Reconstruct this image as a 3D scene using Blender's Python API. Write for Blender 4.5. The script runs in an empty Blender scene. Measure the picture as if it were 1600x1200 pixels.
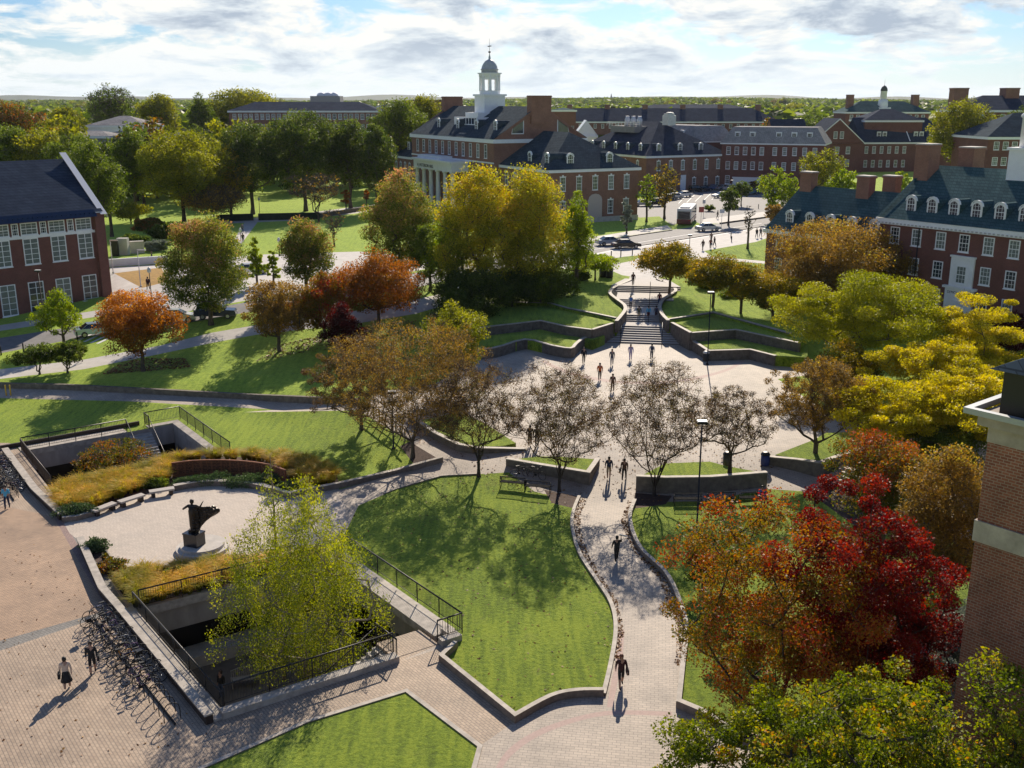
import bpy, bmesh, math, random
import numpy as np
from mathutils import Vector, Matrix
from mathutils.geometry import delaunay_2d_cdt
R=math.radians
scene=bpy.context.scene
# ------------------------------------------------------------------ camera
CAMH=27.0; PITCH=15.4; FPX=1600.0
cam_d=bpy.data.cameras.new('camera'); cam=bpy.data.objects.new('camera',cam_d)
scene.collection.objects.link(cam); scene.camera=cam
cam_d.sensor_width=36; cam_d.lens=36.0; cam_d.clip_start=0.5; cam_d.clip_end=30000
cam.location=(0,0,CAMH); cam.rotation_euler=(R(90-PITCH),0,0)
scene.render.resolution_x=1024; scene.render.resolution_y=768
# ------------------------------------------------------------------ sun and sky
SUN_AZ=8.5; SUN_EL=30.0     # azimuth to the right of straight ahead
sun_d=bpy.data.lights.new('sun','SUN'); sun=bpy.data.objects.new('sun',sun_d)
scene.collection.objects.link(sun)
sun_d.energy=5.0; sun_d.angle=R(0.53); sun_d.color=(1.0,0.88,0.72)
sv=Vector((math.sin(R(SUN_AZ))*math.cos(R(SUN_EL)),math.cos(R(SUN_AZ))*math.cos(R(SUN_EL)),math.sin(R(SUN_EL))))
sun.rotation_euler=sv.to_track_quat('Z','Y').to_euler(); sun.location=(60,400,300)
world=bpy.data.worlds.new('World'); scene.world=world; world.use_nodes=True
SKY_STRENGTH=0.07
def build_world():
    nt=world.node_tree; N=nt.nodes; L=nt.links; N.clear()
    out=N.new('ShaderNodeOutputWorld'); bg=N.new('ShaderNodeBackground')
    sky=N.new('ShaderNodeTexSky'); sky.sky_type='NISHITA'; sky.sun_disc=False
    sky.sun_elevation=R(SUN_EL); sky.sun_rotation=R(SUN_AZ); sky.altitude=30
    sky.air_density=1.0; sky.dust_density=0.6; sky.ozone_density=2.2
    tc=N.new('ShaderNodeTexCoord'); sep=N.new('ShaderNodeSeparateXYZ'); L.new(tc.outputs['Generated'],sep.inputs[0])
    def M(op,a,b=None,c=None):
        n=N.new('ShaderNodeMath'); n.operation=op
        for i,v in enumerate((a,b,c)):
            if v is None: continue
            if isinstance(v,(int,float)): n.inputs[i].default_value=v
            else: L.new(v,n.inputs[i])
        return n.outputs[0]
    # cloud layer seen in perspective: direction divided by its height
    zc=M('POWER',M('MAXIMUM',sep.outputs[2],0.0),0.72)
    comb=N.new('ShaderNodeCombineXYZ'); L.new(M('MULTIPLY',sep.outputs[0],4.2),comb.inputs[0]); L.new(M('MULTIPLY',sep.outputs[1],4.2),comb.inputs[1]); L.new(M('MULTIPLY',zc,9.0),comb.inputs[2])
    def noise(scale,detail,rough,off,src=None):
        mp=N.new('ShaderNodeMapping'); mp.inputs['Location'].default_value=off
        mp.inputs['Scale'].default_value=(1,1,1); L.new(src or comb.outputs[0],mp.inputs[0])
        n=N.new('ShaderNodeTexNoise'); n.inputs['Scale'].default_value=scale; n.inputs['Detail'].default_value=detail
        n.inputs['Roughness'].default_value=rough; n.inputs['Distortion'].default_value=0.3; L.new(mp.outputs[0],n.inputs['Vector']); return n.outputs[0]
    n1=noise(2.5,13,0.60,(3.6,2.3,0.4)); n2=noise(2.5,13,0.60,(3.6,2.3,0.49)); n3=noise(0.9,3,0.5,(2.3,4.7,2.4))
    def ramp(src,stops):
        r=N.new('ShaderNodeValToRGB'); cr=r.color_ramp
        while len(cr.elements)<len(stops): cr.elements.new(0.5)
        for e,(p,c) in zip(cr.elements,stops): e.position=p; e.color=c if len(c)==4 else (*c,1)
        L.new(src,r.inputs[0]); return r.outputs[0]
    cover=ramp(M('ADD',M('MULTIPLY',n1,0.7),M('MULTIPLY',n3,0.3)),[(0.420,(0,0,0)),(0.485,(1,1,1))])
    body=ramp(M('ADD',M('SUBTRACT',M('SUBTRACT',n1,n2),M('MULTIPLY',M('MULTIPLY',M('MAXIMUM',sep.outputs[0],0.0),sep.outputs[2]),2.2)),M('SUBTRACT',0.98,M('MULTIPLY',n1,0.9))),[(0.37,(0.46,0.54,0.66)),(0.46,(0.76,0.83,0.90)),(0.53,(1.0,1.0,0.98))])
    fade=N.new('ShaderNodeMapRange'); fade.inputs[1].default_value=0.11; fade.inputs[2].default_value=0.22; fade.inputs[3].default_value=1.0; fade.inputs[4].default_value=0.08; L.new(sep.outputs[2],fade.inputs[0])
    cover=M('MULTIPLY',cover,fade.outputs[0])
    cl=N.new('ShaderNodeMixRGB'); cl.blend_type='MULTIPLY'; cl.inputs[0].default_value=1; L.new(body,cl.inputs[1]); cl.inputs[2].default_value=(10.6,10.6,10.4,1)
    # brightening towards the horizon
    mix=N.new('ShaderNodeMixRGB'); L.new(cover,mix.inputs[0])
    sk=N.new('ShaderNodeMixRGB'); sk.blend_type='MULTIPLY'; sk.inputs[0].default_value=1; L.new(sky.outputs[0],sk.inputs[1]); sk.inputs[2].default_value=(0.50,0.72,1.04,1)
    L.new(sk.outputs[0],mix.inputs[1]); L.new(cl.outputs[0],mix.inputs[2])
    hz=N.new('ShaderNodeMapRange'); hz.inputs[1].default_value=0.0; hz.inputs[2].default_value=0.06; hz.inputs[3].default_value=0.75; hz.inputs[4].default_value=0.0; L.new(sep.outputs[2],hz.inputs[0])
    mh=N.new('ShaderNodeMixRGB'); L.new(hz.outputs[0],mh.inputs[0]); L.new(mix.outputs[0],mh.inputs[1]); mh.inputs[2].default_value=(9.2,10.2,10.8,1)
    L.new(mh.outputs[0],bg.inputs[0]); bg.inputs[1].default_value=SKY_STRENGTH
    L.new(bg.outputs[0],out.inputs[0])
build_world()
scene.view_settings.view_transform='Standard'; scene.view_settings.look='None'
scene.view_settings.exposure=0.45; scene.view_settings.gamma=1.0
scene.cycles.max_bounces=6; scene.cycles.transparent_max_bounces=6
scene.cycles.diffuse_bounces=3; scene.cycles.glossy_bounces=2; scene.cycles.transmission_bounces=4; scene.cycles.volume_bounces=0
scene.cycles.sample_clamp_indirect=4.0; scene.cycles.caustics_reflective=False; scene.cycles.caustics_refractive=False
# ------------------------------------------------------------------ measuring helpers (used at build time to turn surveyed photo points into ground plans)
_c,_s=math.cos(R(PITCH)),math.sin(R(PITCH))
def P(px,py,z=0.0):
    u=(px-800)/FPX; v=(600-py)/FPX
    t=(z-CAMH)/(-_s+v*_c)
    return (u*t,(_c+v*_s)*t)
def HT(py,y):
    v=(600-py)/FPX
    return CAMH+y*(-_s+v*_c)/(_c+v*_s)
def depth(x,y,z): return y*_c-(z-CAMH)*_s
def S(t):
    t=min(1,max(0,t)); return t*t*(3-2*t)
def lerp(a,b,t): return a+(b-a)*min(1,max(0,t))
TOPZ=4.0
def h(x,y):
    ya=lerp(88.5,67,(x+22)/17.0)
    z=1.0*S((y-ya)/9.0)
    if x>=-15: yb=lerp(98,112,(x+15)/20.0); w=lerp(25,26,(x+15)/20)
    else: yb=98; w=lerp(45,25,(x+48)/25.0)
    z+=3.0*S((y-yb)/w)
    if y>900: z+=14*S((y-900)/2500)*(0.6+0.4*math.sin(x*0.0011+1)+0.25*math.sin(x*0.0037))
    return z
def G(px,py):
    z=0.0
    for _ in range(30):
        x,y=P(px,py,z); z=0.5*z+0.5*h(x,y)
    return (x,y,z)
def Pn(pts,z=None):
    if z is None: return [G(*p)[:2] for p in pts]
    return [P(p[0],p[1],z) for p in pts]
# ------------------------------------------------------------------ mesh helpers
COL=scene.collection
def mesh_np(name,co,faces,nside,mats=(),mi=None,attr=None,smooth=False):
    """co (n,3), faces (m,nside) int arrays"""
    me=bpy.data.meshes.new(name); co=np.asarray(co,np.float32); faces=np.asarray(faces,np.int32)
    m=len(faces)
    me.vertices.add(len(co)); me.vertices.foreach_set('co',co.ravel())
    me.loops.add(m*nside); me.loops.foreach_set('vertex_index',faces.ravel())
    me.polygons.add(m); me.polygons.foreach_set('loop_start',np.arange(0,m*nside,nside,dtype=np.int32))
    if mi is not None: me.polygons.foreach_set('material_index',np.asarray(mi,np.int32))
    if smooth: me.polygons.foreach_set('use_smooth',np.ones(m,bool))
    me.update(calc_edges=True)
    if attr is not None:
        a=me.attributes.new('tint','FLOAT','FACE'); a.data.foreach_set('value',np.asarray(attr,np.float32))
    for mt in mats: me.materials.append(mt)
    return me
class MB:
    """collects polygons with material slots"""
    def __init__(s): s.v=[]; s.f=[]; s.m=[]; s.sm=[]
    def quad(s,pts,m=0,smooth=False):
        i=len(s.v); s.v+= [tuple(p) for p in pts]; s.f.append(tuple(range(i,i+len(pts)))); s.m.append(m); s.sm.append(smooth)
    def box(s,x0,y0,z0,x1,y1,z1,m=0,M=None):
        p=[(x0,y0,z0),(x1,y0,z0),(x1,y1,z0),(x0,y1,z0),(x0,y0,z1),(x1,y0,z1),(x1,y1,z1),(x0,y1,z1)]
        if M is not None: p=[tuple(M@Vector(q)) for q in p]
        i=len(s.v); s.v+=p
        for f in ((0,3,2,1),(4,5,6,7),(0,1,5,4),(1,2,6,5),(2,3,7,6),(3,0,4,7)): s.f.append(tuple(i+k for k in f)); s.m.append(m); s.sm.append(False)
    def tube(s,a,b,r0,r1=None,n=8,m=0,cap=True):
        if r1 is None: r1=r0
        a=Vector(a); b=Vector(b); d=(b-a)
        if d.length<1e-6: return
        d.normalize(); u=d.orthogonal().normalized(); w=d.cross(u); i=len(s.v)
        for c,r in ((a,r0),(b,r1)):
            for k in range(n):
                t=2*math.pi*k/n; s.v.append(tuple(c+u*math.cos(t)*r+w*math.sin(t)*r))
        for k in range(n):
            s.f.append((i+k,i+(k+1)%n,i+n+(k+1)%n,i+n+k)); s.m.append(m); s.sm.append(True)
        if cap:
            s.f.append(tuple(i+n-1-k for k in range(n))); s.m.append(m); s.sm.append(False)
            s.f.append(tuple(i+n+k for k in range(n))); s.m.append(m); s.sm.append(False)
    def path(s,pts,r,n=6,m=0):
        for a,b in zip(pts[:-1],pts[1:]): s.tube(a,b,r,r,n,m)
    def lathe(s,prof,n=16,m=0,c=(0,0,0),sm=True):
        i=len(s.v)
        for r,z in prof:
            for k in range(n):
                t=2*math.pi*k/n; s.v.append((c[0]+r*math.cos(t),c[1]+r*math.sin(t),c[2]+z))
        for j in range(len(prof)-1):
            for k in range(n):
                s.f.append((i+j*n+k,i+j*n+(k+1)%n,i+(j+1)*n+(k+1)%n,i+(j+1)*n+k)); s.m.append(m); s.sm.append(sm)
        j=len(prof)-1
        if prof[j][0]>1e-4: s.f.append(tuple(i+j*n+k for k in range(n))); s.m.append(m); s.sm.append(False)
        if prof[0][0]>1e-4: s.f.append(tuple(i+n-1-k for k in range(n))); s.m.append(m); s.sm.append(False)
    def prism(s,poly,z0,z1,m=0,mt=None):
        n=len(poly); i=len(s.v)
        a=sum(poly[k][0]*poly[(k+1)%n][1]-poly[(k+1)%n][0]*poly[k][1] for k in range(n))
        if a<0: poly=poly[::-1]
        s.v+=[(p[0],p[1],z0) for p in poly]+[(p[0],p[1],z1) for p in poly]
        for k in range(n): s.f.append((i+k,i+(k+1)%n,i+n+(k+1)%n,i+n+k)); s.m.append(m); s.sm.append(False)
        s.f.append(tuple(i+n+k for k in range(n))); s.m.append(m if mt is None else mt); s.sm.append(False)
        s.f.append(tuple(i+n-1-k for k in range(n))); s.m.append(m); s.sm.append(False)
    def mesh(s,name,mats):
        me=bpy.data.meshes.new(name); me.from_pydata(s.v,[],s.f)
        for mt in mats: me.materials.append(mt)
        me.polygons.foreach_set('material_index',s.m); me.polygons.foreach_set('use_smooth',s.sm); me.update()
        return me
    def obj(s,name,mats,parent=None,loc=None,bevel=0):
        if not isinstance(mats,(list,tuple)): mats=[mats]
        o=bpy.data.objects.new(name,s.mesh(name,mats)); COL.objects.link(o)
        if parent: o.parent=parent
        if loc: o.location=loc
        if bevel:
            b=o.modifiers.new('bevel','BEVEL'); b.width=bevel; b.segments=1; b.limit_method='ANGLE'
        return o
def put(me,name,parent=None,loc=(0,0,0),rz=0):
    o=bpy.data.objects.new(name,me); COL.objects.link(o); o.parent=parent; o.location=loc; o.rotation_euler=(0,0,rz); return o
def tag(o,label=None,cat=None,group=None,kind=None):
    if label: o['label']=label
    if cat: o['category']=cat
    if group: o['group']=group
    if kind: o['kind']=kind
    return o
def thing(name,label,cat,loc=(0,0,0),rz=0,group=None):
    o=bpy.data.objects.new(name,None); COL.objects.link(o); o.empty_display_size=0.5
    o.location=loc; o.rotation_euler=(0,0,rz); return tag(o,label,cat,group)
def copy_tree(o,parent=None):
    c=o.copy(); COL.objects.link(c)
    if parent: c.parent=parent
    for ch in [k for k in o.children if not k.get('_x')]: copy_tree(ch,c)
    return c
# ------------------------------------------------------------------ materials
MATS={}
def nodes(name):
    m=bpy.data.materials.new(name); m.use_nodes=True; nt=m.node_tree; b=nt.nodes['Principled BSDF']; return m,nt,nt.nodes,nt.links,b
def setramp(r,stops):
    cr=r.color_ramp
    while len(cr.elements)<len(stops): cr.elements.new(0.5)
    for e,(p,c) in zip(cr.elements,stops): e.position=p; e.color=(*c,1)
def mat(name,col,rough=0.7,metal=0.0,var=0.0,scale=3.0,spec=0.5,bump=0.0,detail=5,coords='Object',stretch=None):
    if name in MATS: return MATS[name]
    m,nt,N,L,b=nodes(name)
    b.inputs['Roughness'].default_value=rough; b.inputs['Metallic'].default_value=metal; b.inputs['Specular IOR Level'].default_value=spec
    if var>0 or bump>0:
        tc=N.new('ShaderNodeTexCoord'); nz=N.new('ShaderNodeTexNoise'); nz.inputs['Scale'].default_value=scale; nz.inputs['Detail'].default_value=detail; nz.inputs['Roughness'].default_value=0.65
        src=tc.outputs[coords]
        if stretch:
            mp=N.new('ShaderNodeMapping'); mp.inputs['Scale'].default_value=stretch; L.new(src,mp.inputs[0]); src=mp.outputs[0]
        L.new(src,nz.inputs['Vector'])
        r=N.new('ShaderNodeValToRGB'); setramp(r,[(0.3,tuple(c*(1-var) for c in col)),(0.7,tuple(min(1,c*(1+var)) for c in col))])
        L.new(nz.outputs[0],r.inputs[0]); L.new(r.outputs[0],b.inputs['Base Color'])
        if bump>0:
            bp=N.new('ShaderNodeBump'); bp.inputs['Strength'].default_value=bump; bp.inputs['Distance'].default_value=0.05; L.new(nz.outputs[0],bp.inputs['Height']); L.new(bp.outputs[0],b.inputs['Normal'])
    else: b.inputs['Base Color'].default_value=(*col,1)
    MATS[name]=m; return m
def paver(name,c1,c2,mortar,bw=0.3,bh=0.15,rot=0.0,rough=0.75,stain=0.40,offset=0.5,msize=0.012):
    m,nt,N,L,b=nodes(name)
    tc=N.new('ShaderNodeTexCoord'); mp=N.new('ShaderNodeMapping'); mp.inputs['Rotation'].default_value=(0,0,rot); L.new(tc.outputs['Object'],mp.inputs[0])
    br=N.new('ShaderNodeTexBrick'); br.inputs['Scale'].default_value=1.0; br.inputs['Brick Width'].default_value=bw; br.inputs['Row Height'].default_value=bh
    br.inputs['Mortar Size'].default_value=msize; br.inputs['Bias'].default_value=0.0; br.offset=offset
    br.inputs['Color1'].default_value=(*c1,1); br.inputs['Color2'].default_value=(*c2,1); br.inputs['Mortar'].default_value=(*mortar,1)
    L.new(mp.outputs[0],br.inputs['Vector'])
    nz=N.new('ShaderNodeTexNoise'); nz.inputs['Scale'].default_value=0.30; nz.inputs['Detail'].default_value=11; nz.inputs['Roughness'].default_value=0.8; L.new(tc.outputs['Object'],nz.inputs['Vector'])
    r=N.new('ShaderNodeValToRGB'); setramp(r,[(0.32,(1-stain,)*3),(0.62,(1.05,1.03,1.0))]); L.new(nz.outputs[0],r.inputs[0])
    mx=N.new('ShaderNodeMixRGB'); mx.blend_type='MULTIPLY'; mx.inputs[0].default_value=1; L.new(br.outputs[0],mx.inputs[1]); L.new(r.outputs[0],mx.inputs[2])
    L.new(mx.outputs[0],b.inputs['Base Color']); b.inputs['Roughness'].default_value=rough
    bp=N.new('ShaderNodeBump'); bp.inputs['Strength'].default_value=0.25; bp.inputs['Distance'].default_value=0.01; bp.invert=True; L.new(br.outputs['Fac'],bp.inputs['Height']); L.new(bp.outputs[0],b.inputs['Normal'])
    MATS[name]=m; return m
def brickmat(name,c1,c2,mortar,w=0.22,hh=0.075,var=0.2):
    m,nt,N,L,b=nodes(name)
    tc=N.new('ShaderNodeTexCoord'); sp=N.new('ShaderNodeSeparateXYZ'); L.new(tc.outputs['Object'],sp.inputs[0])
    ad=N.new('ShaderNodeMath'); ad.operation='ADD'; L.new(sp.outputs[0],ad.inputs[0]); L.new(sp.outputs[1],ad.inputs[1])
    cb=N.new('ShaderNodeCombineXYZ'); L.new(ad.outputs[0],cb.inputs[0]); L.new(sp.outputs[2],cb.inputs[1])
    br=N.new('ShaderNodeTexBrick'); br.inputs['Scale'].default_value=1.0; br.inputs['Brick Width'].default_value=w; br.inputs['Row Height'].default_value=hh
    br.inputs['Mortar Size'].default_value=0.012; br.inputs['Bias'].default_value=0.1
    br.inputs['Color1'].default_value=(*c1,1); br.inputs['Color2'].default_value=(*c2,1); br.inputs['Mortar'].default_value=(*mortar,1)
    L.new(cb.outputs[0],br.inputs['Vector'])
    nz=N.new('ShaderNodeTexNoise'); nz.inputs['Scale'].default_value=0.5; nz.inputs['Detail'].default_value=8; nz.inputs['Roughness'].default_value=0.7; L.new(tc.outputs['Object'],nz.inputs['Vector'])
    r=N.new('ShaderNodeValToRGB'); setramp(r,[(0.3,(1-var,)*3),(0.7,(1+var,)*3)]); L.new(nz.outputs[0],r.inputs[0])
    mx=N.new('ShaderNodeMixRGB'); mx.blend_type='MULTIPLY'; mx.inputs[0].default_value=1; L.new(br.outputs[0],mx.inputs[1]); L.new(r.outputs[0],mx.inputs[2])
    L.new(mx.outputs[0],b.inputs['Base Color']); b.inputs['Roughness'].default_value=0.85; b.inputs['Specular IOR Level'].default_value=0.3
    MATS[name]=m; return m
def slatemat(name,c1,c2,rough=0.8):
    m,nt,N,L,b=nodes(name)
    tc=N.new('ShaderNodeTexCoord'); sp=N.new('ShaderNodeSeparateXYZ'); L.new(tc.outputs['Object'],sp.inputs[0])
    ad=N.new('ShaderNodeMath'); ad.operation='ADD'; L.new(sp.outputs[0],ad.inputs[0]); L.new(sp.outputs[1],ad.inputs[1])
    cb=N.new('ShaderNodeCombineXYZ'); L.new(ad.outputs[0],cb.inputs[0]); L.new(sp.outputs[2],cb.inputs[1])
    br=N.new('ShaderNodeTexBrick'); br.inputs['Scale'].default_value=1.0; br.inputs['Brick Width'].default_value=0.5; br.inputs['Row Height'].default_value=0.3
    br.inputs['Mortar Size'].default_value=0.02; br.inputs['Color1'].default_value=(*c1,1); br.inputs['Color2'].default_value=(*c2,1); br.inputs['Mortar'].default_value=(*[c*0.6 for c in c1],1)
    L.new(cb.outputs[0],br.inputs['Vector'])
    nz=N.new('ShaderNodeTexNoise'); nz.inputs['Scale'].default_value=0.35; nz.inputs['Detail'].default_value=10; nz.inputs['Roughness'].default_value=0.75; L.new(tc.outputs['Object'],nz.inputs['Vector'])
    r=N.new('ShaderNodeValToRGB'); setramp(r,[(0.3,(0.7,0.72,0.75)),(0.7,(1.3,1.28,1.22))]); L.new(nz.outputs[0],r.inputs[0])
    mx=N.new('ShaderNodeMixRGB'); mx.blend_type='MULTIPLY'; mx.inputs[0].default_value=1; L.new(br.outputs[0],mx.inputs[1]); L.new(r.outputs[0],mx.inputs[2])
    L.new(mx.outputs[0],b.inputs['Base Color']); b.inputs['Roughness'].default_value=0.95; b.inputs['Specular IOR Level'].default_value=0.02
    MATS[name]=m; return m
def grassmat(name,cols,streak=0.0,scale=1.0):
    m,nt,N,L,b=nodes(name)
    tc=N.new('ShaderNodeTexCoord')
    n1=N.new('ShaderNodeTexNoise'); n1.inputs['Scale'].default_value=4.2*scale; n1.inputs['Detail'].default_value=10; n1.inputs['Roughness'].default_value=0.78; L.new(tc.outputs['Object'],n1.inputs['Vector'])
    n2=N.new('ShaderNodeTexNoise'); n2.inputs['Scale'].default_value=0.16*scale; n2.inputs['Detail'].default_value=4; L.new(tc.outputs['Object'],n2.inputs['Vector'])
    mp=N.new('ShaderNodeMapping'); mp.inputs['Rotation'].default_value=(0,0,R(53)); mp.inputs['Scale'].default_value=(2.2,0.25,1); L.new(tc.outputs['Object'],mp.inputs[0])
    n3=N.new('ShaderNodeTexNoise'); n3.inputs['Scale'].default_value=1.3; n3.inputs['Detail'].default_value=6; L.new(mp.outputs[0],n3.inputs['Vector'])
    a=N.new('ShaderNodeMath'); a.operation='MULTIPLY_ADD'; L.new(n1.outputs[0],a.inputs[0]); a.inputs[1].default_value=0.58
    a2=N.new('ShaderNodeMath'); a2.operation='MULTIPLY_ADD'; L.new(n2.outputs[0],a2.inputs[0]); a2.inputs[1].default_value=0.18
    a3=N.new('ShaderNodeMath'); a3.operation='MULTIPLY'; L.new(n3.outputs[0],a3.inputs[0]); a3.inputs[1].default_value=0.30
    L.new(a3.outputs[0],a2.inputs[2]); L.new(a2.outputs[0],a.inputs[2])
    r=N.new('ShaderNodeValToRGB'); setramp(r,[(0.43,cols[0]),(0.51,cols[1]),(0.59,cols[2])]); L.new(a.outputs[0],r.inputs[0])
    n4=N.new('ShaderNodeTexNoise'); n4.inputs['Scale'].default_value=0.45*scale; n4.inputs['Detail'].default_value=9; n4.inputs['Roughness'].default_value=0.7; L.new(tc.outputs['Object'],n4.inputs['Vector'])
    mr=N.new('ShaderNodeMapRange'); mr.inputs[1].default_value=0.57; mr.inputs[2].default_value=0.76; mr.inputs[4].default_value=0.6; L.new(n4.outputs[0],mr.inputs[0])
    md=N.new('ShaderNodeMixRGB'); L.new(mr.outputs[0],md.inputs[0]); L.new(r.outputs[0],md.inputs[1]); md.inputs[2].default_value=(0.27,0.25,0.07,1); L.new(md.outputs[0],b.inputs['Base Color'])
    b.inputs['Roughness'].default_value=0.9; b.inputs['Specular IOR Level'].default_value=0.15; b.inputs['Sheen Weight'].default_value=0.6; b.inputs['Sheen Roughness'].default_value=0.5; b.inputs['Sheen Tint'].default_value=(.75,1,.25,1)
    bp=N.new('ShaderNodeBump'); bp.inputs['Strength'].default_value=1.0; bp.inputs['Distance'].default_value=0.2; L.new(n1.outputs[0],bp.inputs['Height']); L.new(bp.outputs[0],b.inputs['Normal'])
    MATS[name]=m; return m
def leafmat(name,stops,trans=0.5,rough=0.55,spec=0.28):
    m,nt,N,L,b=nodes(name)
    at=N.new('ShaderNodeAttribute'); at.attribute_name='tint'
    r=N.new('ShaderNodeValToRGB'); setramp(r,stops); L.new(at.outputs['Fac'],r.inputs[0])
    L.new(r.outputs[0],b.inputs['Base Color']); b.inputs['Roughness'].default_value=rough; b.inputs['Specular IOR Level'].default_value=spec
    tr=N.new('ShaderNodeBsdfTranslucent'); hs=N.new('ShaderNodeHueSaturation'); hs.inputs['Saturation'].default_value=1.15; hs.inputs['Value'].default_value=1.35
    L.new(r.outputs[0],hs.inputs['Color']); L.new(hs.outputs[0],tr.inputs[0])
    mx=N.new('ShaderNodeMixShader'); mx.inputs[0].default_value=trans; L.new(b.outputs[0],mx.inputs[1]); L.new(tr.outputs[0],mx.inputs[2])
    L.new(mx.outputs[0],N['Material Output'].inputs[0]); MATS[name]=m; return m
white=mat('white_paint',(0.84,0.85,0.86),0.5,var=0.05,scale=1.5)
stone=mat('limestone',(0.50,0.46,0.41),0.85,var=0.15,scale=2.0,bump=0.2)
coping=mat('granite_coping',(0.40,0.355,0.30),0.75,var=0.32,scale=2.0,bump=0.15)
walls_conc=mat('board_concrete',(0.36,0.32,0.28),0.9,var=0.22,scale=1.2,bump=0.2,stretch=(1,1,0.35))
fieldstone=mat('planter_stone',(0.15,0.125,0.10),0.9,var=0.4,scale=2.5,bump=0.4)
benchmetal=mat('bench_black',(0.02,0.02,0.022),0.9,spec=0.1)
darkmetal=mat('black_metal',(0.015,0.015,0.017),0.45,metal=0.3)
brownmetal=mat('dark_brown_metal',(0.045,0.03,0.024),0.5,metal=0.2,var=0.2,scale=6)
glass_dark=mat('window_glass',(0.03,0.045,0.055),0.12,spec=0.8,var=0.3,scale=0.8)
glass_pale=mat('window_glass_blinds',(0.17,0.20,0.19),0.25,spec=0.7,var=0.25,scale=0.6)
soil=mat('mulch',(0.075,0.045,0.033),0.95,var=0.4,scale=5,bump=0.5)
asphalt=mat('asphalt',(0.20,0.19,0.185),0.85,var=0.18,scale=1.3,bump=0.1)
concrete=mat('concrete_walk',(0.50,0.47,0.43),0.85,var=0.12,scale=0.8,bump=0.1)
bark=mat('bark',(0.085,0.065,0.05),0.95,var=0.35,scale=6,bump=0.4)
bark_dark=mat('dark_bark',(0.04,0.03,0.025),0.95,var=0.35,scale=6,bump=0.4)
bark_birch=mat('birch_bark',(0.26,0.21,0.16),0.8,var=0.35,scale=5,bump=0.2,stretch=(1,1,4))
lawn_m=grassmat('lawn_grass',[(0.045,0.07,0.005),(0.145,0.21,0.008),(0.30,0.36,0.022)])
park_m=grassmat('park_grass',[(0.09,0.14,0.008),(0.20,0.29,0.012),(0.32,0.39,0.03)],scale=0.5)
paver_m=paver('plaza_pavers',(0.49,0.375,0.27),(0.40,0.30,0.215),(0.17,0.14,0.12),0.30,0.15,R(53))
paver_grey=paver('plaza_pavers_pale',(0.51,0.435,0.355),(0.44,0.375,0.31),(0.25,0.22,0.20),0.36,0.18,R(8))
paver_tan=paver('quad_pavers_orange',(0.52,0.35,0.225),(0.42,0.285,0.185),(0.18,0.13,0.1),0.22,0.11,R(-8))
paver_cream=paver('statue_court_pavers',(0.58,0.50,0.42),(0.50,0.43,0.36),(0.36,0.30,0.25),0.4,0.12,R(37),stain=0.15)
paver_red=paver('red_paver_band',(0.36,0.24,0.21),(0.30,0.20,0.18),(0.17,0.12,0.1),0.22,0.11,R(37))
paver_dk=paver('grey_paver_band',(0.25,0.235,0.215),(0.20,0.19,0.175),(0.10,0.1,0.09),0.3,0.15,R(37))
# ------------------------------------------------------------------ ground regions
def inside(poly,X,Y):
    n=len(poly); c=np.zeros(len(X),bool); j=n-1
    for i in range(n):
        xi,yi=poly[i]; xj,yj=poly[j]
        if yi!=yj:
            k=((yi>Y)!=(yj>Y))&(X<(xj-xi)*(Y-yi)/(yj-yi)+xi); c^=k
        j=i
    return c
def smooth_poly(pts,closed=False,n=4):
    out=[]; m=len(pts)
    rng=range(m) if closed else range(m-1)
    for i in rng:
        p0=pts[(i-1)%m] if closed or i>0 else pts[0]; p1=pts[i]; p2=pts[(i+1)%m]; p3=pts[(i+2)%m] if closed or i+2<m else pts[-1]
        for k in range(n):
            t=k/n
            out.append(tuple(0.5*((2*p1[a])+(-p0[a]+p2[a])*t+(2*p0[a]-5*p1[a]+4*p2[a]-p3[a])*t*t+(-p0[a]+3*p1[a]-3*p2[a]+p3[a])*t**3) for a in range(len(p1))))
    if not closed: out.append(tuple(pts[-1]))
    return out
A0=P(209,951); B0=P(350,1115); C0=P(702,1001); D0=(A0[0]+C0[0]-B0[0],A0[1]+C0[1]-B0[1])       # near sunken court
A1=P(33,706); B1=P(80,766); C1=P(337,713); D1=(A1[0]+C1[0]-B1[0],A1[1]+C1[1]-B1[1])          # far sunken court
courtA=[A0,B0,C0,D0]; courtB=[A1,B1,C1,D1]
def along(a,b,t): return (a[0]+(b[0]-a[0])*t,a[1]+(b[1]-a[1])*t)
# stairs frame
stair_rows=[(1003,537,1.0),(1004,508,2.2),(1004,503,2.2),(1004,491,2.8),(1004,479,2.8),(1004,467,3.4),(1008,457,3.4),(1009,446,4.0)]
SR=[P(*r) for r in stair_rows]
sa=Vector((SR[7][0]-SR[0][0],SR[7][1]-SR[0][1])).normalized(); sn=Vector((sa.y,-sa.x))
def sp_(t,w): return (SR[0][0]+sa.x*t+sn.x*w,SR[0][1]+sa.y*t+sn.y*w)
ST=[(Vector(q)-Vector(SR[0])).dot(sa) for q in SR]
l1_right=smooth_poly([(905,777),(896,800),(894,825),(905,865),(930,905),(955,945),(962,985),(955,1035),(943,1087)])
l3_left=smooth_poly([(992,785),(984,815),(1000,860),(1040,900),(1060,940),(1072,985),(1067,1040),(1060,1105)])
l1_bot=smooth_poly([(943,1087),(900,1088),(860,1097),(805,1127)])
REG=[]  # name, material, polygon(world), z function
def reg(name,m,poly,z=None): REG.append((name,m,poly,z))
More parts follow.
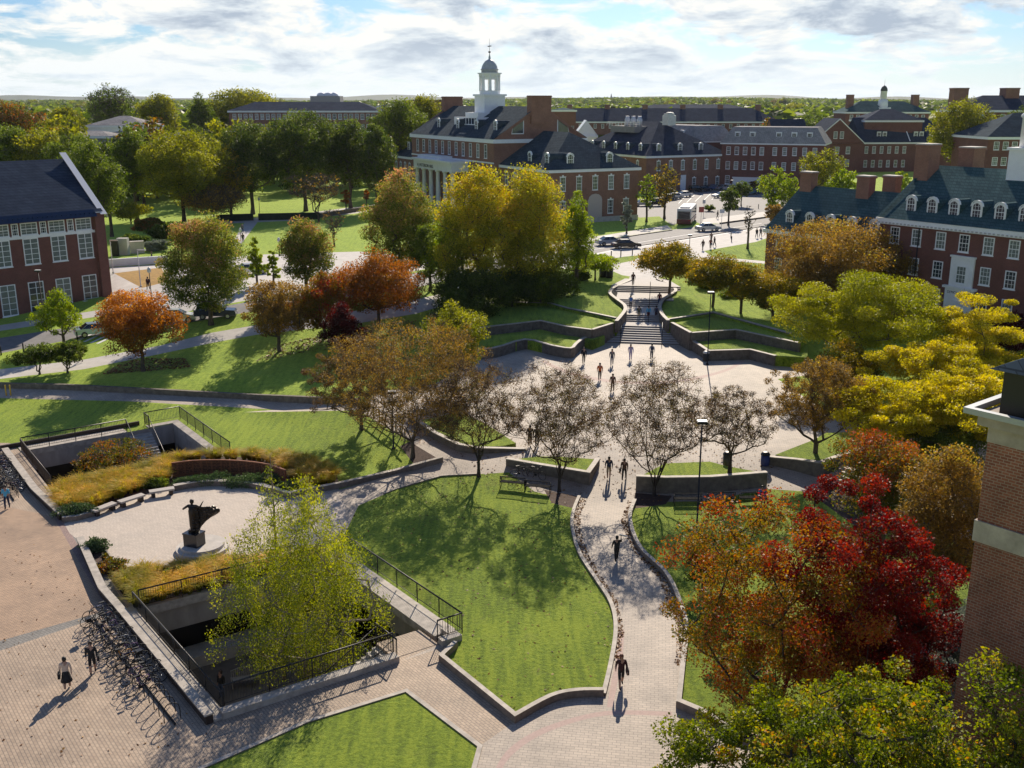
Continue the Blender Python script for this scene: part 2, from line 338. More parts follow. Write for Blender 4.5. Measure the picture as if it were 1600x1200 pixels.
reg('plaza_paving',paver_grey,[(-62,15),(-62,79.9),P(15,692),P(200,657)]+Pn([(430,640),(560,640),(590,612),(680,600),(735,562),(760,550)])+[P(820,545,1),P(892,553,1),P(912,537,1),P(925,540,1),P(935,531,1),P(1075,532,1),P(1085,541,1),P(1107,556,1),P(1172,556,1),P(1247,571,1),P(1290,560,1),P(1275,585,1),P(1215,592,1),P(1300,650,1),P(1400,668,1),P(1560,690,1)]+[(46,60),(46,15)])
reg('court_side_paving',paver_m,[(-62,15),(-62,80),P(15,692),A1,P(78,768),P(128,850),A0,B0,C0]+Pn([(620,1035),(727,1000),(805,1127),(750,1165),(735,1290)])+[(-5,15)])
reg('quad_paving',paver_tan,Pn([(-300,850),(0,700),(0,790),(62,802),(85,810),(168,955),(15,1003),(-300,1098)]))
reg('red_paving_band',paver_red,Pn([(85,810),(96,808),(180,950),(15,997),(-300,1090),(-300,1098),(15,1003),(168,955)][::1]))
reg('grey_paving_band',paver_dk,Pn([(96,808),(112,806),(198,950),(15,1012),(-300,1110),(-300,1090),(15,997),(180,950)]))
reg('statue_court_paving',paver_cream,Pn(smooth_poly([(100,818),(148,806),(190,788),(240,770),(275,765),(330,758),(390,761),(432,771),(500,768),(540,790),(520,850),(415,877),(300,882),(215,889),(183,878),(165,858),(128,848)],True,2)))
# lawns
reg('lawn_center',lawn_m,Pn([(690,1033),(805,1127)])+Pn(l1_bot[::-1][1:])+Pn(l1_right[::-1][1:])+Pn([(870,776),(835,768),(795,738),(745,741),(690,744),(620,764),(560,790)])+[D0,C0])
reg('lawn_front',lawn_m,Pn([(250,1240),(325,1195),(480,1128),(635,1080),(750,1167),(733,1240)]))
reg('lawn_right',lawn_m,Pn(l3_left)+Pn([(1140,1150),(1300,1180),(1400,1035),(1500,975),(1600,900),(1500,850),(1340,825),(1262,768),(1200,764),(1100,783),(1000,785)]))
reg('lawn_left',lawn_m,[(-62,79.9),P(15,692),A1,D1,C1]+Pn([(445,716),(525,745),(530,765),(640,735),(692,721),(640,690),(560,641),(200,627),(0,622),(-300,620)]))
reg('mulch_bed_back',soil,[B1]+Pn([(98,814)]+smooth_poly([(150,803),(190,787),(240,768),(275,762),(330,757),(390,760),(432,770),(470,772),(530,757)],False,2)+[(525,738),(445,716)])+[C1])
reg('mulch_bed_front',soil,Pn([(128,850),(163,856),(180,877),(215,889),(300,882),(415,876),(470,870)])+[along(A0,D0,0.95),A0])
reg('mulch_patch_left_tree',soil,Pn([(650,730),(692,721),(640,690),(625,697)]))
reg('mulch_patch',soil,Pn([(850,765),(905,776),(899,795),(862,786)]))
reg('mulch_patch_right',soil,Pn([(992,770),(1050,775),(1040,788),(988,795)]))
reg('leaf_litter',soil,Pn([(1262,768),(1340,825),(1500,850),(1500,760),(1400,740)]))
reg('red_ring_band',mat('pink_pavers',(0.42,0.30,0.26),.8,var=.15,scale=6),Pn(smooth_poly([(768,1215),(790,1175),(835,1143),(900,1120),(960,1110),(1050,1112)])+smooth_poly([(1050,1119),(960,1117),(903,1127),(840,1151),(797,1183),(778,1215)])))
reg('red_edge_band',MATS['pink_pavers'],Pn([(968,985),(976,985),(972,1035),(966,1060),(958,1105),(948,1105),(956,1060),(962,1035)]))
reg('plaza_arc_band',MATS['pink_pavers'],Pn(smooth_poly([(850,562),(890,580),(950,593),(1010,596),(1070,592),(1130,578),(1160,562)])+smooth_poly([(1164,565),(1133,581),(1072,596),(1010,600),(948,597),(886,584),(845,565)])))
# upper level
reg('upper_walk',concrete,Pn([(-200,600),(0,592),(130,577),(250,553),(330,536),(400,523),(560,505),(650,490),(720,470),(800,448),(880,436),(910,426),(960,412),(880,421),(800,434),(720,452),(650,468),(560,485),(400,508),(330,520),(250,540),(130,562),(0,577),(-200,590)]))
reg('long_walk',paver_grey,Pn([(-300,620),(0,622),(200,627),(430,640),(560,641),(600,640),(600,622),(560,630),(400,624),(200,613),(15,605),(-300,603)]))
reg('upper_plaza',concrete,Pn([(905,425),(935,424),(985,432),(978,441),(972,447),(1050,447),(1044,441),(1028,436),(1070,420),(1125,398),(1195,373),(1300,355),(1192,353),(1060,374),(967,388),(900,402),(870,410),(880,421),(912,416)]))
reg('road',asphalt,Pn([(-300,605),(0,552),(150,523),(290,505),(420,482),(560,462),(640,452),(740,428),(900,402),(967,388),(1060,374),(1192,353),(1400,322),(1400,312),(1192,340),(1125,349),(1050,359),(922,379),(740,410),(640,428),(560,440),(420,466),(290,489),(150,505),(0,528),(-300,560)]))
reg('far_walk',concrete,Pn([(-100,530),(0,517),(170,492),(290,487),(420,463),(640,425),(740,406),(922,377),(1050,358),(1042,352),(922,371),(740,397),(640,400),(560,393),(400,398),(300,410),(172,418),(165,483),(0,508),(-100,518)]))
reg('parking_lot',asphalt,Pn([(975,330),(1060,296),(1250,296),(1400,300),(1400,312),(1192,340),(1125,349),(1095,350),(1080,343),(1050,352),(1030,338),(1000,340)]))
reg('lot_walk',concrete,Pn([(1095,350),(1125,349),(1192,340),(1290,325),(1200,330),(1100,342)]))
reg('ochre_bed',mat('ochre_sedum',(0.33,0.19,0.035),0.95,var=0.3,scale=2,bump=0.4),Pn([(178,427),(252,418),(262,440),(222,450)]))
reg('walk_lawn',lawn_m,Pn([(955,404),(975,401),(1006,398),(990,407),(970,411)]))
reg('park_path',concrete,Pn([(366,374),(377,381),(404,345),(385,343)]))
reg('park_walk',concrete,Pn([(300,352),(450,345),(560,333),(590,325),(590,320),(540,325),(440,338),(300,346)]))
reg('court_lawn',lawn_m,Pn([(1100,392),(1192,376),(1240,370),(1240,425),(1140,422),(1125,410)]))
reg('court_path',concrete,Pn([(1100,401),(1115,401),(1195,408),(1240,410),(1240,413),(1195,412),(1110,405)]))
# terraces
def zc(v): return lambda x,y:v
TL1=[P(p[0],p[1],2.0) for p in [(730,548),(769,545),(820,531),(860,540),(891,545),(900,538),(912,529),(926,533),(945,525),(925,512),(845,505),(756,508),(720,515)]]
TL2=[P(p[0],p[1],2.9) for p in [(700,520),(756,512),(800,506),(845,502),(885,511),(925,516),(957,506),(966,499),(925,486),(850,473),(700,490)]]
curlL=[(986,434),(984,438),(968,445),(957,451),(953,458),(963,467),(975,476),(977,484),(970,494),(963,502)]
curlR=[(1027,434),(1031,438),(1045,443),(1056,453),(1048,460),(1036,468),(1031,478),(1034,490),(1044,501)]
def curl(c_): q=[(4.15-.95*i/(len(c_)-1)) for i in range(len(c_))]; return smooth_poly([(*P(p[0],p[1],z),z) for p,z in zip(c_,q)],False,3)
cL3=curl(curlL); cR3=curl(curlR); cL=[p[:2] for p in cL3]; cR=[p[:2] for p in cR3]
TL3=cL+[P(p[0],p[1],3.2) for p in [(957,498)]]+[P(p[0],p[1],3.3) for p in [(925,489),(885,481),(860,474),(780,472),(700,476),(700,458),(800,441),(905,424),(940,424)]]
TR1=[P(p[0],p[1],2.0) for p in [(1060,524),(1082,533),(1107,549),(1172,547),(1212,557),(1262,560),(1262,540),(1150,512),(1083,512)]]
TR2=[P(p[0],p[1],2.9) for p in [(1048,505),(1082,521),(1150,516),(1250,537),(1262,520),(1115,484),(1043,495)]]
TR3=cR+[P(p[0],p[1],3.3) for p in [(1115,488),(1235,521),(1262,500),(1180,455),(1060,430)]]
reg('terrace_lawn_low_left',lawn_m,TL1,zc(2.0)); reg('terrace_lawn_low_right',lawn_m,TR1,zc(2.0))
reg('terrace_lawn_mid_left',lawn_m,TL2,zc(2.9)); reg('terrace_lawn_mid_right',lawn_m,TR2,zc(2.9))
ztop=lambda x,y: 3.1+0.9*S((y-119)/19)
reg('terrace_lawn_top_left',lawn_m,TL3,ztop); reg('terrace_lawn_top_right',park_m,TR3,ztop)
reg('_stairs',None,[sp_(0.05,-5.4),sp_(0.05,5.4),P(1051,506,2.9)]+cR[::-1]+cL+[P(956,506,2.9)])
reg('_courtA',None,courtA); reg('_courtB',None,courtB)
def build_ground():
    verts=[]; edges=[]
    def addpoly(poly):
        i=len(verts); n=len(poly)
        for p in poly: verts.append(Vector((p[0],p[1])))
        for k in range(n): edges.append((i+k,i+(k+1)%n))
    for r in REG: addpoly(r[2])
    xs=list(np.arange(-60,72,3.0)); ys=list(np.arange(18,150,3.0))
    for x in xs:
        for y in ys: verts.append(Vector((x+0.01,y+0.013)))
    for x in np.arange(-200,260,12.0):
        for y in list(np.arange(-60,18,12.0))+list(np.arange(150,420,12.0)): verts.append(Vector((x+0.3,y+0.21)))
        if x<-61 or x>72:
            for y in np.arange(18,150,12.0): verts.append(Vector((x+.3,y+.21)))
    for x in np.arange(-6000,6001,250.0):
        for y in np.arange(430,9000,220.0): verts.append(Vector((x+1.3,y+2.1)))
    for x in (-6000,-3000,-1000,-400,400,1000,3000,6000):
        for y in (-400,-150,50,250): verts.append(Vector((x+.7,y+.9)))
    V,E,F,_,_,_=delaunay_2d_cdt(verts,edges,[],0,1e-4)
    V=np.array([(v.x,v.y) for v in V]); F=[f for f in F if len(f)==3]; F=np.array(F)
    cen=V[F].mean(1); lab=np.zeros(len(F),int)
    for k,r in enumerate(REG): lab[inside(r[2],cen[:,0],cen[:,1])]=k+1
    def make(name,m,k,zf):
        f=F[lab==k]
        if len(f)==0: print('empty region',name); return
        u,inv=np.unique(f.ravel(),return_inverse=True); co=np.array([(V[i][0],V[i][1],(zf or h)(V[i][0],V[i][1])) for i in u])
        f=inv.reshape(-1,3)
        a=co[f[:,0]];b=co[f[:,1]];c=co[f[:,2]]; cr=np.cross(b-a,c-a)[:,2]; f[cr<0]=f[cr<0][:,::-1]
        if zf:
            from collections import Counter
            ed_=Counter(); dr={}
            for t3 in f:
                for i in range(3):
                    a_,b_=int(t3[i]),int(t3[(i+1)%3]); ed_[(min(a_,b_),max(a_,b_))]+=1; dr[(min(a_,b_),max(a_,b_))]=(a_,b_)
            sk=[dr[e] for e,c_ in ed_.items() if c_==1]; n0=len(co); low=co.copy(); low[:,2]-=2.2; co=np.concatenate([co,low])
            f=np.concatenate([f]+[np.array([[b_,a_,a_+n0],[b_,a_+n0,b_+n0]]) for a_,b_ in sk])
        o=put(mesh_np(name,co,f,3,[m]),name); tag(o,kind='structure')
    make('ground',park_m,0,None)
    for k,r in enumerate(REG):
        if r[1] is not None: make(r[0],r[1],k+1,r[3])
build_ground()
# ------------------------------------------------------------------ walls and kerbs
def offset_line(pts,w,closed=False):
    n=len(pts); L_=[];Rr=[]
    for i in range(n):
        p=Vector(pts[i][:2]); a=Vector(pts[i-1][:2]) if i>0 or closed else p; b=Vector(pts[(i+1)%n][:2]) if i<n-1 or closed else p
        d1=(p-a); d2=(b-p)
        if d1.length<1e-6: d1=d2
        if d2.length<1e-6: d2=d1
        d1.normalize(); d2.normalize(); t=(d1+d2)
        if t.length<1e-5: t=d1.copy()
        t.normalize(); nn=Vector((-t.y,t.x)); sc=min(2.0,1/max(0.35,nn.dot(Vector((-d1.y,d1.x)))))
        L_.append(p+nn*w*0.5*sc); Rr.append(p-nn*w*0.5*sc)
    return L_,Rr
def wallmesh(mb,pts,w,zb,zt,m=0,mt=None):
    """pts world; zb,zt callables or lists or numbers"""
    L_,Rr=offset_line(pts,w); n=len(pts)
    g=lambda z,i: z[i] if isinstance(z,(list,tuple)) else (z(*pts[i][:2]) if callable(z) else z)
    for i in range(n-1):
        a,b,c,d=L_[i],L_[i+1],Rr[i+1],Rr[i]; b0,b1,t0,t1=g(zb,i),g(zb,i+1),g(zt,i),g(zt,i+1)
        mb.quad([(a.x,a.y,t0),(d.x,d.y,t0),(c.x,c.y,t1),(b.x,b.y,t1)],mt if mt is not None else m)
        mb.quad([(a.x,a.y,b0),(a.x,a.y,t0),(b.x,b.y,t1),(b.x,b.y,b1)],m)
        mb.quad([(d.x,d.y,b0),(c.x,c.y,b1),(c.x,c.y,t1),(d.x,d.y,t0)],m)
    for i in (0,n-1):
        a,d=L_[i],Rr[i]; q=[(a.x,a.y,g(zb,i)),(d.x,d.y,g(zb,i)),(d.x,d.y,g(zt,i)),(a.x,a.y,g(zt,i))]
        mb.quad(q if i==0 else q[::-1],m)
def wall(name,label,cat,pts,w,zb,zt,m,cap=None,group=None,capw=0.06,capt=0.1):
    t=thing(name,label,cat,(0,0,0),0,group)
    mb=MB(); wallmesh(mb,pts,w,zb,zt); mb.obj('wall',m,t)
    if cap:
        g=lambda z,i: z[i] if isinstance(z,(list,tuple)) else (z(*pts[i][:2]) if callable(z) else z)
        zz=[g(zt,i)+0.003 for i in range(len(pts))]
        mb=MB(); wallmesh(mb,pts,w+capw*2,zz,[z+capt for z in zz]); mb.obj('coping',cap,t)
    return t
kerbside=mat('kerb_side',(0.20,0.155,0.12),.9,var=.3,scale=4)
def kerb(label,pts,w=0.3,hh=0.35,m=None,name='kerb_wall'):
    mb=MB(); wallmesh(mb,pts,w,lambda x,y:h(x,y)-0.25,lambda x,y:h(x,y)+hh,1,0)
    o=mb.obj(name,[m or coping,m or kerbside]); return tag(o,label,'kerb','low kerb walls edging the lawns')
kerb('pale stone kerb wall edging the big central lawn beside the curving walk',Pn(l1_right),0.22,0.15)
kerb('pale stone kerb wall at the pointed near end of the central lawn',Pn(l1_bot)+Pn([(690,1033),(712,1012)])[:],0.25,0.38)
kerb('curved kerb wall along the left edge of the right lawn, below the lamp post',Pn(l3_left),0.24,0.3)
kerb('kerb wall edging the lawn under the red maple, running right from the walk',Pn([(1060,1105),(1100,1122),(1140,1148),(1300,1185)]),0.3,0.4)
kerb('thin flush stone edging of the front lawn at the bottom of the photo',Pn([(310,1203),(480,1128),(635,1080),(750,1167),(737,1215)]),0.22,0.06)
kerb('long low brown kerb wall between the left walk and the sloping lawn',Pn([(-200,600),(15,606),(100,608),(200,613),(400,624),(560,631)]),0.35,0.5,fieldstone)
kerb('stone kerb between the left lawn and the path to the statue court',Pn([(432,771),(450,777),(530,762),(620,741),(640,735),(692,721)]),0.35,0.4)
kerb('thin kerb closing the central lawn along the walk behind the birch',Pn([(600,772),(620,764),(690,744),(745,741)]),0.15,0.08)
kerb('curved pale kerb behind the statue court below the rusty wall',Pn(smooth_poly([(272,766),(300,761),(330,758),(390,761),(432,771)])),0.45,0.4)
kerb('thin kerb around the front planting bed of the statue court',Pn(smooth_poly([(163,856),(180,877),(215,889),(300,882)])),0.15,0.1)
kerb('kerb in front of the green shrub beside the first bench',Pn([(98,815),(120,813),(148,805)]),0.3,0.35)
kerb('dark low wall by the gravel path under the trees beside the brick corner building',Pn([(1400,1032),(1455,1005),(1512,970)]),0.35,0.8,fieldstone)
kerb('road kerb along the lawn strip on the far side of the street',Pn([(967,389),(1060,375),(1192,354)]),0.2,0.12)
kerb('road kerb in front of the columned hall across the street',Pn([(880,389),(922,380),(1000,367),(1050,360)]),0.2,0.15)
kerb('road kerb right of the bus along the parking lot walk',Pn([(1125,350),(1192,341),(1240,333)]),0.25,0.3)
# planters and terraces
def wl(name,label,pts,zb,zt,w=0.32,m=None,cap=True,group='stone planter and terrace walls'):
    return wall(name,label,'stone wall',pts,w,zb,zt,m or fieldstone,coping if cap else None,group,0.03,0.07)
wl('planter_wall','stone planter wall with grass top behind the three black benches',[P(p[0],p[1],1.25) for p in [(994,744),(1040,746),(1110,745),(1198,738)]],-0.2,1.25)
wl('planter_wall','stone planter wall behind the benches left of the walk, with the leaning bicycles',[P(p[0],p[1],1.15) for p in [(792,717),(850,727),(919,738),(934,717)]],-0.2,1.15)
wl('planter_wall','wedge-shaped stone wall of the planter left of the plaza, tapering to a point',[P(p[0],p[1],1.35) for p in [(640,650),(680,679),(716,696),(745,700),(785,698),(822,696)]],-0.2,[1.5,1.5,1.45,1.35,1.2,1.05])
wl('planter_wall','stone planter wall right of the blue bin, ending in a sharp corner',[P(p[0],p[1],1.4) for p in [(1202,711),(1245,718),(1281,725),(1335,706),(1400,690)]],-0.2,[1.25,1.4,1.5,1.5,1.5])
wl('terrace_wall','curved low terrace wall left of the wide stairs beside the blue bins',[P(p[0],p[1],2.0) for p in smooth_poly([(700,548),(769,545),(820,531),(860,540),(891,545),(900,538),(912,529),(926,526)],False,3)],0.8,2.05)
wl('terrace_wall','middle terrace wall left of the wide stairs with its angled corner',[P(p[0],p[1],2.9) for p in [(700,520),(756,512),(845,502),(885,511),(925,516)]],0.9,2.95)
wl('stair_side_wall','slanting side wall left of the lowest flight of stairs',[P(925,516,2.9),P(957,506,2.9)],0.8,2.95)
wl('terrace_wall','upper terrace wall left of the stairs below the bright lawn',[P(p[0],p[1],3.2) for p in [(700,480),(780,472),(860,474),(885,481),(925,489),(963,497)]],2.0,3.2)
wl('stair_side_wall','serpentine stone wall curving along the left side of the upper stairs',cL,1.9,[p[2] for p in cL3],0.36)
wl('stair_side_wall','serpentine stone wall curving along the right side of the upper stairs',cR,1.9,[p[2] for p in cR3],0.36)
wl('stair_side_wall','slanting side wall right of the lowest flight of stairs',[P(1050,505,2.9),P(1080,521,2.9)],0.8,2.95)
wl('terrace_wall','middle terrace wall right of the wide stairs',[P(p[0],p[1],2.9) for p in [(1080,521),(1150,516),(1250,537)]],0.9,2.95)
wl('terrace_wall','low terrace wall right of the wide stairs behind the dark bin',[P(p[0],p[1],2.0) for p in [(1078,530),(1107,549),(1172,547),(1212,557)]],0.8,2.05)
wl('terrace_wall','upper terrace wall right of the stairs under the orange trees',[P(p[0],p[1],3.2) for p in [(1044,499),(1115,488),(1235,521)]],2.0,3.2)
for nm,pl,z in (('planter_grass',[P(p[0],p[1],1.2) for p in [(994,745),(1100,745),(1198,739),(1140,728),(1110,720),(1035,723)]],1.2),
             ('planter_grass',[P(p[0],p[1],1.1) for p in [(795,718),(850,727),(920,737),(932,717),(880,713),(840,712)]],1.1),
             ('planter_grass',[P(p[0],p[1],1.3) for p in [(650,655),(683,681),(705,693),(740,701),(790,699),(812,694),(760,660),(720,640)]],1.3),
             ('planter_grass',[P(p[0],p[1],1.4) for p in [(1206,712),(1245,719),(1281,725),(1335,706),(1400,690),(1345,672),(1290,674),(1270,686),(1235,700)]],1.4)):
    cx_=sum(p[0] for p in pl)/len(pl); cy_=sum(p[1] for p in pl)/len(pl); pl=[(cx_+(p[0]-cx_)*.93,cy_+(p[1]-cy_)*.9) for p in pl]
    mb=MB(); mb.prism(pl,0.2,z); o=mb.obj('planter_turf',lawn_m); tag(o,kind='structure')
# the wide stairs
def build_stairs():
    t=thing('wide_stairs','wide pale stone stairs in four flights climbing from the plaza to the street','stairs')
    mats_=[mat('stair_tread',(0.50,0.46,0.42),0.85,var=0.1,scale=3),mat('stair_riser_shade',(0.20,0.18,0.165),0.9)]  # same stone throughout; shade on the risers is painted in as a darker colour
    spec=[(0,1,8,5.6,4.3),(2,3,4,3.4,3.2),(4,5,4,3.1,3.7),(6,7,4,4.4,4.5)]
    zs=[r[2] for r in stair_rows]; 
    for fi,(a,b,n,w0,w1) in enumerate(spec):
        mb=MB(); z0,z1=zs[a],zs[b]; t0,t1=ST[a],ST[b]; tn=ST[spec[fi+1][0]] if fi<3 else t1+7.5
        for k in range(n):
            w=w0+(w1-w0)*k/n; ta=t0+(t1-t0)*k/n; tb=t0+(t1-t0)*(k+1)/n+0.0; zz=z0+(z1-z0)*(k+1)/n; zp=z0+(z1-z0)*k/n
            if k==n-1:
                tb=tn
                if fi==3: zz-=0.012
            wb=2.2 if (fi==3 and k==n-1) else w
            p=[sp_(ta,-w),sp_(ta,w),sp_(tb,wb),sp_(tb,-wb)]
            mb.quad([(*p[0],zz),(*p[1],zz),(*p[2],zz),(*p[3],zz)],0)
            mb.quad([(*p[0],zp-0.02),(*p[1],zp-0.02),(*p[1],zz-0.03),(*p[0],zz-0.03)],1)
            e=[sp_(ta-0.03,-w),sp_(ta-0.03,w)]
            mb.quad([(*e[0],zz-0.03),(*e[1],zz-0.03),(*e[1],zz),(*e[0],zz)],0); mb.quad([(*e[0],zz),(*e[1],zz),(*p[1],zz),(*p[0],zz)],0)
        mb.obj('flight',mats_,t)
    for i,(ta,za,tb,zb,w) in enumerate([(ST[0]-0.5,1,ST[1]+0.4,2.2,-2.4),(ST[0]-0.5,1,ST[1]+0.4,2.2,2.2),(ST[2]-.3,2.2,ST[3]+.3,2.8,0.6),(ST[4]-.3,2.8,ST[5]+.3,3.4,0.6),(ST[6]-.3,3.4,ST[7]+.3,4,0.6)]):
        mb=MB(); a=sp_(ta,w); b=sp_(tb,w)
        mb.path([(*a,za),(*a,za+.95),(*b,zb+.95),(*b,zb)],0.035); mb.path([(*a,za+.5),(*b,zb+.5)],0.02); m_=along(a,b,.5); mb.path([(*m_,(za+zb)/2),(*m_,(za+zb)/2+.95)],0.025)
        tag(mb.obj('handrail',darkmetal),['black handrail on the left half of the lowest stair flight','black handrail on the right half of the lowest stair flight','black handrail in the middle of the second stair flight','black handrail in the middle of the third stair flight','black handrail in the middle of the top stair flight'][i],'handrail','stair handrails')
build_stairs()
def small_steps(label,p,q,z0,z1,n,depthm,m=None):
    # flight between plan points p,q (bottom edge), climbing to its left side
    d=(Vector(q)-Vector(p)).normalized(); nn=Vector((-d.y,d.x)); mb=MB()
    for k in range(n):
        a=Vector(p)+nn*depthm*k; b=Vector(q)+nn*depthm*k; c=b+nn*depthm*(n-k); e=a+nn*depthm*(n-k)
        mb.prism([tuple(a),tuple(b),tuple(c),tuple(e)],z0+(z1-z0)*k/n,z0+(z1-z0)*(k+1)/n)
    return tag(mb.obj('small_stairs',m or coping),label,'stairs')
small_steps('short flight of steps at the right end of the low terrace wall',P(1212,567,1),P(1243,572,1),1.0,1.9,6,0.4)
small_steps('shaded steps climbing at the sharp planter corner under the pinkish red tree',P(1285,750,0.3),P(1330,765,0.3),0.2,1.0,5,0.45)
small_steps('steps with fence beside the left lawn under the big brown tree',P(640,702),P(665,713),0.3,1.0,5,0.4,stone)
# ------------------------------------------------------------------ buildings
brick_red=brickmat('red_brick',(0.29,0.115,0.075),(0.22,0.085,0.058),(0.28,0.20,0.155))
brick_dark=brickmat('dark_red_brick',(0.20,0.062,0.048),(0.155,0.048,0.040),(0.19,0.12,0.10))
brick_near=brickmat('brown_brick',(0.27,0.095,0.058),(0.18,0.058,0.038),(0.27,0.19,0.15),0.21,0.088,0.32)
slate=slatemat('grey_slate',(0.042,0.062,0.080),(0.060,0.085,0.105))
slate_teal=slatemat('teal_slate',(0.045,0.092,0.102),(0.066,0.122,0.130))
slate_navy=slatemat('navy_shingle',(0.034,0.048,0.078),(0.048,0.064,0.098))
slate_pale=slatemat('pale_slate',(0.30,0.285,0.28),(0.38,0.36,0.35))  # base colour raised so the mansard roof carries its sunlight as paint
roofgrey=mat('flat_roof',(0.25,0.24,0.24),0.9,var=0.15,scale=1)
hvac=mat('hvac_metal',(0.55,0.56,0.57),0.4,metal=0.4,var=0.15,scale=2)
def block(t,x0,y0,x1,y1,zb,ze,zr,roof='hip',wm=None,rm=None,ov=0.45,hips=(1,1),cor=0.55,names=('wall','roof','cornice')):
    wm=wm or brick_red; rm=rm or slate
    mb=MB(); W=y1-y0
    mb.box(x0,y0,zb,x1,y1,ze)
    if roof=='gable':
        ym=(y0+y1)/2
        for x,sg in ((x0,-1),(x1,1)):
            tri=[(x,y0,ze),(x,y1,ze),(x,ym,zr)]; mb.quad(tri if sg>0 else tri[::-1])
    if roof=='gable_y':
        xm=(x0+x1)/2
        for y,sg in ((y0,-1),(y1,1)):
            tri=[(x0,y,ze),(x1,y,ze),(xm,y,zr)]; mb.quad(tri if sg<0 else tri[::-1])
    mb.obj(names[0],wm,t)
    o=ov; mb=MB(); th=0.12
    ye=ze+0.02
    if roof in('hip','gable'):
        ym=(y0+y1)/2; half=(y1-y0)/2; slope=(zr-ze)/half; zo=ye+0.0
        if roof=='hip':
            rx0=x0+half*hips[0]-(0 if hips[0] else o); rx1=x1-half*hips[1]+(0 if hips[1] else o)
            if not hips[0]: rx0=x0
            if not hips[1]: rx1=x1
        else: rx0,rx1=x0-0.15,x1+0.15
        ex0=x0-(o if (roof=='hip' and hips[0]) else (0.15 if roof=='gable' else 0)); ex1=x1+(o if (roof=='hip' and hips[1]) else (0.15 if roof=='gable' else 0))
        a=(ex0,y0-o,zo);b=(ex1,y0-o,zo);c=(ex1,y1+o,zo);d=(ex0,y1+o,zo);r0=(rx0,ym,zr);r1=(rx1,ym,zr)
        mb.quad([a,b,r1,r0]); mb.quad([c,d,r0,r1])
        if roof=='hip': mb.quad([b,c,r1]); mb.quad([d,a,r0]); mb.quad([a,d,c,b])
    elif roof=='gable_y':
        xm=(x0+x1)/2
        a=(x0-o,y0-0.15,ye);b=(x1+o,y0-0.15,ye);c=(x1+o,y1+.15,ye);d=(x0-o,y1+.15,ye);r0=(xm,y0-.15,zr+0.1);r1=(xm,y1+.15,zr+0.1)
        mb.quad([d,a,r0,r1]); mb.quad([b,c,r1,r0]); 
        mb.quad([(x0-o,y0-.15,ye),(xm,y0-.15,zr+.1),(xm,y0-.15,zr-0.35),(x0-o,y0-.15,ye-.4)],1); mb.quad([(xm,y0-.15,zr+.1),(x1+o,y0-.15,ye),(x1+o,y0-.15,ye-.4),(xm,y0-.15,zr-0.35)],1)
    elif roof=='mansard':
        i=2.4
        a=(x0-o,y0-o,ye);b=(x1+o,y0-o,ye);c=(x1+o,y1+o,ye);d=(x0-o,y1+o,ye)
        e=(x0+i,y0+i,zr);f=(x1-i,y0+i,zr);g=(x1-i,y1-i,zr);k=(x0+i,y1-i,zr)
        for q in ([a,b,f,e],[b,c,g,f],[c,d,k,g],[d,a,e,k],[e,f,g,k]): mb.quad(q)
    else:
        mb.box(x0-0.2,y0-0.2,ze+.01,x1+.2,y1+.2,ze+.5)
    mb.obj(names[1],[rm,white],t)
    mb=MB(); q=ov-0.06
    mb.box(x0-q,y0-q,ze-cor,x1+q*(1),y0-0.003,ze-0.01); mb.box(x0-q,y1+0.003,ze-cor,x1+q,y1+q,ze-.01)
    mb.box(x1+0.003,y0-0.003,ze-cor,x1+q,y1+.003,ze-.01); mb.box(x0-q,y0-.003,ze-cor,x0-.003,y1+.003,ze-.01)
    if roof!='flat': mb.obj(names[2],white,t)
WM={}
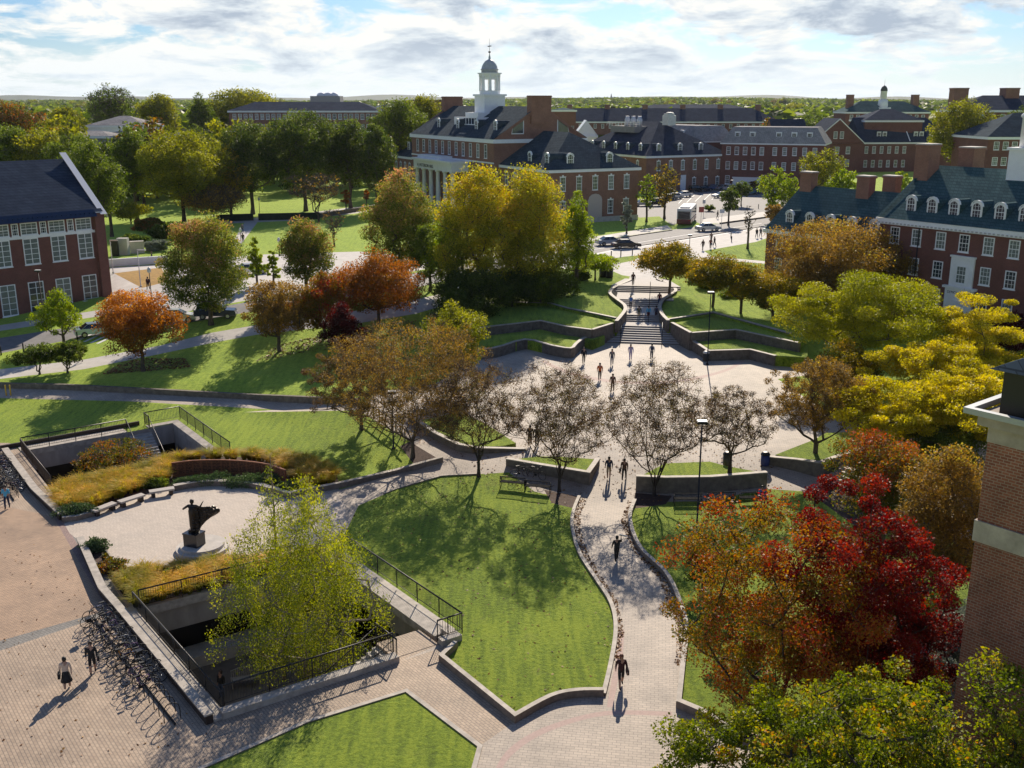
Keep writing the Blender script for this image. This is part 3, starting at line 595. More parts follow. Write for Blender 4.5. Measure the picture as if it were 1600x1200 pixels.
def winmesh(w,hh,style='sash',glassm=None):
    key=(w,hh,style,(glassm or glass_dark).name)
    if key in WM: return WM[key]
    f=MB(); fr=0.11; d=0.07
    if style=='arch':
        n=8; r=w/2; z=hh-r
        for sx in (-1,1): f.box(min(sx*r,sx*(r-fr)),-d,0,max(sx*r,sx*(r-fr)),0,z)
        for k in range(n):
            t0=math.pi*k/n;t1=math.pi*(k+1)/n
            p=lambda t,R_,y:(R_*math.cos(t),y,z+R_*math.sin(t))
            f.quad([p(t0,r,-d),p(t0,r-fr,-d),p(t1,r-fr,-d),p(t1,r,-d)][::-1]); f.quad([p(t0,r,0),p(t0,r,-d),p(t1,r,-d),p(t1,r,0)]); 
    else:
        f.box(-w/2,-d,0,-w/2+fr,0,hh); f.box(w/2-fr,-d,0,w/2,0,hh); f.box(-w/2+fr,-d,hh-fr,w/2-fr,0,hh)
    f.box(-w/2-0.06,-d-0.07,-0.1,w/2+0.06,0,0.0); f.box(-w/2+fr,-d*.8,0.0,w/2-fr,0,fr)
    nv,nh=(2,4) if style!='big' else (2,5)
    if style=='sash' or style=='arch' or style=='key':
        f.box(-w/2+fr,-d*.8,hh*.5-.04,w/2-fr,-.02,hh*.5+.04)
        for k in range(1,3): x=-w/2+w*k/3; f.box(x-.018,-d*.6,fr,x+.018,-.021,hh*.5-.04); f.box(x-.018,-d*.6,hh*.5+.04,x+.018,-.021,hh-fr*1.2)
        for z in (hh*.27,hh*.74): f.box(-w/2+fr,-d*.5,z-.015,w/2-fr,-.022,z+.015)
    if style=='big':
        f.box(-.04,-d*.8,fr,.04,-.02,hh-fr)
        for k in range(1,nh): z=hh*k/nh; f.box(-w/2+fr,-d*.6,z-.03,w/2-fr,-.022,z+.03)
    if style=='key': f.box(-.16,-d-.05,hh-.02,.16,0,hh+.38); f.box(-w/2-.1,-d-.02,hh,-.16,0,hh+.12); f.box(.16,-d-.02,hh,w/2+.1,0,hh+.12)
    g=MB(); zz=hh-fr*.5
    if style=='arch':
        r=w/2-.04; z=hh-w/2; pts=[(-r,-.015,.03),(r,-.015,.03)]+[(r*math.cos(math.pi*k/8),-.015,z+r*math.sin(math.pi*k/8)) for k in range(9)]
        g.quad(pts)
    else: g.quad([(-w/2+.05,-.015,.03),(w/2-.05,-.015,.03),(w/2-.05,-.015,zz),(-w/2+.05,-.015,zz)])
    WM[key]=(f.mesh('window',[white]),g.mesh('pane',[glassm or glass_dark])); return WM[key]
def win(t,x,y,z,rz,w=1.2,hh=2.2,style='sash',glassm=None,name='window'):
    a,b=winmesh(w,hh,style,glassm); o=put(a,name,t,(x,y,z),rz); put(b,'pane',o); return o
def winrow(t,face,c,lo,hi,n,z,w=1.2,hh=2.2,style='sash',gl=None):
    """face 'f' (y=c), 'r' (x=c), 'l', 'b'"""
    for k in range(n):
        s=lo+(hi-lo)*(k+.5)/n
        g=gl
        if gl is None: g=random.choice([glass_dark,glass_dark,glass_dark,glass_pale])
        if gl=='mix': g=random.choice([glass_dark,glass_dark,glass_pale])
        if face=='f': win(t,s,c,z,0,w,hh,style,g)
        elif face=='r': win(t,c,s,z,R(90),w,hh,style,g)
        elif face=='l': win(t,c,s,z,R(-90),w,hh,style,g)
        else: win(t,s,c,z,R(180),w,hh,style,g)
def dormer(t,x,y,z,rz,slope,w=1.3,hh=1.9,rm=None,style='arch',gl=None,cheek=None):
    """front face at (x,y), base z, running back until it meets the roof"""
    L_=hh/slope; rm=rm or slate; mb=MB(); n=6
    prof=[(-w/2,0)]+([(-w/2*math.cos(math.pi*k/n),hh-w/2+w/2*math.sin(math.pi*k/n)) for k in range(n+1)] if style=='arch' else [(-w/2,hh),(w/2,hh)])+[(w/2,0)]
    fr=[(p[0],0,p[1]) for p in prof]; mb.quad(fr,0)
    for i in range(len(prof)-1):
        a,b=prof[i],prof[i+1]; mb.quad([(a[0],0,a[1]),(a[0],L_,a[1]),(b[0],L_,b[1]),(b[0],0,b[1])],1)
    # white eyebrow rim
    for i in range(1,len(prof)-2):
        a,b=prof[i],prof[i+1]; s=1.09
        mb.quad([(a[0],-.12,a[1]),(b[0],-.12,b[1]),(b[0]*s,-.12,b[1]+.09),(a[0]*s,-.12,a[1]+.09)],0); mb.quad([(a[0]*s,-.12,a[1]+.09),(b[0]*s,-.12,b[1]+.09),(b[0]*s,.15,b[1]+.09),(a[0]*s,.15,a[1]+.09)],0)
    o=mb.obj('dormer',[white,cheek or rm],t,(x,y,z)); o.rotation_euler=(0,0,rz)
    a,b=winmesh(w*.84,hh*.9,style if style=='arch' else 'sash',gl); wo=put(a,'window',o,(0,-.02,0.05)); put(b,'pane',wo,(0,-.0,0)); return o
def chimney(t,x0,y0,x1,y1,z0,z1,m=None,capm=None,name='chimney'):
    mb=MB(); mb.box(x0,y0,z0,x1,y1,z1-.35); mb.box(x0-.12,y0-.12,z1-.35,x1+.12,y1+.12,z1-.15); mb.box(x0-.05,y0-.05,z1-.149,x1+.05,y1+.05,z1,1)
    return mb.obj(name,[m or brick_red,capm or stone],t)
def textobj(s,size,m,parent,loc,rot,ext=0.02,name='lettering'):
    cu=bpy.data.curves.new('txt','FONT'); cu.body=s; cu.size=size; cu.extrude=ext; cu.align_x='CENTER'
    ob=bpy.data.objects.new('txt',cu); COL.objects.link(ob); bpy.context.view_layer.update()
    me=bpy.data.meshes.new_from_object(ob.evaluated_get(bpy.context.evaluated_depsgraph_get())); bpy.data.objects.remove(ob)
    me.materials.clear(); me.materials.append(m); o=put(me,name,parent,loc); o.rotation_euler=rot; return o
random.seed(4)
# --- columned hall with the white cupola
def hall():
    Z=14.4; c=P(858,266,Z); t=thing('columned_hall','red brick hall with slate roof, white cupola tower and white columned portico','building',(c[0],c[1],0),R(-63))
    b=TOPZ-1
    # near wing
    block(t,-21,0,0,20.5,b,Z,HT(204,225),'hip',hips=(0,1),names=('wing_wall','wing_roof','wing_cornice'))
    winrow(t,'r',0,1.2,19.5,5,10.3,1.25,2.7,'key'); winrow(t,'r',0,1.2,19.5,5,5.6,1.25,2.7,'key')
    mb=MB(); mb.box(0,-0.12,b,.14,20.6,5.0); mb.obj('stone_base',stone,t)
    mb=MB(); mb.box(.14,8.7,4.9,.34,12,8.7); mb.lathe([(1.65,0),(1.65,.2)],16,0,(0,0,0)); 
    mb=MB(); mb.box(.004,8.75,5.0,.2,11.95,8.4); 
    for k in range(6):
        a0=math.pi*k/6;a1=math.pi*(k+1)/6; mb.quad([(.2,10.35,8.4),(.2,10.35+1.6*math.cos(a0),8.4+1.2*math.sin(a0)),(.2,10.35+1.6*math.cos(a1),8.4+1.2*math.sin(a1))])
    mb.obj('door_surround',mat('pinkish_stone',(0.55,0.45,0.40),0.8),t)
    winrow(t,'f',0,-20,-1,5,10.3,1.25,2.7,'key'); winrow(t,'f',0,-20,-1,5,5.6,1.25,2.7,'key')
    sl=(HT(204,225)-Z)/10.25
    for s in (4.2,13.2): dormer(t,-1.3,s+1.2,Z+1.4*sl-.2,R(90),sl,1.6,2.3)
    for s in (-3.4,-10.5): dormer(t,s,1.4,Z+1.5*sl-.2,0,sl,1.6,2.3)
    # main block
    x1=-21; x0=-21-46; y0=-1.5; y1=20.5; Zm=19.5; Zr=HT(166,230)
    block(t,x0,y0,x1,y1,b,Zm,Zr,'gable',names=('main_wall','main_roof','main_cornice'),cor=.8)
    sl=(Zr-Zm)/((y1-y0)/2+.45)
    for x in (x1,x0):
        mb=MB()   # gable parapet
        s=.55; ym=(y0+y1)/2
        for sg,ya in ((1,y0),(-1,y1)):
            ye=ya-sg*.3
            mb.quad([(x-s/2,ye,Zm-.1),(x+s/2,ye,Zm-.1),(x+s/2,ym,Zr+.5),(x-s/2,ym,Zr+.5)] if sg>0 else [(x+s/2,ye,Zm-.1),(x-s/2,ye,Zm-.1),(x-s/2,ym,Zr+.5),(x+s/2,ym,Zr+.5)],1)
            for q in (-s/2,s/2): mb.quad([(x+q,ye,Zm-.6),(x+q,ye,Zm-.1),(x+q,ym,Zr+.5),(x+q,ym,Zr-.3)])
        mb.obj('parapet',[brick_red,slate],t)
    for x in (x1-.2,x0+.4): chimney(t,x-1.4,(y0+y1)/2-2.4,x+.5,(y0+y1)/2+2.4,Zr-3.5,Zr+2.2,brick_red,brick_dark)
    ym=(y0+y1)/2
    for sg in (-1,1):   # quarter lunettes
        f=MB();g=MB(); w=2.5
        arc=[(x1+.01,ym+sg*(4.2),Zm+1.2)]+[(x1+.01,ym+sg*(4.2+2.6*math.cos(R(a))) ,Zm+1.2+2.6*math.sin(R(a))) for a in (0,22,45,67,90)]
        big=[(x1+.02,ym+sg*4.0,Zm+1.0)]+[(x1+.02,ym+sg*(4.0+2.95*math.cos(R(a))),Zm+1.0+2.95*math.sin(R(a))) for a in (0,22,45,67,90)]
        f.quad([(p[0]+.03,p[1],p[2]) for p in big]); g.quad([(p[0]+.09,p[1],p[2]) for p in arc]); o=f.obj('window',white,t); g.obj('pane',glass_dark,o)
    winrow(t,'f',y0,x0+2,x1-2,11,15.5,1.35,2.9,'sash'); 
    mb=MB(); mb.box(x0-.05,y0-.14,14.5,x1+.05,y0-.003,14.8); mb.obj('string_course',white,t)
    for k in (x0+2.5,x1-2.5,x1-6): win(t,k,y0,9.6,0,1.35,2.9,'key')
    for k in (-25.5,-35,-45,-56): dormer(t,k,y0+2.6,Zm+2.4*sl,0,sl,1.6,2.4)
    # portico
    px0,px1=x0+12,x0+33; py=y0-3.6
    mb=MB(); mb.box(px0-.6,py-.6,12.2,px1+.6,y0-.15,14.0); mb.box(px0-1,py-1,14.0,px1+1,y0-.15,14.5); mb.box(px0,py+.2,14.5,px1-8,y0-.2,15.2); mb.obj('entablature',white,t)
    mb=MB(); mb.box(px0-1,py-1,b,px1+1,y0,4.4); mb.obj('portico_steps',stone,t)
    for k in range(6):
        x=px0+.3+(px1-px0-.6)*k/5; mb=MB(); mb.lathe([(.75,0),(.75,.3),(.55,.4),(.55,.5),(.5,4),(.43,7.3),(.5,7.4),(.65,7.55),(.7,7.8)],14,0,(x,py,4.4)); mb.obj('column',white,t)
    mb=MB()
    for k in (0,2,4): mb.box(px0+3+k*4.2,y0-.1,4.5,px0+5.4+k*4.2,y0-.003,8.8)
    mb.obj('doors',white,t)
    textobj('H J PATTERSON HALL',1.0,darkmetal,t,((px0+px1)/2-4,py-.62,12.6),(R(90),0,0))
    # left wing
    Zl=13.6; xa=x0-17
    block(t,xa,0,x0,20.5,b,Zl,Zl+6.8,'hip',hips=(1,0),names=('wing_wall','wing_roof','wing_cornice'))
    winrow(t,'f',0,xa+.5,x0-1,5,9.4,1.25,2.6,'key'); winrow(t,'f',0,xa+.5,x0-1,5,5.2,1.25,2.6,'key')
    for s in (xa+6,xa+12.5): dormer(t,s,2,Zl+1.6*.65,0,.65,1.7,2.4,style='flat')
    # roof terrace rail, tower
    cx=x0+23.5; cy=ym-1.0; zr=Zr
    mb=MB(); mb.box(cx-3.4,cy-4.6,zr-2.6,cx+3.4,cy+3.4,zr-1.4); mb.box(cx-2.6,cy-2.6,zr-2.6,cx+2.6,cy+2.6,zr+2.2); mb.box(cx-2.9,cy-2.9,zr+2.2,cx+2.9,cy+2.9,zr+2.6); mb.obj('tower_base',white,t)
    mb=MB()
    for k in range(9):
        x=cx-6+k*1.5; mb.box(x-.05,cy-6.1,zr-4.1,x+.05,cy-5.99,zr-2.6)
    mb.box(cx-6,cy-6.12,zr-2.62,cx+6,cy-6,zr-2.45); mb.box(cx-6,cy-6.12,zr-4.3,cx+6,cy-6,zr-3.9)
    for x in (cx-6,cx+6): mb.box(x-.15,cy-6.2,zr-4.5,x+.15,cy-2,zr-2.4)
    mb.obj('balustrade',white,t)
    mb=MB(); oct8=lambda r,a0=22.5:[(cx+r*math.cos(R(45*k+a0)),cy+r*math.sin(R(45*k+a0))) for k in range(8)]
    mb.prism(oct8(2.35),zr+2.6,zr+3.4); mb.prism(oct8(2.45),zr+6.6,zr+7.0); mb.prism(oct8(2.75),zr+7.001,zr+7.25); mb.obj('tower_drum',white,t)
    for k in range(8):
        a=R(45*k+22.5); mb=MB(); mb.lathe([(.42,0),(.34,.2),(.3,2.9),(.44,3.2)],8,0,(cx+2.1*math.cos(a),cy+2.1*math.sin(a),zr+3.4)); 
        mb.obj('tower_column',white,t)
    mb=MB()
    for k in range(8):  # arched infill
        a=R(45*k); M_=Matrix.Translation((cx,cy,0))@Matrix.Rotation(a,4,'Z')
        for s in (-1,1): mb.box(1.72,s*.78-.16,zr+3.4,1.92,s*.78+.16,zr+5.9,0,M_)
        mb.box(1.72,-.95,zr+5.8,1.92,.95,zr+6.6,0,M_)
    mb.obj('tower_arches',white,t)
    mb=MB(); mb.lathe([(1.9,0),(1.9,.6),(2.05,.65),(2.05,.8),(1.85,.9),(1.75,1.4),(1.5,1.9),(1.05,2.5),(.5,2.85),(.26,2.95),(.24,3.4),(.1,3.9),(.06,4.6)],16,0,(cx,cy,zr+7.25)); mb.obj('dome',mat('lead_dome',(0.42,0.44,0.46),0.5,var=.15,scale=2),t)
    mb=MB(); mb.lathe([(.02,0),(.3,.15),(.3,.35),(.02,.5)],8,0,(cx,cy,zr+11.5)); mb.tube((cx,cy,zr+10.8),(cx,cy,zr+14.6),.06,.02,5); mb.box(cx-.9,cy-.04,zr+12.9,cx+.9,cy+.04,zr+13.1); mb.obj('weathervane',darkmetal,t)
hall()
def hall2():
    y=P(1110,293,4)[1]; Z=HT(240,y); c=P(1010,244,Z); t=thing('brick_building','long brick hall with dormers and rooftop equipment right of the columned hall','building',(c[0],c[1],0),R(-62))
    block(t,-38,0,0,0.1+27,3,Z,Z+8.5,'hip',slate and None,slate_navy)
    winrow(t,'r',0,6,26,5,Z-3.9,1.2,2.5,'key'); winrow(t,'r',0,6,26,5,Z-8.6,1.2,2.5,'key')
    win(t,0,4,Z-3.9,R(90),1.2,2.5,'key'); winrow(t,'f',0,-30,-1,5,Z-3.9,1.2,2.5,'key')
    mb=MB(); mb.box(.01,11.5,4,.1,13.2,8); mb.obj('door',white,t)
    sl=8.5/13.7
    for s in (5,12,19): dormer(t,-1.5,s,Z+.9,R(90),sl,1.5,2.2)
    for s in (-5,-11,-17,-23,-29): dormer(t,s,1.5,Z+.9,0,sl,1.5,2.2,style='arch')
    # flat top with equipment
    mb=MB(); mb.box(-28,7,Z+5.5,-16,20,Z+7.2); mb.obj('roof_deck',roofgrey,t)
    for i,(x,yy,zz,w) in enumerate([(-10,12,7.6,2.6),(-13,15,7.6,2.2),(-18,10,7.2,1.6),(-21,10,7.2,1.6),(-24,10,7.2,1.6)]):
        mb=MB(); 
        if i<2: mb.box(x,yy,Z+zz,x+w,yy+w,Z+zz+2.6); mb.box(x+.3,yy+.3,Z+zz+2.6,x+w-.3,yy+w-.3,Z+zz+3.1); mb.lathe([(.8,0),(.9,.3)],10,0,(x+w/2,yy+w/2,Z+zz+3.1))
        else: mb.lathe([(.8,0),(.8,1.8),(.55,2.2),(.6,2.7)],10,0,(x,yy,Z+zz))
        mb.obj('rooftop_unit',hvac,t)
    mb=MB()
    for k in range(12): mb.box(-30+k*1.5,6.9,Z+7.2,-29.93+k*1.5,6.97,Z+8.2)
    mb.box(-30,6.9,Z+8.2,-13.5,6.97,Z+8.28); mb.box(-30,6.9,Z+7.7,-13.5,6.97,Z+7.76); mb.obj('roof_railing',white,t)
hall2()
def b3():
    y=P(1128,292,4)[1]; Z=HT(222,y); c=P(1128,223,Z); t=thing('brick_building','three storey brick building with pale mansard roof behind the parking lot','building',(c[0],c[1],0),R(-22))
    block(t,0,0,27,16,3,Z,Z+4.2,'mansard',brick_dark,slate_pale,cor=.35)
    for z in (Z-3.1,Z-7.0): winrow(t,'f',0,.8,12,5,z,1.15,2.1,gl=None); winrow(t,'f',0,13,26,5,z,1.15,2.1,gl=glass_pale)
    win(t,2,0,Z-11,0,1.2,2.3)
    mb=MB(); mb.box(3.5,-.1,4,11,-.003,6.9); mb.box(3.3,-.2,6.9,11.2,-.003,7.2); mb.obj('garage_door',white,t)
    for s in (4,8,15,19,23): dormer(t,s,.8,Z+.7,0,2.0,1.5,2.2,rm=white,style='flat')
    t2=thing('brick_building','red brick wing with pale mansard roof half hidden behind the long brick hall','building',(c[0]-12,c[1]+22,0),R(-66))
    block(t2,-24,0,14,14,3,Z,Z+4.2,'mansard',brick_dark,slate_pale,cor=.35)
    for s in (-8,-3,2,7): dormer(t2,s,.8,Z+.7,0,2.0,1.5,2.2,rm=white,style='flat')
    winrow(t2,'f',0,-10,12,7,Z-3.1,1.15,2.1)
b3()
def gabled():
    Z=13.6; c=P(1350,224,Z); t=thing('brick_building','red brick building with white trimmed gable and double dormers, right of the mansard roofed building','building',(c[0],c[1],0),R(5))
    D=60
    # front gable facing left-down
    block(t,-18,0,0,14,3,Z,HT(185,c[1]+5)+.0,'gable_y',brick_dark,slate_navy,cor=.01,names=('gable_wall','gable_roof','trim'))
    z2=HT(185,c[1]+5)
    for z in (Z-3.4,Z-7.6): winrow(t,'f',0,-11,-3.5,2,z,1.4,2.3,gl=glass_pale)
    winrow(t,'f',0,-11.2,-6.8,2,Z+1.6,1.3,2.3,gl=glass_pale)
    block(t,-30,2,-18,16,3,Z+.3,z2-.2,'gable',brick_dark,slate_navy,names=('wall','roof','cornice'))
    winrow(t,'f',2,-30,-19,3,Z-3.4,1.3,2.2,gl=glass_pale); winrow(t,'f',2,-30,-19,3,Z-7.6,1.3,2.2)
    block(t,0,3,34,19,3,Z+.2,z2+.2,'hip',brick_dark,slate_navy,names=('wall','roof','cornice'),hips=(0,1))
    winrow(t,'f',3,1,17,6,Z-3.4,1.2,2.3,gl=glass_pale); winrow(t,'f',3,1,17,6,Z-8,1.2,2.3)
    sl=(z2-Z)/8.4
    for s in (7,9,20,22): dormer(t,s,4.6,Z+1.4,0,sl,1.5,2.2,style='flat')
    mb=MB(); mb.quad([(17,3-.6,Z+.6),(17.35,3-.6,Z+.6),(17.35,11,z2+.45),(17,11,z2+.45)]); mb.obj('parapet',white,t)
gabled()
def rhall():
    Z=13.8; c=P(1376,339,Z); t=thing('brick_hall','large red brick hall with teal roof, arched dormers and tall chimneys, right edge','building',(c[0],c[1],0),R(-55.5))
    zr=HT(256,c[1]+7)
    block(t,0,0,30,17.5,2,Z,zr,'gable',brick_dark,slate_teal,names=('wall','roof','cornice'),cor=.7)
    mb=MB()
    for k in range(60): mb.box(k*.5+.05,-.5,Z-.62,k*.5+.28,-.4,Z-.45)
    tag(mb.obj('dentil_row',mat('grey_stone_trim',(0.5,0.5,0.5),.8),t),kind='stuff')
    sl=(zr-Z)/9.2
    for k in range(8): dormer(t,3.2+k*2.75,1.1,Z+.75,0,sl,1.35,1.95,rm=slate_teal,gl=mat('dark_louver',(0.06,0.045,0.06),.6))
    for r,z in enumerate((Z-2.9,Z-6.2,Z-9.3)):
        for k in range(9):
            x=2.2+k*2.9+(0.2 if k>1 else 0)
            if k==3 and r>0: continue
            win(t,x,0,z,0,1.25,1.95,'sash',glass_pale if (k+r)%3 else glass_dark)
    mb=MB(); mb.box(9.6,-.35,Z-9.9,13.0,-.003,Z-7.0); mb.box(9.3,-.5,Z-7.0,13.3,-.003,Z-6.75); mb.box(9.9,-.25,Z-6.75,12.7,-.003,Z-3.5); mb.box(9.8,-.4,Z-3.5,12.8,-.003,Z-3.3); mb.box(10.5,-.42,Z-9.9,12.1,-.35,Z-8.3); mb.obj('entrance_surround',white,t)
    win(t,11.3,-.25,Z-6.4,0,1.25,2.0,'sash',glass_pale)
    textobj('SYMONS HALL',.42,darkmetal,t,(11.3,-.36,Z-7.6),(R(90),0,0),.01)
    mb=MB(); mb.tube((5.4,-.1,3),(5.4,-.1,Z-.7),.07); mb.obj('drainpipe',darkmetal,t)
    mb=MB()   # raised gable coping
    mb.quad([(-.1,-.6,Z+.1),(.35,-.6,Z+.1),(.35,8.75,zr+.25),(-.1,8.75,zr+.25)]); mb.obj('parapet',slate_teal,t)
    chimney(t,-.3,6.0,1.6,8.2,Z+2,zr+2.6); chimney(t,2.2,11,4.2,13.4,Z+2,zr+2.2)
    # cupola base at the frame edge
    cx=12.4; mb=MB(); mb.box(cx-1.5,7,zr-1.5,cx+1.5,10.2,zr+2.2); mb.box(cx-1.7,6.8,zr+2.2,cx+1.7,10.4,zr+2.5); mb.obj('tower_base',white,t)
    mb=MB(); mb.lathe([(1.2,0),(1.2,3.2),(1.4,3.3),(1.4,3.5),(1.1,3.8),(1.0,4.8),(.5,5.6),(.1,6)],8,0,(cx,8.6,zr+2.5)); mb.obj('tower_lantern',white,t)
    # lower wing
    Zl=10.6; cl=P(1196,357,Zl)
    # in the hall's own frame
    Mi=(Matrix.Translation((c[0],c[1],0))@Matrix.Rotation(R(-55.5),4,'Z')).inverted(); q=Mi@Vector((cl[0],cl[1],0))
    xa=q.x; ya=q.y+.3; zrl=HT(290,c[1]+18)
    block(t,xa,ya,-.02,ya+13,2,Zl,zrl,'hip',brick_dark,slate_teal,hips=(0,0),names=('wing_wall','wing_roof','wing_cornice'))
    n=5
    for r,z in enumerate((Zl-2.6,Zl-5.6)): winrow(t,'f',ya,xa+1,-1,6,z,1.2,1.9)
    sl=(zrl-Zl)/7
    for k in range(5): dormer(t,xa+3.0+k*3.3,ya+.9,Zl+.65,0,sl,1.35,1.95,rm=slate_teal)
    for k,(x,yy) in enumerate([(xa+.4,ya+5.5),(xa+9.8,ya+5.2),(xa+11.5,ya+8.2)]): chimney(t,x,yy,x+1.9,yy+1.3,Zl+1,zrl+1.9)
rhall()
def lbuild():
    bz=h(-49,118)-.3; c=P(172,477,bz); Z=HT(330,c[1]); t=thing('brick_building','red brick building with navy roof and tall white windows at the left edge','building',(c[0],c[1],0),R(48.5))
    L_=24; Wd=17
    zr=HT(246,c[1]+9)
    block(t,-L_,0,0,Wd,bz-2,Z,zr,'gable',brick_dark,slate_navy,cor=.12,names=('wall','roof','cornice'))
    mb=MB(); mb.quad([(-.35,-.8,Z-.3),(.5,-.8,Z-.3),(.5,Wd/2,zr+.8),(-.35,Wd/2,zr+.8)]); 
    mb.quad([(.5,-.8,Z-.8),(.5,-.8,Z-.3),(.5,Wd/2,zr+.8),(.5,Wd/2,zr)]); mb.obj('parapet',mat('parapet_white',(.55,.58,.64),.6),t)
    mb=MB(); mb.box(-1.0,-.5,bz-2,0.2,-.003,Z-.2); mb.obj('corner_pier',brick_dark,t)
    # metal gutter band and clerestory
    mb=MB()
    mb.quad([(-L_,-1.0,Z-.5),(-.9,-1.0,Z-.5),(-.9,-.2,Z+.35),(-L_,-.2,Z+.35)])
    for k in range(40): x=-1.2-k*.58; mb.box(x,-.75,Z-.2,x+.05,-.6,Z+.02)
    mb.obj('metal_eave',mat('navy_metal',(0.03,0.05,0.09),.35,metal=.5),t)
    HC=Z-bz; 
    mb=MB(); mb.box(-L_,-.12,Z-.55,-1.0,-.003,Z-.3); mb.box(-L_,-.12,Z-2.5,-1.0,-.003,Z-2.2); mb.obj('white_band',white,t)
    for k in range(6):
        x=-2.35-k*3.35
        win(t,x,-.0,Z-2.1,0,2.0,1.45,'sash',glass_pale)
        for dx in (-1.65,): win(t,x+dx,-.0,Z-2.1,0,.8,1.45,'sash',glass_dark)
        win(t,x,0,Z-5.6,0,1.85,3.1,'big',glass_pale)
        win(t,x,0,Z-11.4,0,1.85,3.7,'big',glass_pale if k%2 else glass_dark)
    mb=MB(); mb.box(-3.6,-.6,bz+.1,-2.0,-.1,bz+1.1); mb.obj('utility_box',white,t)
lbuild()
def near_corner():
    c=(13.7,28.0); t=thing('corner_tower_block','corner of a tall brown brick building with stone cornice at the right edge','building',(c[0],c[1],0),R(-51))
    top=HT(690,28); w1=HT(838,28); w0=HT(818,28)
    mb=MB(); mb.box(0,0,-.5,20,12,w1-.12); mb.box(0,0,w0+.12,20,12,top); mb.obj('wall',brick_near,t)
    mb=MB(); mb.box(-.06,-.06,w1-.12,20,12.06,w0+.12); mb.obj('stone_band',mat('tan_stone_band',(.36,.31,.26),.85,var=.3,scale=1.5,bump=.1),t)
    mb=MB(); mb.box(-.02,-.02,top,20,12,top+.5); mb.box(-.25,-.25,top+.5,20,12.25,top+.85); mb.obj('cornice',mat('tan_stone',(.34,.29,.24),.85,var=.25,scale=1.5,bump=.1),t)
    mb=MB(); mb.box(-.55,-.55,top+.85,20,-.35,top+1.02); mb.box(-.55,-.35,top+.85,-.35,12.5,top+1.02); mb.box(-.55,12.3,top+.85,20,12.5,top+1.02); mb.obj('gutter',mat('pale_metal',(.34,.36,.37),.5,metal=.3),t)
    mb=MB(); q=.15; z=top+.86; mb.box(q,q,z,20,12-q,z+1.3); mb.obj('attic_wall',darkmetal,t)
    mb=MB(); z+=1.3; a,b_,c_,d=(q-.3,q-.3,z),(20,q-.3,z),(20,12-q+.3,z),(q-.3,12-q+.3,z); mb.quad([a,b_,(20,6,z+3.2),(6,6,z+3.2)]); mb.quad([c_,d,(6,6,z+3.2),(20,6,z+3.2)]); mb.quad([d,a,(6,6,z+3.2)]); mb.obj('roof',slate,t)
near_corner()
# --- far buildings
def far_block(label,px0,px1,pyeave,pyridge,pybase,D,rz,W,rm,wm,nw=0,roof='hip',rows=1,whh=1.9,chims=0,band=True,name='brick_building'):
    Z=HT(pyeave,D); zr=HT(pyridge,D+W/2); u0=(px0-800)/FPX; u1=(px1-800)/FPX
    x0=u0*depth(0,D,Z); x1=u1*depth(0,D,Z); t=thing(name,label,'building',(x0,D,0),rz)
    L_=(x1-x0)/max(.3,math.cos(rz)); zb=min(HT(pybase,D),Z-6)
    block(t,0,0,L_,W,zb,Z,zr,roof,wm,rm,cor=.6 if band else .05)
    for r in range(rows):
        if nw: winrow(t,'f',0,1,L_-1,nw,Z-3.0-r*3.6,1.3,whh)
    for k in range(chims): x=L_*(k+.5)/chims; chimney(t,x-1.2,W/2-1,x+1.2,W/2+1,zr-2,zr+1.8)
    return t,L_,Z,zr
t,L_,Z,zr=far_block('long four storey brick building with dark hip roof, far behind the park trees',357,592,173,159,230,380,0,16,slate_navy,brick_red,26,rows=3)
mb=MB(); mb.box(-.2,-.25,Z-7.6,L_+.2,-.003,Z-6.9); mb.obj('string_course',white,t)
far_block('low dark brick building right of the long four storey one',590,650,166,161,190,470,0,14,slate_navy,brick_dark)
far_block('flat topped brown brick block on the horizon left of the tower hall',631,720,158,153,175,520,0,20,brick_dark,brick_dark,roof='flat')
t,L_,Z,zr=far_block('low white walled pavilion with pale hip roof among the park trees',136,228,196,181,215,300,0,14,slate_pale,white,0)
mb=MB(); mb.box(1,-.1,Z-6,L_-1,-.01,Z-3.0); mb.obj('brick_front',brick_dark,t)
far_block('small dark roofed brick building right below the white pavilion',163,262,210,201,240,275,R(-6),10,slate_navy,brick_dark,6)
far_block('pale grey roofed shed left of the pavilion in the trees',95,175,212,204,225,262,R(-10),8,slate_pale,roofgrey)
far_block('very long brick building with dark blue roof stretching behind the rooftop units',862,1222,190,169,205,500,0,24,slate_navy,brick_dark,30,chims=6)
far_block('second long dark roofed building behind the very long one',1000,1170,170,163,180,640,0,20,slate_navy,brick_dark)
t,L_,Z,zr=far_block('brick hall with twin chimneys and small white cupola on the right horizon',1322,1452,175,158,190,430,0,16,slate_teal,brick_dark,12)
for x in (3.5,L_-3.5): chimney(t,x-1.2,6,x+1.2,9,zr-3,zr+2.6)
cx=(1385-1322)/(1452-1322)*L_
mb=MB(); mb.box(cx-2.4,2,Z-1,cx+2.4,7,Z+1.8); mb.lathe([(2.3,0),(2.0,1.6),(1.9,3.0)],8,0,(cx,5,Z+1.8)); mb.lathe([(1.35,0),(1.35,3.2),(1.6,3.4)],8,0,(cx,5,Z+4.8)); mb.obj('tower_base',white,t)
mb=MB(); mb.lathe([(1.4,0),(1.35,.8),(.9,1.7),(.3,2.1),(.06,2.3),(.04,4.6)],12,0,(cx,5,Z+8.2)); mb.obj('dome',mat('dark_green_dome',(0.06,0.07,0.06),.5),t)
far_block('dark roofed brick block below the small white cupola',1352,1442,188,170,215,360,0,16,slate_navy,brick_dark)
t,L_,Z,zr=far_block('large brick hall with two tall chimneys at the far right edge',1505,1680,172,149,230,300,0,18,slate_navy,brick_dark,10)
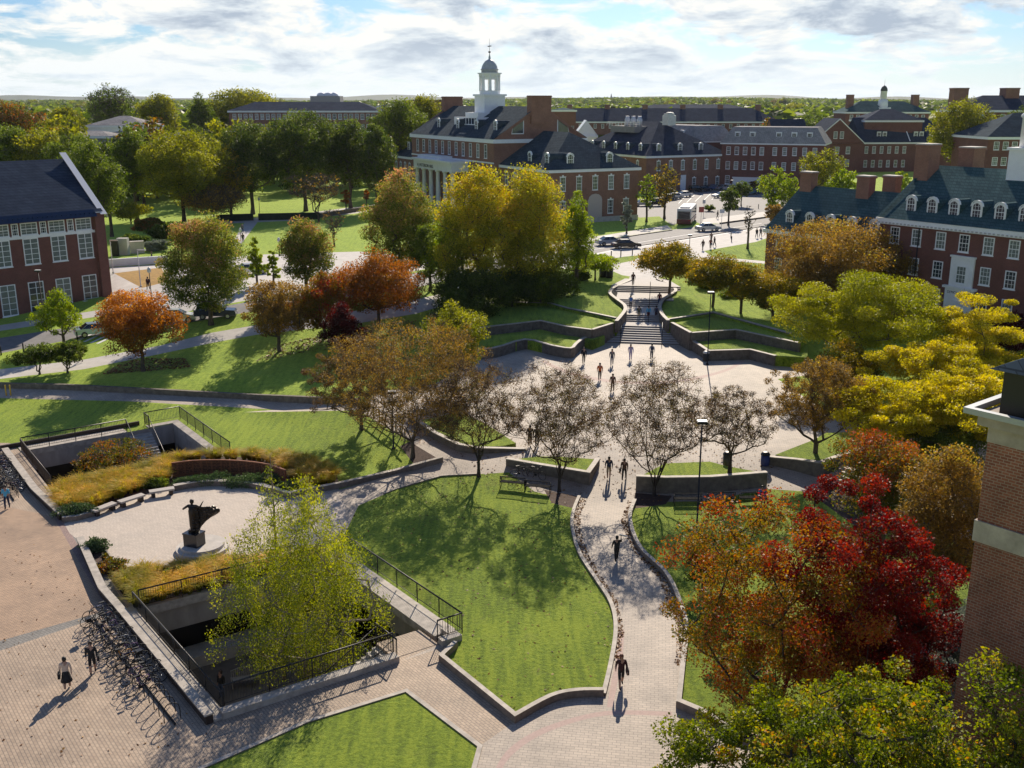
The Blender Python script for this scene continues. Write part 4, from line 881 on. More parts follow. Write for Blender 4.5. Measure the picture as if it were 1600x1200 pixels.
for x in (1.8,16.5): chimney(t,x-1.8,7,x+2.2,11,zr-3.6,zr+2.1)
far_block('brick wing with slate roof below the far right chimneys',1545,1700,214,176,280,250,0,20,slate,brick_dark,10,rows=2)
far_block('teal roofed house peeking between the trees behind the long brick hall',862,900,172,168,190,420,0,10,slate_teal,brick_dark)
far_block('white gabled roof peeking beside the rooftop units behind the columned hall',900,932,212,188,220,330,0,10,white,white,roof='gable_y')
far_block('pale roofed house between the park trees left of the columned hall',640,672,196,185,215,330,R(-10),12,slate_pale,white)
# distant landmarks
D=1500; t=thing('domed_building','pale building with rounded domes on the horizon above the long four storey roof','building',((508-800)/FPX*depth(0,D,30),D,0))
zz=HT(153,D); zt=HT(150,D); mb=MB(); mb.box(-21,0,-5,21,30,zt); mb.obj('wall',roofgrey,t)
mb=MB()
for x,r in ((-7,7),(3,8),(11,6)): mb.lathe([(r,0),(r*.95,1.6),(r*.7,3.8),(r*.3,4.8),(.1,5)],14,0,(x,12,zt)); 
mb.obj('dome',mat('pale_dome',(.6,.62,.66),.6),t)
D=3000
for px,top,w,l in ((955,146,9,'tall thin pale church spire on the horizon right of the tower hall'),(860,153,5,'tiny pale spire on the horizon just right of the brick chimney')):
    t=thing('church_spire',l,'spire',((px-800)/FPX*depth(0,D,30),D,0)); mb=MB(); zt=HT(top,D); mb.box(-w,-w,0,w,w,HT(162,D)); mb.obj('tower',roofgrey,t)
    mb=MB(); mb.lathe([(w*.8,0),(w*.4,(zt-HT(162,D))*.5),(.3,zt-HT(162,D))],8,0,(0,0,HT(162,D))); mb.obj('steeple',roofgrey,t)
# --- sunken courts
def sunken(name,label,cr,depthm,fascia):
    A,B,C_,D_=[Vector(p) for p in cr]; cen=(A+B+C_+D_)/4; t=thing(name,label,'courtyard',(0,0,0))
    zf=-depthm
    # opening coping
    ins=0.0
    mb=MB(); mb.prism([tuple(p) for p in (A,B,C_,D_)],zf-.3,zf); mb.obj('floor',mat('court_floor',(0.16,0.135,0.11),.9,var=.25,scale=1.2),t)
    def side(p,q,inner,z0,z1,push,m,nm):
        # vertical face from p to q pushed outward by push (recess)
        d=(q-p).normalized(); nn=Vector((-d.y,d.x)); 
        if (cen-p).dot(nn)>0: nn=-nn
        a=p+nn*push; b=q+nn*push; a=a-d*push; b=b+d*push
        mb=MB(); mb.quad([(a.x,a.y,z0),(b.x,b.y,z0),(b.x,b.y,z1),(a.x,a.y,z1)]); mb.obj(nm,m,t)
        if push>0:
            mb=MB(); mb.quad([(p.x,p.y,z1),(q.x,q.y,z1),(b.x,b.y,z1),(a.x,a.y,z1)]); mb.quad([(p.x,p.y,zf+.01),(q.x,q.y,zf+.01),(b.x,b.y,zf+.01),(a.x,a.y,zf+.01)]); mb.obj('recess',m,t)
    dark=mat('dark_glazing',(0.016,0.013,0.012),.3,var=.3,scale=1)
    for p,q in ((A,B),(B,C_),(C_,D_),(D_,A)):
        side(p,q,0,-fascia,0.02,0,walls_conc,'fascia'); side(p,q,0,zf,-fascia,1.6,dark,'glazed_wall')
    mb=MB()
    for p,q,ks in (((D_,A,(0.05,.30)),(C_,D_,(.03,.45,.97))) if depthm<4.65 and 'near' in label else ((D_,A,(0.25,)),(C_,D_,(.97,)))):
        for k in ks:
            c=p+(q-p)*k; d=(q-p).normalized(); nn=Vector((-d.y,d.x)); 
            if (cen-p).dot(nn)>0: nn=-nn
            pts=[c-d*.3,c+d*.3,c+d*.3+nn*.9,c-d*.3+nn*.9]; mb=MB(); mb.prism([tuple(v) for v in pts],zf,-fascia-.003); mb.obj('pillar',walls_conc,t)
    mb=MB()
    for p,q in (((D_,A),(A,B)) if 'near' in label else ()):
        d=(q-p).normalized(); nn=Vector((-d.y,d.x)); 
        if (cen-p).dot(nn)>0: nn=-nn
        pts=[p-nn*.25,q-nn*.25,q+nn*1.2,p+nn*1.2]; mb.prism([tuple(v) for v in pts],zf+.01,zf+.75)
    if mb.v: mb.obj('ledge',stone,t)
    return t
tA=sunken('sunken_courtyard','near sunken courtyard with concrete walls and dark glazing around the birch tree',courtA,4.6,1.9)
tB=sunken('sunken_courtyard','far sunken courtyard with concrete walls and stairs, left of the rusty wall',courtB,4.6,1.7)
def coping_run(label,pts,w,z0,z1,m=None,cat='coping',name='coping_wall',cap=None):
    return wall(name,label,cat,pts,w,z0,z1,m or coping,cap,None,0.05,0.08)
def vadd(p,d,k): return (p[0]+d[0]*k,p[1]+d[1]*k)
uA=Vector((C0[0]-B0[0],C0[1]-B0[1])).normalized(); vA=Vector((A0[0]-B0[0],A0[1]-B0[1])).normalized()
g0=P(622,1033); g1=P(690,1010)
kA=(Vector(g0)-Vector(B0)).dot(uA); kB=(Vector(g1)-Vector(B0)).dot(uA)
def AB(u,v): return (B0[0]+uA.x*u+vA.x*v,B0[1]+uA.y*u+vA.y*v)
LA=(Vector(C0)-Vector(B0)).length; WA=(Vector(A0)-Vector(B0)).length
coping_run('pale coping along the front of the near sunken courtyard, left of its stair gap',[AB(-.2,-.2),AB(kA,-.2)],.55,-.1,.32)
coping_run('short pale coping right of the stair gap of the near sunken courtyard',[AB(kB,-.1),AB(LA+.3,-.1),AB(LA+.3,.9)],.5,-.1,.32)
coping_run('grey coping along the right side of the near sunken courtyard',[AB(LA+.25,.8),AB(LA+.25,WA+.2)],1.3,-.4,.05)
coping_run('grey coping below the golden grasses on the far side of the near courtyard',[AB(-.1,WA+.25),AB(LA,WA+.25)],1.0,-.5,.02)
coping_run('wide grey ledge along the left side of the near sunken courtyard',[AB(-.32,-.4),AB(-.32,WA+.1)],.62,-.4,.12)
coping_run('low dark red wall with pale segmented cap between the bicycles and near courtyard',[AB(-.82,-.45),AB(-.82,WA),AB(-.85,WA+2.7),P(126,850)],.34,-.1,.42,brownmetal,cap=coping)
def AB1(u,v):
    u1=Vector((C1[0]-B1[0],C1[1]-B1[1])).normalized(); v1=Vector((A1[0]-B1[0],A1[1]-B1[1])).normalized(); return (B1[0]+u1.x*u+v1.x*v,B1[1]+u1.y*u+v1.y*v)
LB=(Vector(C1)-Vector(B1)).length; WB=(Vector(A1)-Vector(B1)).length
coping_run('low wall with pale segmented cap between the bicycles and far courtyard',[AB1(-1.1,WB+.3),AB1(-1.1,0),P(98,812)],.4,-.1,.4,brownmetal,cap=coping)
coping_run('pale coping along the back of the far sunken courtyard, left of its stairs',[AB1(0,WB+.6),AB1(LB*.68,WB+.6)],1.3,-.4,.06)
coping_run('pale coping at the back right corner of the far sunken courtyard',[AB1(LB*.83,WB+.5),AB1(LB+.35,WB+.5),AB1(LB+.35,-.3)],.7,-.4,.06)
kerb('dark brown kerb between the left lawn and the far courtyard ledge',[AB1(-1.5,WB+1.5),AB1(LB*.8,WB+1.5)],.2,.35,brownmetal)
def railing(label,pts,z0=0.05,hh=1.05,dx=0.13,closed=False,m=None):
    t=thing('railing',label,'railing',(0,0,0),0,'dark metal railings around the sunken courts'); m=m or darkmetal
    gz=lambda i:(z0[i] if isinstance(z0,(list,tuple)) else z0)
    a=MB();b=MB()
    for i in range(len(pts)-1):
        p=Vector((*pts[i],gz(i)));q=Vector((*pts[i+1],gz(i+1))); d=q-p; n=max(1,int(d.length/dx)); up=Vector((0,0,1))
        a.tube(p+up*hh,q+up*hh,.045,.045,6); b.tube(p+up*.12,q+up*.12,.02,.02,4)
        for k in range(1,n): s=p+d*k/n; b.tube(s+up*.12,s+up*hh,.012,.012,3,0,False)
        m_=max(1,int(d.length/2))
        for k in range(m_+(1 if i==len(pts)-2 else 0)): s=p+d*k/m_; c=MB(); c.tube(s-up*.1,s+up*hh,.032,.032,5); c.obj('post',m,t)
    a.obj('handrail',m,t); b.obj('balusters',m,t); return t
railing('black railing along the front of the near sunken courtyard up to the stair gap',[AB(.1,.15),AB(kA,.15)],.3)
railing('black railing around the right corner of the near sunken courtyard',[AB(kB,.1),AB(LA-.0,.1),AB(LA+.85,.1),AB(LA+.85,WA+.5)],.25)
railing('black railing in front of the golden grasses, far side of the near courtyard',[AB(.3,WA-.15),AB(LA,WA-.15)],.05)
railing('thin railing on the left ledge of the near sunken courtyard',[AB(.02,.1),AB(.02,WA)],.1,.9)
railing('black railing beside the stair gap of the near courtyard',[AB(kA,-.2),AB(kA,1.9)],.1)
railing('black railing behind the far sunken courtyard, left of its stairs',[AB1(0.1,WB+.05),AB1(LB*.68,WB+.05)],.1)
railing('black railing around the back right corner of the far sunken courtyard',[AB1(LB*.83,WB+1.1),AB1(LB+1.0,WB+1.1),AB1(LB+1.0,-.6)],.1)
railing('dark railing along the bicycle side of the far sunken courtyard',[AB1(.05,0),AB1(.05,WB)],.1,1.0,.1,m=brownmetal)
def court_stairs(label,org,du,dv,n,run,rise,width,z0):
    t=thing('court_stairs',label,'stairs',(0,0,0)); mb=MB()
    for k in range(n):
        a=Vector(org)+Vector(du)*run*k; b=a+Vector(du)*run; c=b+Vector(dv)*width; d=a+Vector(dv)*width
        mb.prism([tuple(a),tuple(b),tuple(c),tuple(d)],z0-rise*(k+1)-.9,z0-rise*(k+1))
    mb.obj('steps',stone,t)
    mb=MB()
    for w in (0.02,width-.02):
        a=Vector(org)+Vector(dv)*w; b=a+Vector(du)*run*n; mb.path([(a.x,a.y,z0),(a.x,a.y,z0+.95),(b.x,b.y,z0-rise*n+.95),(b.x,b.y,z0-rise*n)],.035)
    mb.obj('handrail',darkmetal,t)
mb=MB(); mb.prism([AB(kA,0.01),AB(kB,0.01),AB(kB,1.9),AB(kA,1.9)],-.4,-.01); tag(mb.obj('stair_landing',paver_m),kind='structure')
court_stairs('stairs going down along the front wall inside the near sunken courtyard',AB(kA,.15),(-uA.x,-uA.y),(vA.x,vA.y),26,.3,.175,1.7,0)
u1=Vector((C1[0]-B1[0],C1[1]-B1[1])).normalized(); v1=Vector((A1[0]-B1[0],A1[1]-B1[1])).normalized()
court_stairs('dark stairs going down into the far sunken courtyard beside the brown shrub',AB1(LB*.69,WB+.5),(-v1.x,-v1.y),(u1.x,u1.y),26,.3,.175,1.9,0)
railing('black stair railing where the stairs enter the far sunken courtyard',[AB1(LB*.83,WB+1.1),AB1(LB*.83,WB-.3)],.1)
# ------------------------------------------------------------------ trees
def fib(n,rng):
    v=rng.normal(size=(n,3)); v/=np.linalg.norm(v,axis=1)[:,None]; return v
def tubes(A,B,ra,rb,n):
    A=np.asarray(A);B=np.asarray(B); d=B-A; L_=np.linalg.norm(d,axis=1)[:,None]; d=d/np.maximum(L_,1e-6)
    ref=np.where(np.abs(d[:,2:3])>.9,np.array([[1.,0,0]]),np.array([[0,0,1.]])); u=np.cross(d,ref); u/=np.linalg.norm(u,axis=1)[:,None]; w=np.cross(d,u)
    t=2*np.pi*np.arange(n)/n; cs=np.cos(t)[None,:,None]; sn_=np.sin(t)[None,:,None]
    r1=(u[:,None]*cs+w[:,None]*sn_)
    pa=A[:,None]+r1*np.asarray(ra)[:,None,None]; pb=B[:,None]+r1*np.asarray(rb)[:,None,None]
    co=np.concatenate([pa,pb],1).reshape(-1,3); m=len(A); base=(np.arange(m)*2*n)[:,None]; k=np.arange(n)[None]; k2=(k+1)%n
    f=np.stack([base+k,base+k2,base+n+k2,base+n+k],-1).reshape(-1,4); return co,f
LEAF={}
def lm(name,stops,trans=.5):
    LEAF[name]=leafmat('leaf_'+name,stops,trans)
lm('green',[(0,(0.04,0.065,0.01)),(.5,(0.105,0.145,0.024)),(1,(0.25,0.29,0.05))],.55)
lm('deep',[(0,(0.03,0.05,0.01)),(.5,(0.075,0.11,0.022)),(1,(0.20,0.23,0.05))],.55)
lm('olive',[(0,(0.06,0.08,0.012)),(.5,(0.20,0.215,0.028)),(1,(0.44,0.40,0.06))],.55)
lm('yellow',[(0,(0.20,0.19,0.012)),(.5,(0.50,0.43,0.022)),(1,(0.72,0.56,0.05))],.5)
lm('lime',[(0,(0.10,0.13,0.012)),(.5,(0.28,0.29,0.022)),(1,(0.50,0.44,0.04))],.5)
lm('ginkgo',[(0,(0.10,0.16,0.012)),(.5,(0.22,0.29,0.025)),(1,(0.38,0.40,0.05))],.55)
lm('gold',[(0,(0.07,0.085,0.012)),(.35,(0.26,0.28,0.025)),(.7,(0.54,0.46,0.05)),(.9,(0.62,0.40,0.06)),(1,(0.45,0.20,0.07))])
lm('orange',[(0,(0.09,0.075,0.015)),(.4,(0.26,0.11,0.022)),(.75,(0.46,0.15,0.03)),(1,(0.60,0.30,0.06))])
lm('amber',[(0,(0.06,0.07,0.012)),(.45,(0.19,0.17,0.02)),(.8,(0.42,0.27,0.03)),(1,(0.62,0.36,0.04))])
lm('redorange',[(0,(0.06,0.07,0.012)),(.3,(0.16,0.15,0.02)),(.55,(0.33,0.16,0.025)),(.75,(0.30,0.065,0.025)),(1,(0.24,0.02,0.025))])
lm('red',[(0,(0.07,0.09,0.012)),(.2,(0.24,0.13,0.02)),(.38,(0.13,0.025,0.016)),(.7,(0.16,0.020,0.022)),(1,(0.27,0.05,0.032))],.55)
lm('darkred',[(0,(0.03,0.008,0.008)),(.6,(0.09,0.018,0.016)),(1,(0.24,0.04,0.03))])
lm('brown',[(0,(0.07,0.06,0.022)),(.4,(0.21,0.14,0.045)),(.75,(0.36,0.21,0.05)),(1,(0.42,0.36,0.07))])
lm('mauve',[(0,(0.05,0.032,0.018)),(.5,(0.15,0.085,0.038)),(.8,(0.22,0.17,0.04)),(1,(0.26,0.27,0.05))],.4)
lm('pinkgreen',[(0,(0.04,0.07,0.012)),(.35,(0.11,0.15,0.025)),(.6,(0.24,0.26,0.045)),(.82,(0.40,0.26,0.10)),(1,(0.48,0.22,0.13))],.55)
lm('redgreen',[(0,(0.035,0.05,0.012)),(.45,(0.12,0.13,0.02)),(.75,(0.30,0.13,0.035)),(1,(0.38,0.09,0.05))])
lm('ygreen',[(0,(0.04,0.06,0.01)),(.4,(0.12,0.16,0.015)),(.72,(0.30,0.31,0.03)),(.88,(0.44,0.25,0.03)),(1,(0.44,0.10,0.03))],.5)
lm('birch',[(0,(0.09,0.12,0.012)),(.5,(0.26,0.30,0.03)),(1,(0.52,0.47,0.06))],.5)
lm('silver',[(0,(0.10,0.12,0.09)),(1,(0.26,0.29,0.22))],.3)
def tree_mesh(seed,H,W,crown0,shape='round',K=70,leaf=.25,NL=9000,kind='green',barkm=None,clump=.15,trunk_r=None,leader=.6,sparse=1.0,hgrad=0.0,fork=None,low=0.0,tilt=.0,multi=1,detail=6,flat=.75,D=1.0,steep=.35,jit=.03):
    """H height, W crown width, crown0 height where crown starts. Returns (trunk mesh, crown mesh)"""
    rng=np.random.default_rng(seed); Hc=H-crown0; R_=W/2; barkm=barkm or bark
    v=fib(K*3,rng); r=rng.random(K*3)**(1/2.6)
    p=v*r[:,None]
    zz=(p[:,2]+1)/2
    if shape=='round': rad=np.ones(len(p))
    elif shape=='cone': rad=np.clip(1.25*(1-zz)+.12,0,1.1)
    elif shape=='egg': rad=np.clip(1.15-.55*zz,0,1.1)
    elif shape=='vase': rad=.45+.75*zz
    elif shape=='dome': rad=1.02+.25*(1-zz)
    elif shape=='spread': rad=np.ones(len(p)); 
    elif shape=='column': rad=np.ones(len(p))*.9
    elif shape=='layer': rad=np.ones(len(p))
    else: rad=np.ones(len(p))
    ax=rng.uniform(.85,1.12,3)
    x=p[:,0]*R_*rad*ax[0]; y=p[:,1]*R_*rad*ax[1]; z=crown0+Hc*zz
    # lumpy outline
    th=np.arctan2(y,x); lump=1+.17*np.sin(th*3+seed)+.13*np.sin(th*5+zz*5+seed*2)+.11*np.sin(zz*9+seed)
    x*=lump;y*=lump
    if shape=='spread': z=crown0+Hc*(1-(1-zz)*.9*(1-.35*(np.hypot(x,y)/R_)**2)); z-=.15*Hc*(np.hypot(x,y)/R_)**2
    if shape=='layer': z=np.round(z/(Hc/5.0))*(Hc/5.0)+rng.normal(0,.12,len(z))
    T=np.stack([x,y,z],1)
    # poisson-like thinning
    keep=[]; mind=(W*Hc*W/K)**(1/3)*.45
    for i in range(len(T)):
        if all(np.linalg.norm(T[i]-T[j])>mind for j in keep[-400:]): keep.append(i)
        if len(keep)>=K: break
    T=T[keep]; T=T[np.argsort(T[:,2]-crown0+.25*np.hypot(T[:,0],T[:,1]))]
    # skeleton
    fork=fork if fork is not None else crown0+.02*Hc
    nodes_=[]; par=[]
    top=crown0+Hc*leader
    def chain(p0,p1,n,par0,wob):
        last=par0
        for k in range(1,n+1):
            q=p0+(p1-p0)*k/n+rng.normal(0,wob,3)*(k<n); nodes_.append(q); par.append(last); last=len(nodes_)-1
        return last
    if multi==1:
        nodes_.append(np.zeros(3)); par.append(-1)
        f=chain(np.zeros(3),np.array([tilt*fork,0,max(fork,.3)]),3,0,.03*W*.2)
        chain(nodes_[f].copy(),np.array([tilt*top+rng.normal(0,.03*W),rng.normal(0,.03*W),top]),5,f,.02*W)
        startn=3
    else:
        nodes_.append(np.zeros(3)); par.append(-1)
        f=chain(np.zeros(3),np.array([0,0,max(.25,fork)]),2,0,.02)
        for m in range(multi):
            a=2*np.pi*(m+rng.random()*.5)/multi; rr=R_*rng.uniform(.28,.5)
            chain(nodes_[f].copy(),np.array([rr*np.cos(a),rr*np.sin(a),crown0+Hc*rng.uniform(.35,.6)]),5,f,.03*W)
        startn=2
    tips=[]
    for t in T:
        arr=np.array(nodes_[startn:]); d=t-arr; dist=np.linalg.norm(d,axis=1); horiz=np.hypot(d[:,0],d[:,1])
        cost=dist+np.maximum(0,-(d[:,2]-steep*horiz))*1.6
        j=int(np.argmin(cost)); j0=j+startn; a=nodes_[j0]; L_=dist[j]; n=max(2,min(4,int(L_/(.12*W))+1))
        mid=a+(t-a)*.5+np.array([0,0,-.08*L_]); pts=[a+(mid-a)*2*s if s<=.5 else mid+(t-mid)*(2*s-1) for s in np.arange(1,n+1)/n]
        last=j0
        for q in pts: nodes_.append(q+rng.normal(0,jit*L_,3)*(q is not pts[-1])); par.append(last); last=len(nodes_)-1
        tips.append(last)
    nodes_=np.array(nodes_); par=np.array(par); cnt=np.zeros(len(par)); cnt[tips]=1
    for i in range(len(par)-1,0,-1):
        cnt[par[i]]+=cnt[i]
    r0=trunk_r or H*.017+.05; rr=r0*(np.maximum(cnt,.6)/cnt[0])**.54; rr=np.maximum(rr,.0105*D)
    A=nodes_[par[1:]];B=nodes_[1:]; ra=np.minimum(rr[par[1:]],rr[1:]*1.35+.01); ra[0]=r0*1.5; rb=rr[1:]
    co,f=tubes(A,B,ra,rb,detail); cos_=[co];fs=[f]
    # twigs
    nt=int(len(T)*(4 if sparse<.6 else 1.6)); ti=rng.integers(0,len(T),nt); tp=T[ti]; tv=fib(nt,rng)*clump*W*.9; tv[:,2]=np.abs(tv[:,2])*.8
    co2,f2=tubes(tp,tp+tv,np.full(nt,.014*D),np.full(nt,.006*D),3); cos_.append(co2); fs.append(f2+len(co))
    if sparse<.6:
        tv2=fib(nt*2,rng)*clump*W*.5; s0=np.repeat(tp+tv*.5,2,0); tv2[:,2]=np.abs(tv2[:,2]); co3,f3=tubes(s0,s0+tv2,np.full(nt*2,.010*D),np.full(nt*2,.005*D),3); fs.append(f3+len(co)+len(co2)); cos_.append(co3)
    trunk=mesh_np('trunk',np.concatenate(cos_),np.concatenate(fs),4,[barkm],smooth=True)
    # leaves
    N_=int(NL*sparse); ci=rng.integers(0,len(T),N_); cs=clump*W*rng.uniform(.6,1.25,len(T))
    dv=fib(N_,rng)*(rng.random(N_)**(.42))[:,None]; dv[:,2]*=flat
    c=T[ci]+dv*cs[ci][:,None]
    if low>0: # weeping strands
        dr=rng.random(N_)**1.5*low; c[:,2]-=dr; c[:,0]+=rng.normal(0,.05,N_)
    ls=leaf*rng.uniform(.6,1.35,N_); nv=fib(N_,rng); nv[:,2]+=.35; nv/=np.linalg.norm(nv,axis=1)[:,None]
    u=np.cross(nv,fib(N_,rng)); u/=np.linalg.norm(u,axis=1)[:,None]+1e-9; w=np.cross(nv,u)
    if low>0: w[:,2]-=.8; w/=np.linalg.norm(w,axis=1)[:,None]
    h1=ls[:,None]*.5; bend=nv*h1*.35
    q=np.stack([c-w*h1,c+u*h1*.62-bend*.5,c+w*h1*1.15,c-u*h1*.62-bend*.5],1).reshape(-1,3)
    fc=np.arange(N_*4).reshape(-1,4)
    ct=rng.random(len(T)); hh=(c[:,2]-crown0)/Hc
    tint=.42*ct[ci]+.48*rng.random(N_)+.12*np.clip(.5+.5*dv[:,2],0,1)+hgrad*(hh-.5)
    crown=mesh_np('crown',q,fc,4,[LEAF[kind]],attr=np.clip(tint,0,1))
    return trunk,crown
def place_tree(name,label,x,y,z,meshes,rz=0,group=None,cat='tree',sc=1):
    t=thing(name,label,cat,(x,y,z),rz,group); a=put(meshes[0],'trunk',t); b=put(meshes[1],'crown',t)
    if sc!=1: t.scale=(sc,sc,sc)
    return t
_seed=[100]
def tree(label,bx,by,topy,wpx,boty,kind,shape='round',z=None,name='tree',cx=None,group=None,cat='tree',dens=1.0,lf=None,**kw):
    """surveyed tree: foot at photo point (bx,by), top at row topy, crown wpx wide, crown bottom row boty"""
    if z is None: x,y,z=G(bx,by)
    else: x,y=P(bx,by,z)
    H=HT(topy,y)-z; dp=depth(x,y,z+H*.6); W=wpx*dp/FPX; c0=max(.25,HT(boty,y)-z); _seed[0]+=1
    if lf is None: lf=max(.10,min(.75,dp*.0017))
    D=max(1.0,dp/70.0)
    sp=kw.get('sparse',1.0)
    area=W*W+W*(H-c0)
    NL=int(min(80000,dens*(8.5 if sp>.55 else 5.5)*area/(lf*lf)/1.0)) if 'NL' not in kw else kw.pop('NL')
    K=kw.pop('K',int(max(26,min(150,14+area*.9))))
    m=tree_mesh(_seed[0],H,W,c0,shape,K=K,leaf=lf,NL=NL,kind=kind,D=D,**kw)
    return place_tree(name,label,x,y,z,m,_seed[0]*1.3 if shape!='weep' else 0,group,cat)
BARE=dict(sparse=.16,K=170,clump=.10,multi=4,leader=.6)
# foreground right
tree('big maple beside the right lawn with crimson crown, nearest the brown brick corner building',1325,1180,742,270,1130,'red','round',z=0,name='maple_tree',hgrad=.55,K=105,clump=.105,sparse=.62,lf=.115,leader=.8,trunk_r=.22,barkm=bark_dark,dens=1.0)
tree('maple with orange and green leaves leaning over the walk, left of the crimson one',1212,1168,775,340,1105,'redorange','round',z=0,name='maple_tree',hgrad=.25,K=110,clump=.095,sparse=.65,lf=.115,trunk_r=.18,barkm=bark_dark)
tree('dark wine red maple crown filling the gap below the crimson tree',1390,1160,900,210,1130,'darkred','round',z=0,name='maple_tree',K=60,clump=.12,sparse=.8,lf=.12,barkm=bark_dark)
tree('yellow green maple crown cut by the bottom edge, left of centre of that row',1165,1420,1105,330,1380,'ygreen','round',z=0,name='maple_tree',K=110,clump=.085,lf=.11,sparse=.85,barkm=bark_dark)
tree('yellow green maple crown at the bottom edge between its two neighbours',1330,1400,1055,280,1350,'ygreen','round',z=0,name='maple_tree',K=110,clump=.085,lf=.11,sparse=.85,barkm=bark_dark)
def corner_trees():
    for i,(x,y,H,W,l) in enumerate([(13.2,23.8,12.9,6.6,'yellow green maple crown in the bottom right corner, overlapping the corner building'),(10.0,24.8,12.2,5.6,'yellow green maple crown left of the bottom right corner one')]):
        place_tree('maple_tree',l,x,y,0,tree_mesh(301+i,H,W,5,'round',K=100,leaf=.105,NL=26000,kind='ygreen',clump=.09,sparse=.85,barkm=bark_dark),i)
corner_trees()
tree('dark ivy covered shrub tree on the right lawn beside the curved kerb',1098,925,832,66,915,'deep','column',name='ivy_shrub',cat='shrub',lf=.13,clump=.2,K=40)
tree('small dark shrub half hidden in the orange maple at the walk',1150,1010,925,80,1000,'deep','round',name='ivy_shrub',cat='shrub',lf=.13)
tree('round tree with pinkish red leaves behind the crimson maple',1378,860,685,170,815,'redgreen','round',hgrad=.5,sparse=.75,lf=.14,name='dogwood_tree')
tree('orange and brown tree beside the brown brick corner building',1468,935,695,175,910,'brown','egg',sparse=.9,lf=.12,hgrad=.25,name='oak_tree')
tree('small green shrub tree behind the crimson maple near the gravel path',1425,1010,890,120,990,'green','round',lf=.14,name='shrub_tree',sparse=.6)
tree('silvery leaved shrub by the brown brick corner building wall',1500,1080,945,110,1070,'silver','round',z=0,lf=.12,name='silver_shrub',cat='shrub')
tree('silvery leaved shrub below the crimson maple at the gravel path',1440,1110,1030,120,1100,'silver','round',z=0,lf=.12,name='silver_shrub',cat='shrub')
# honeylocusts right
tree('large yellow green honeylocust beside the plaza, right of the terraces',1345,600,428,250,560,'lime','spread',name='honeylocust_tree',K=90,clump=.11,flat=.5)
tree('yellow honeylocust in front of the white entrance of the teal roofed hall',1515,620,462,120,590,'yellow','layer',name='honeylocust_tree',K=60,flat=.45)
tree('yellow honeylocust in the second row between the lime and front yellow trees',1455,665,535,190,640,'yellow','spread',name='honeylocust_tree',K=80,clump=.11,flat=.45)
tree('bright yellow honeylocust in front, beside the dark lamp post',1385,735,592,190,690,'yellow','spread',name='honeylocust_tree',K=90,clump=.11,flat=.45,lf=.16)
tree('bright yellow honeylocust touching the brown brick corner building',1500,735,578,190,700,'yellow','spread',name='honeylocust_tree',K=90,clump=.11,flat=.45,lf=.16)
tree('yellow honeylocust at the right edge above the corner building roof',1600,650,545,120,620,'yellow','spread',name='honeylocust_tree',K=60,flat=.45)
tree('small green tree in the shade under the front yellow honeylocusts',1470,760,665,130,750,'green','round',name='shrub_tree',lf=.15)
# brown plaza trees
tree('brown orange crape myrtle in the sharp planter right of the blue bin',1273,720,560,140,668,'brown','dome',name='crape_myrtle',sparse=.45,K=240,clump=.07,multi=3,fork=1.4,dens=2.2,lf=.10,steep=.8,jit=.012)
tree('orange brown round tree behind the sharp planter, below the lime honeylocust',1318,640,536,110,630,'amber','round',name='crape_myrtle',sparse=.9)
tree('small nearly bare tree in the planter between the lamp post and blue bin',1140,740,601,112,700,'mauve','dome',name='crape_myrtle',z=1.2,sparse=.2,K=260,clump=.085,multi=4,fork=1.5,dens=1.9,lf=.08,barkm=bark_dark,steep=.9,jit=.012,trunk_r=.12)
tree('broad nearly bare tree above the left end of the right planter',1022,775,562,152,725,'mauve','dome',name='crape_myrtle',sparse=.34,K=340,clump=.085,multi=7,fork=.6,dens=1.9,lf=.08,barkm=bark_dark,steep=.9,jit=.012,trunk_r=.12)
tree('broad nearly bare tree left of the walk behind the bench planter',874,768,568,148,720,'mauve','dome',name='crape_myrtle',sparse=.36,K=340,clump=.085,multi=7,fork=.9,dens=1.9,lf=.08,barkm=bark_dark,steep=.9,jit=.012,trunk_r=.12)
tree('nearly bare tree whose trunk forks just above the central lawn',748,745,562,138,695,'mauve','dome',name='crape_myrtle',sparse=.3,K=300,clump=.085,multi=6,fork=1.2,dens=1.9,lf=.08,barkm=bark_dark,steep=.9,jit=.012,trunk_r=.12)
tree('largest brown and olive tree standing at the left end of the wedge planter',645,715,502,215,670,'brown','dome',name='crape_myrtle',sparse=.56,K=330,clump=.075,multi=7,fork=1.3,dens=1.8,lf=.10,steep=.8,jit=.012,trunk_r=.14)
tree('olive brown tree left of the largest brown one over the long walk',565,672,522,125,650,'mauve','dome',name='crape_myrtle',sparse=.5,K=200,clump=.07,multi=5,fork=1.2,dens=1.8,lf=.10,steep=.8,jit=.012,trunk_r=.14)
tree('olive round tree behind the largest brown one beside the plaza',712,610,470,95,580,'olive','round',name='crape_myrtle',sparse=.8,K=80)
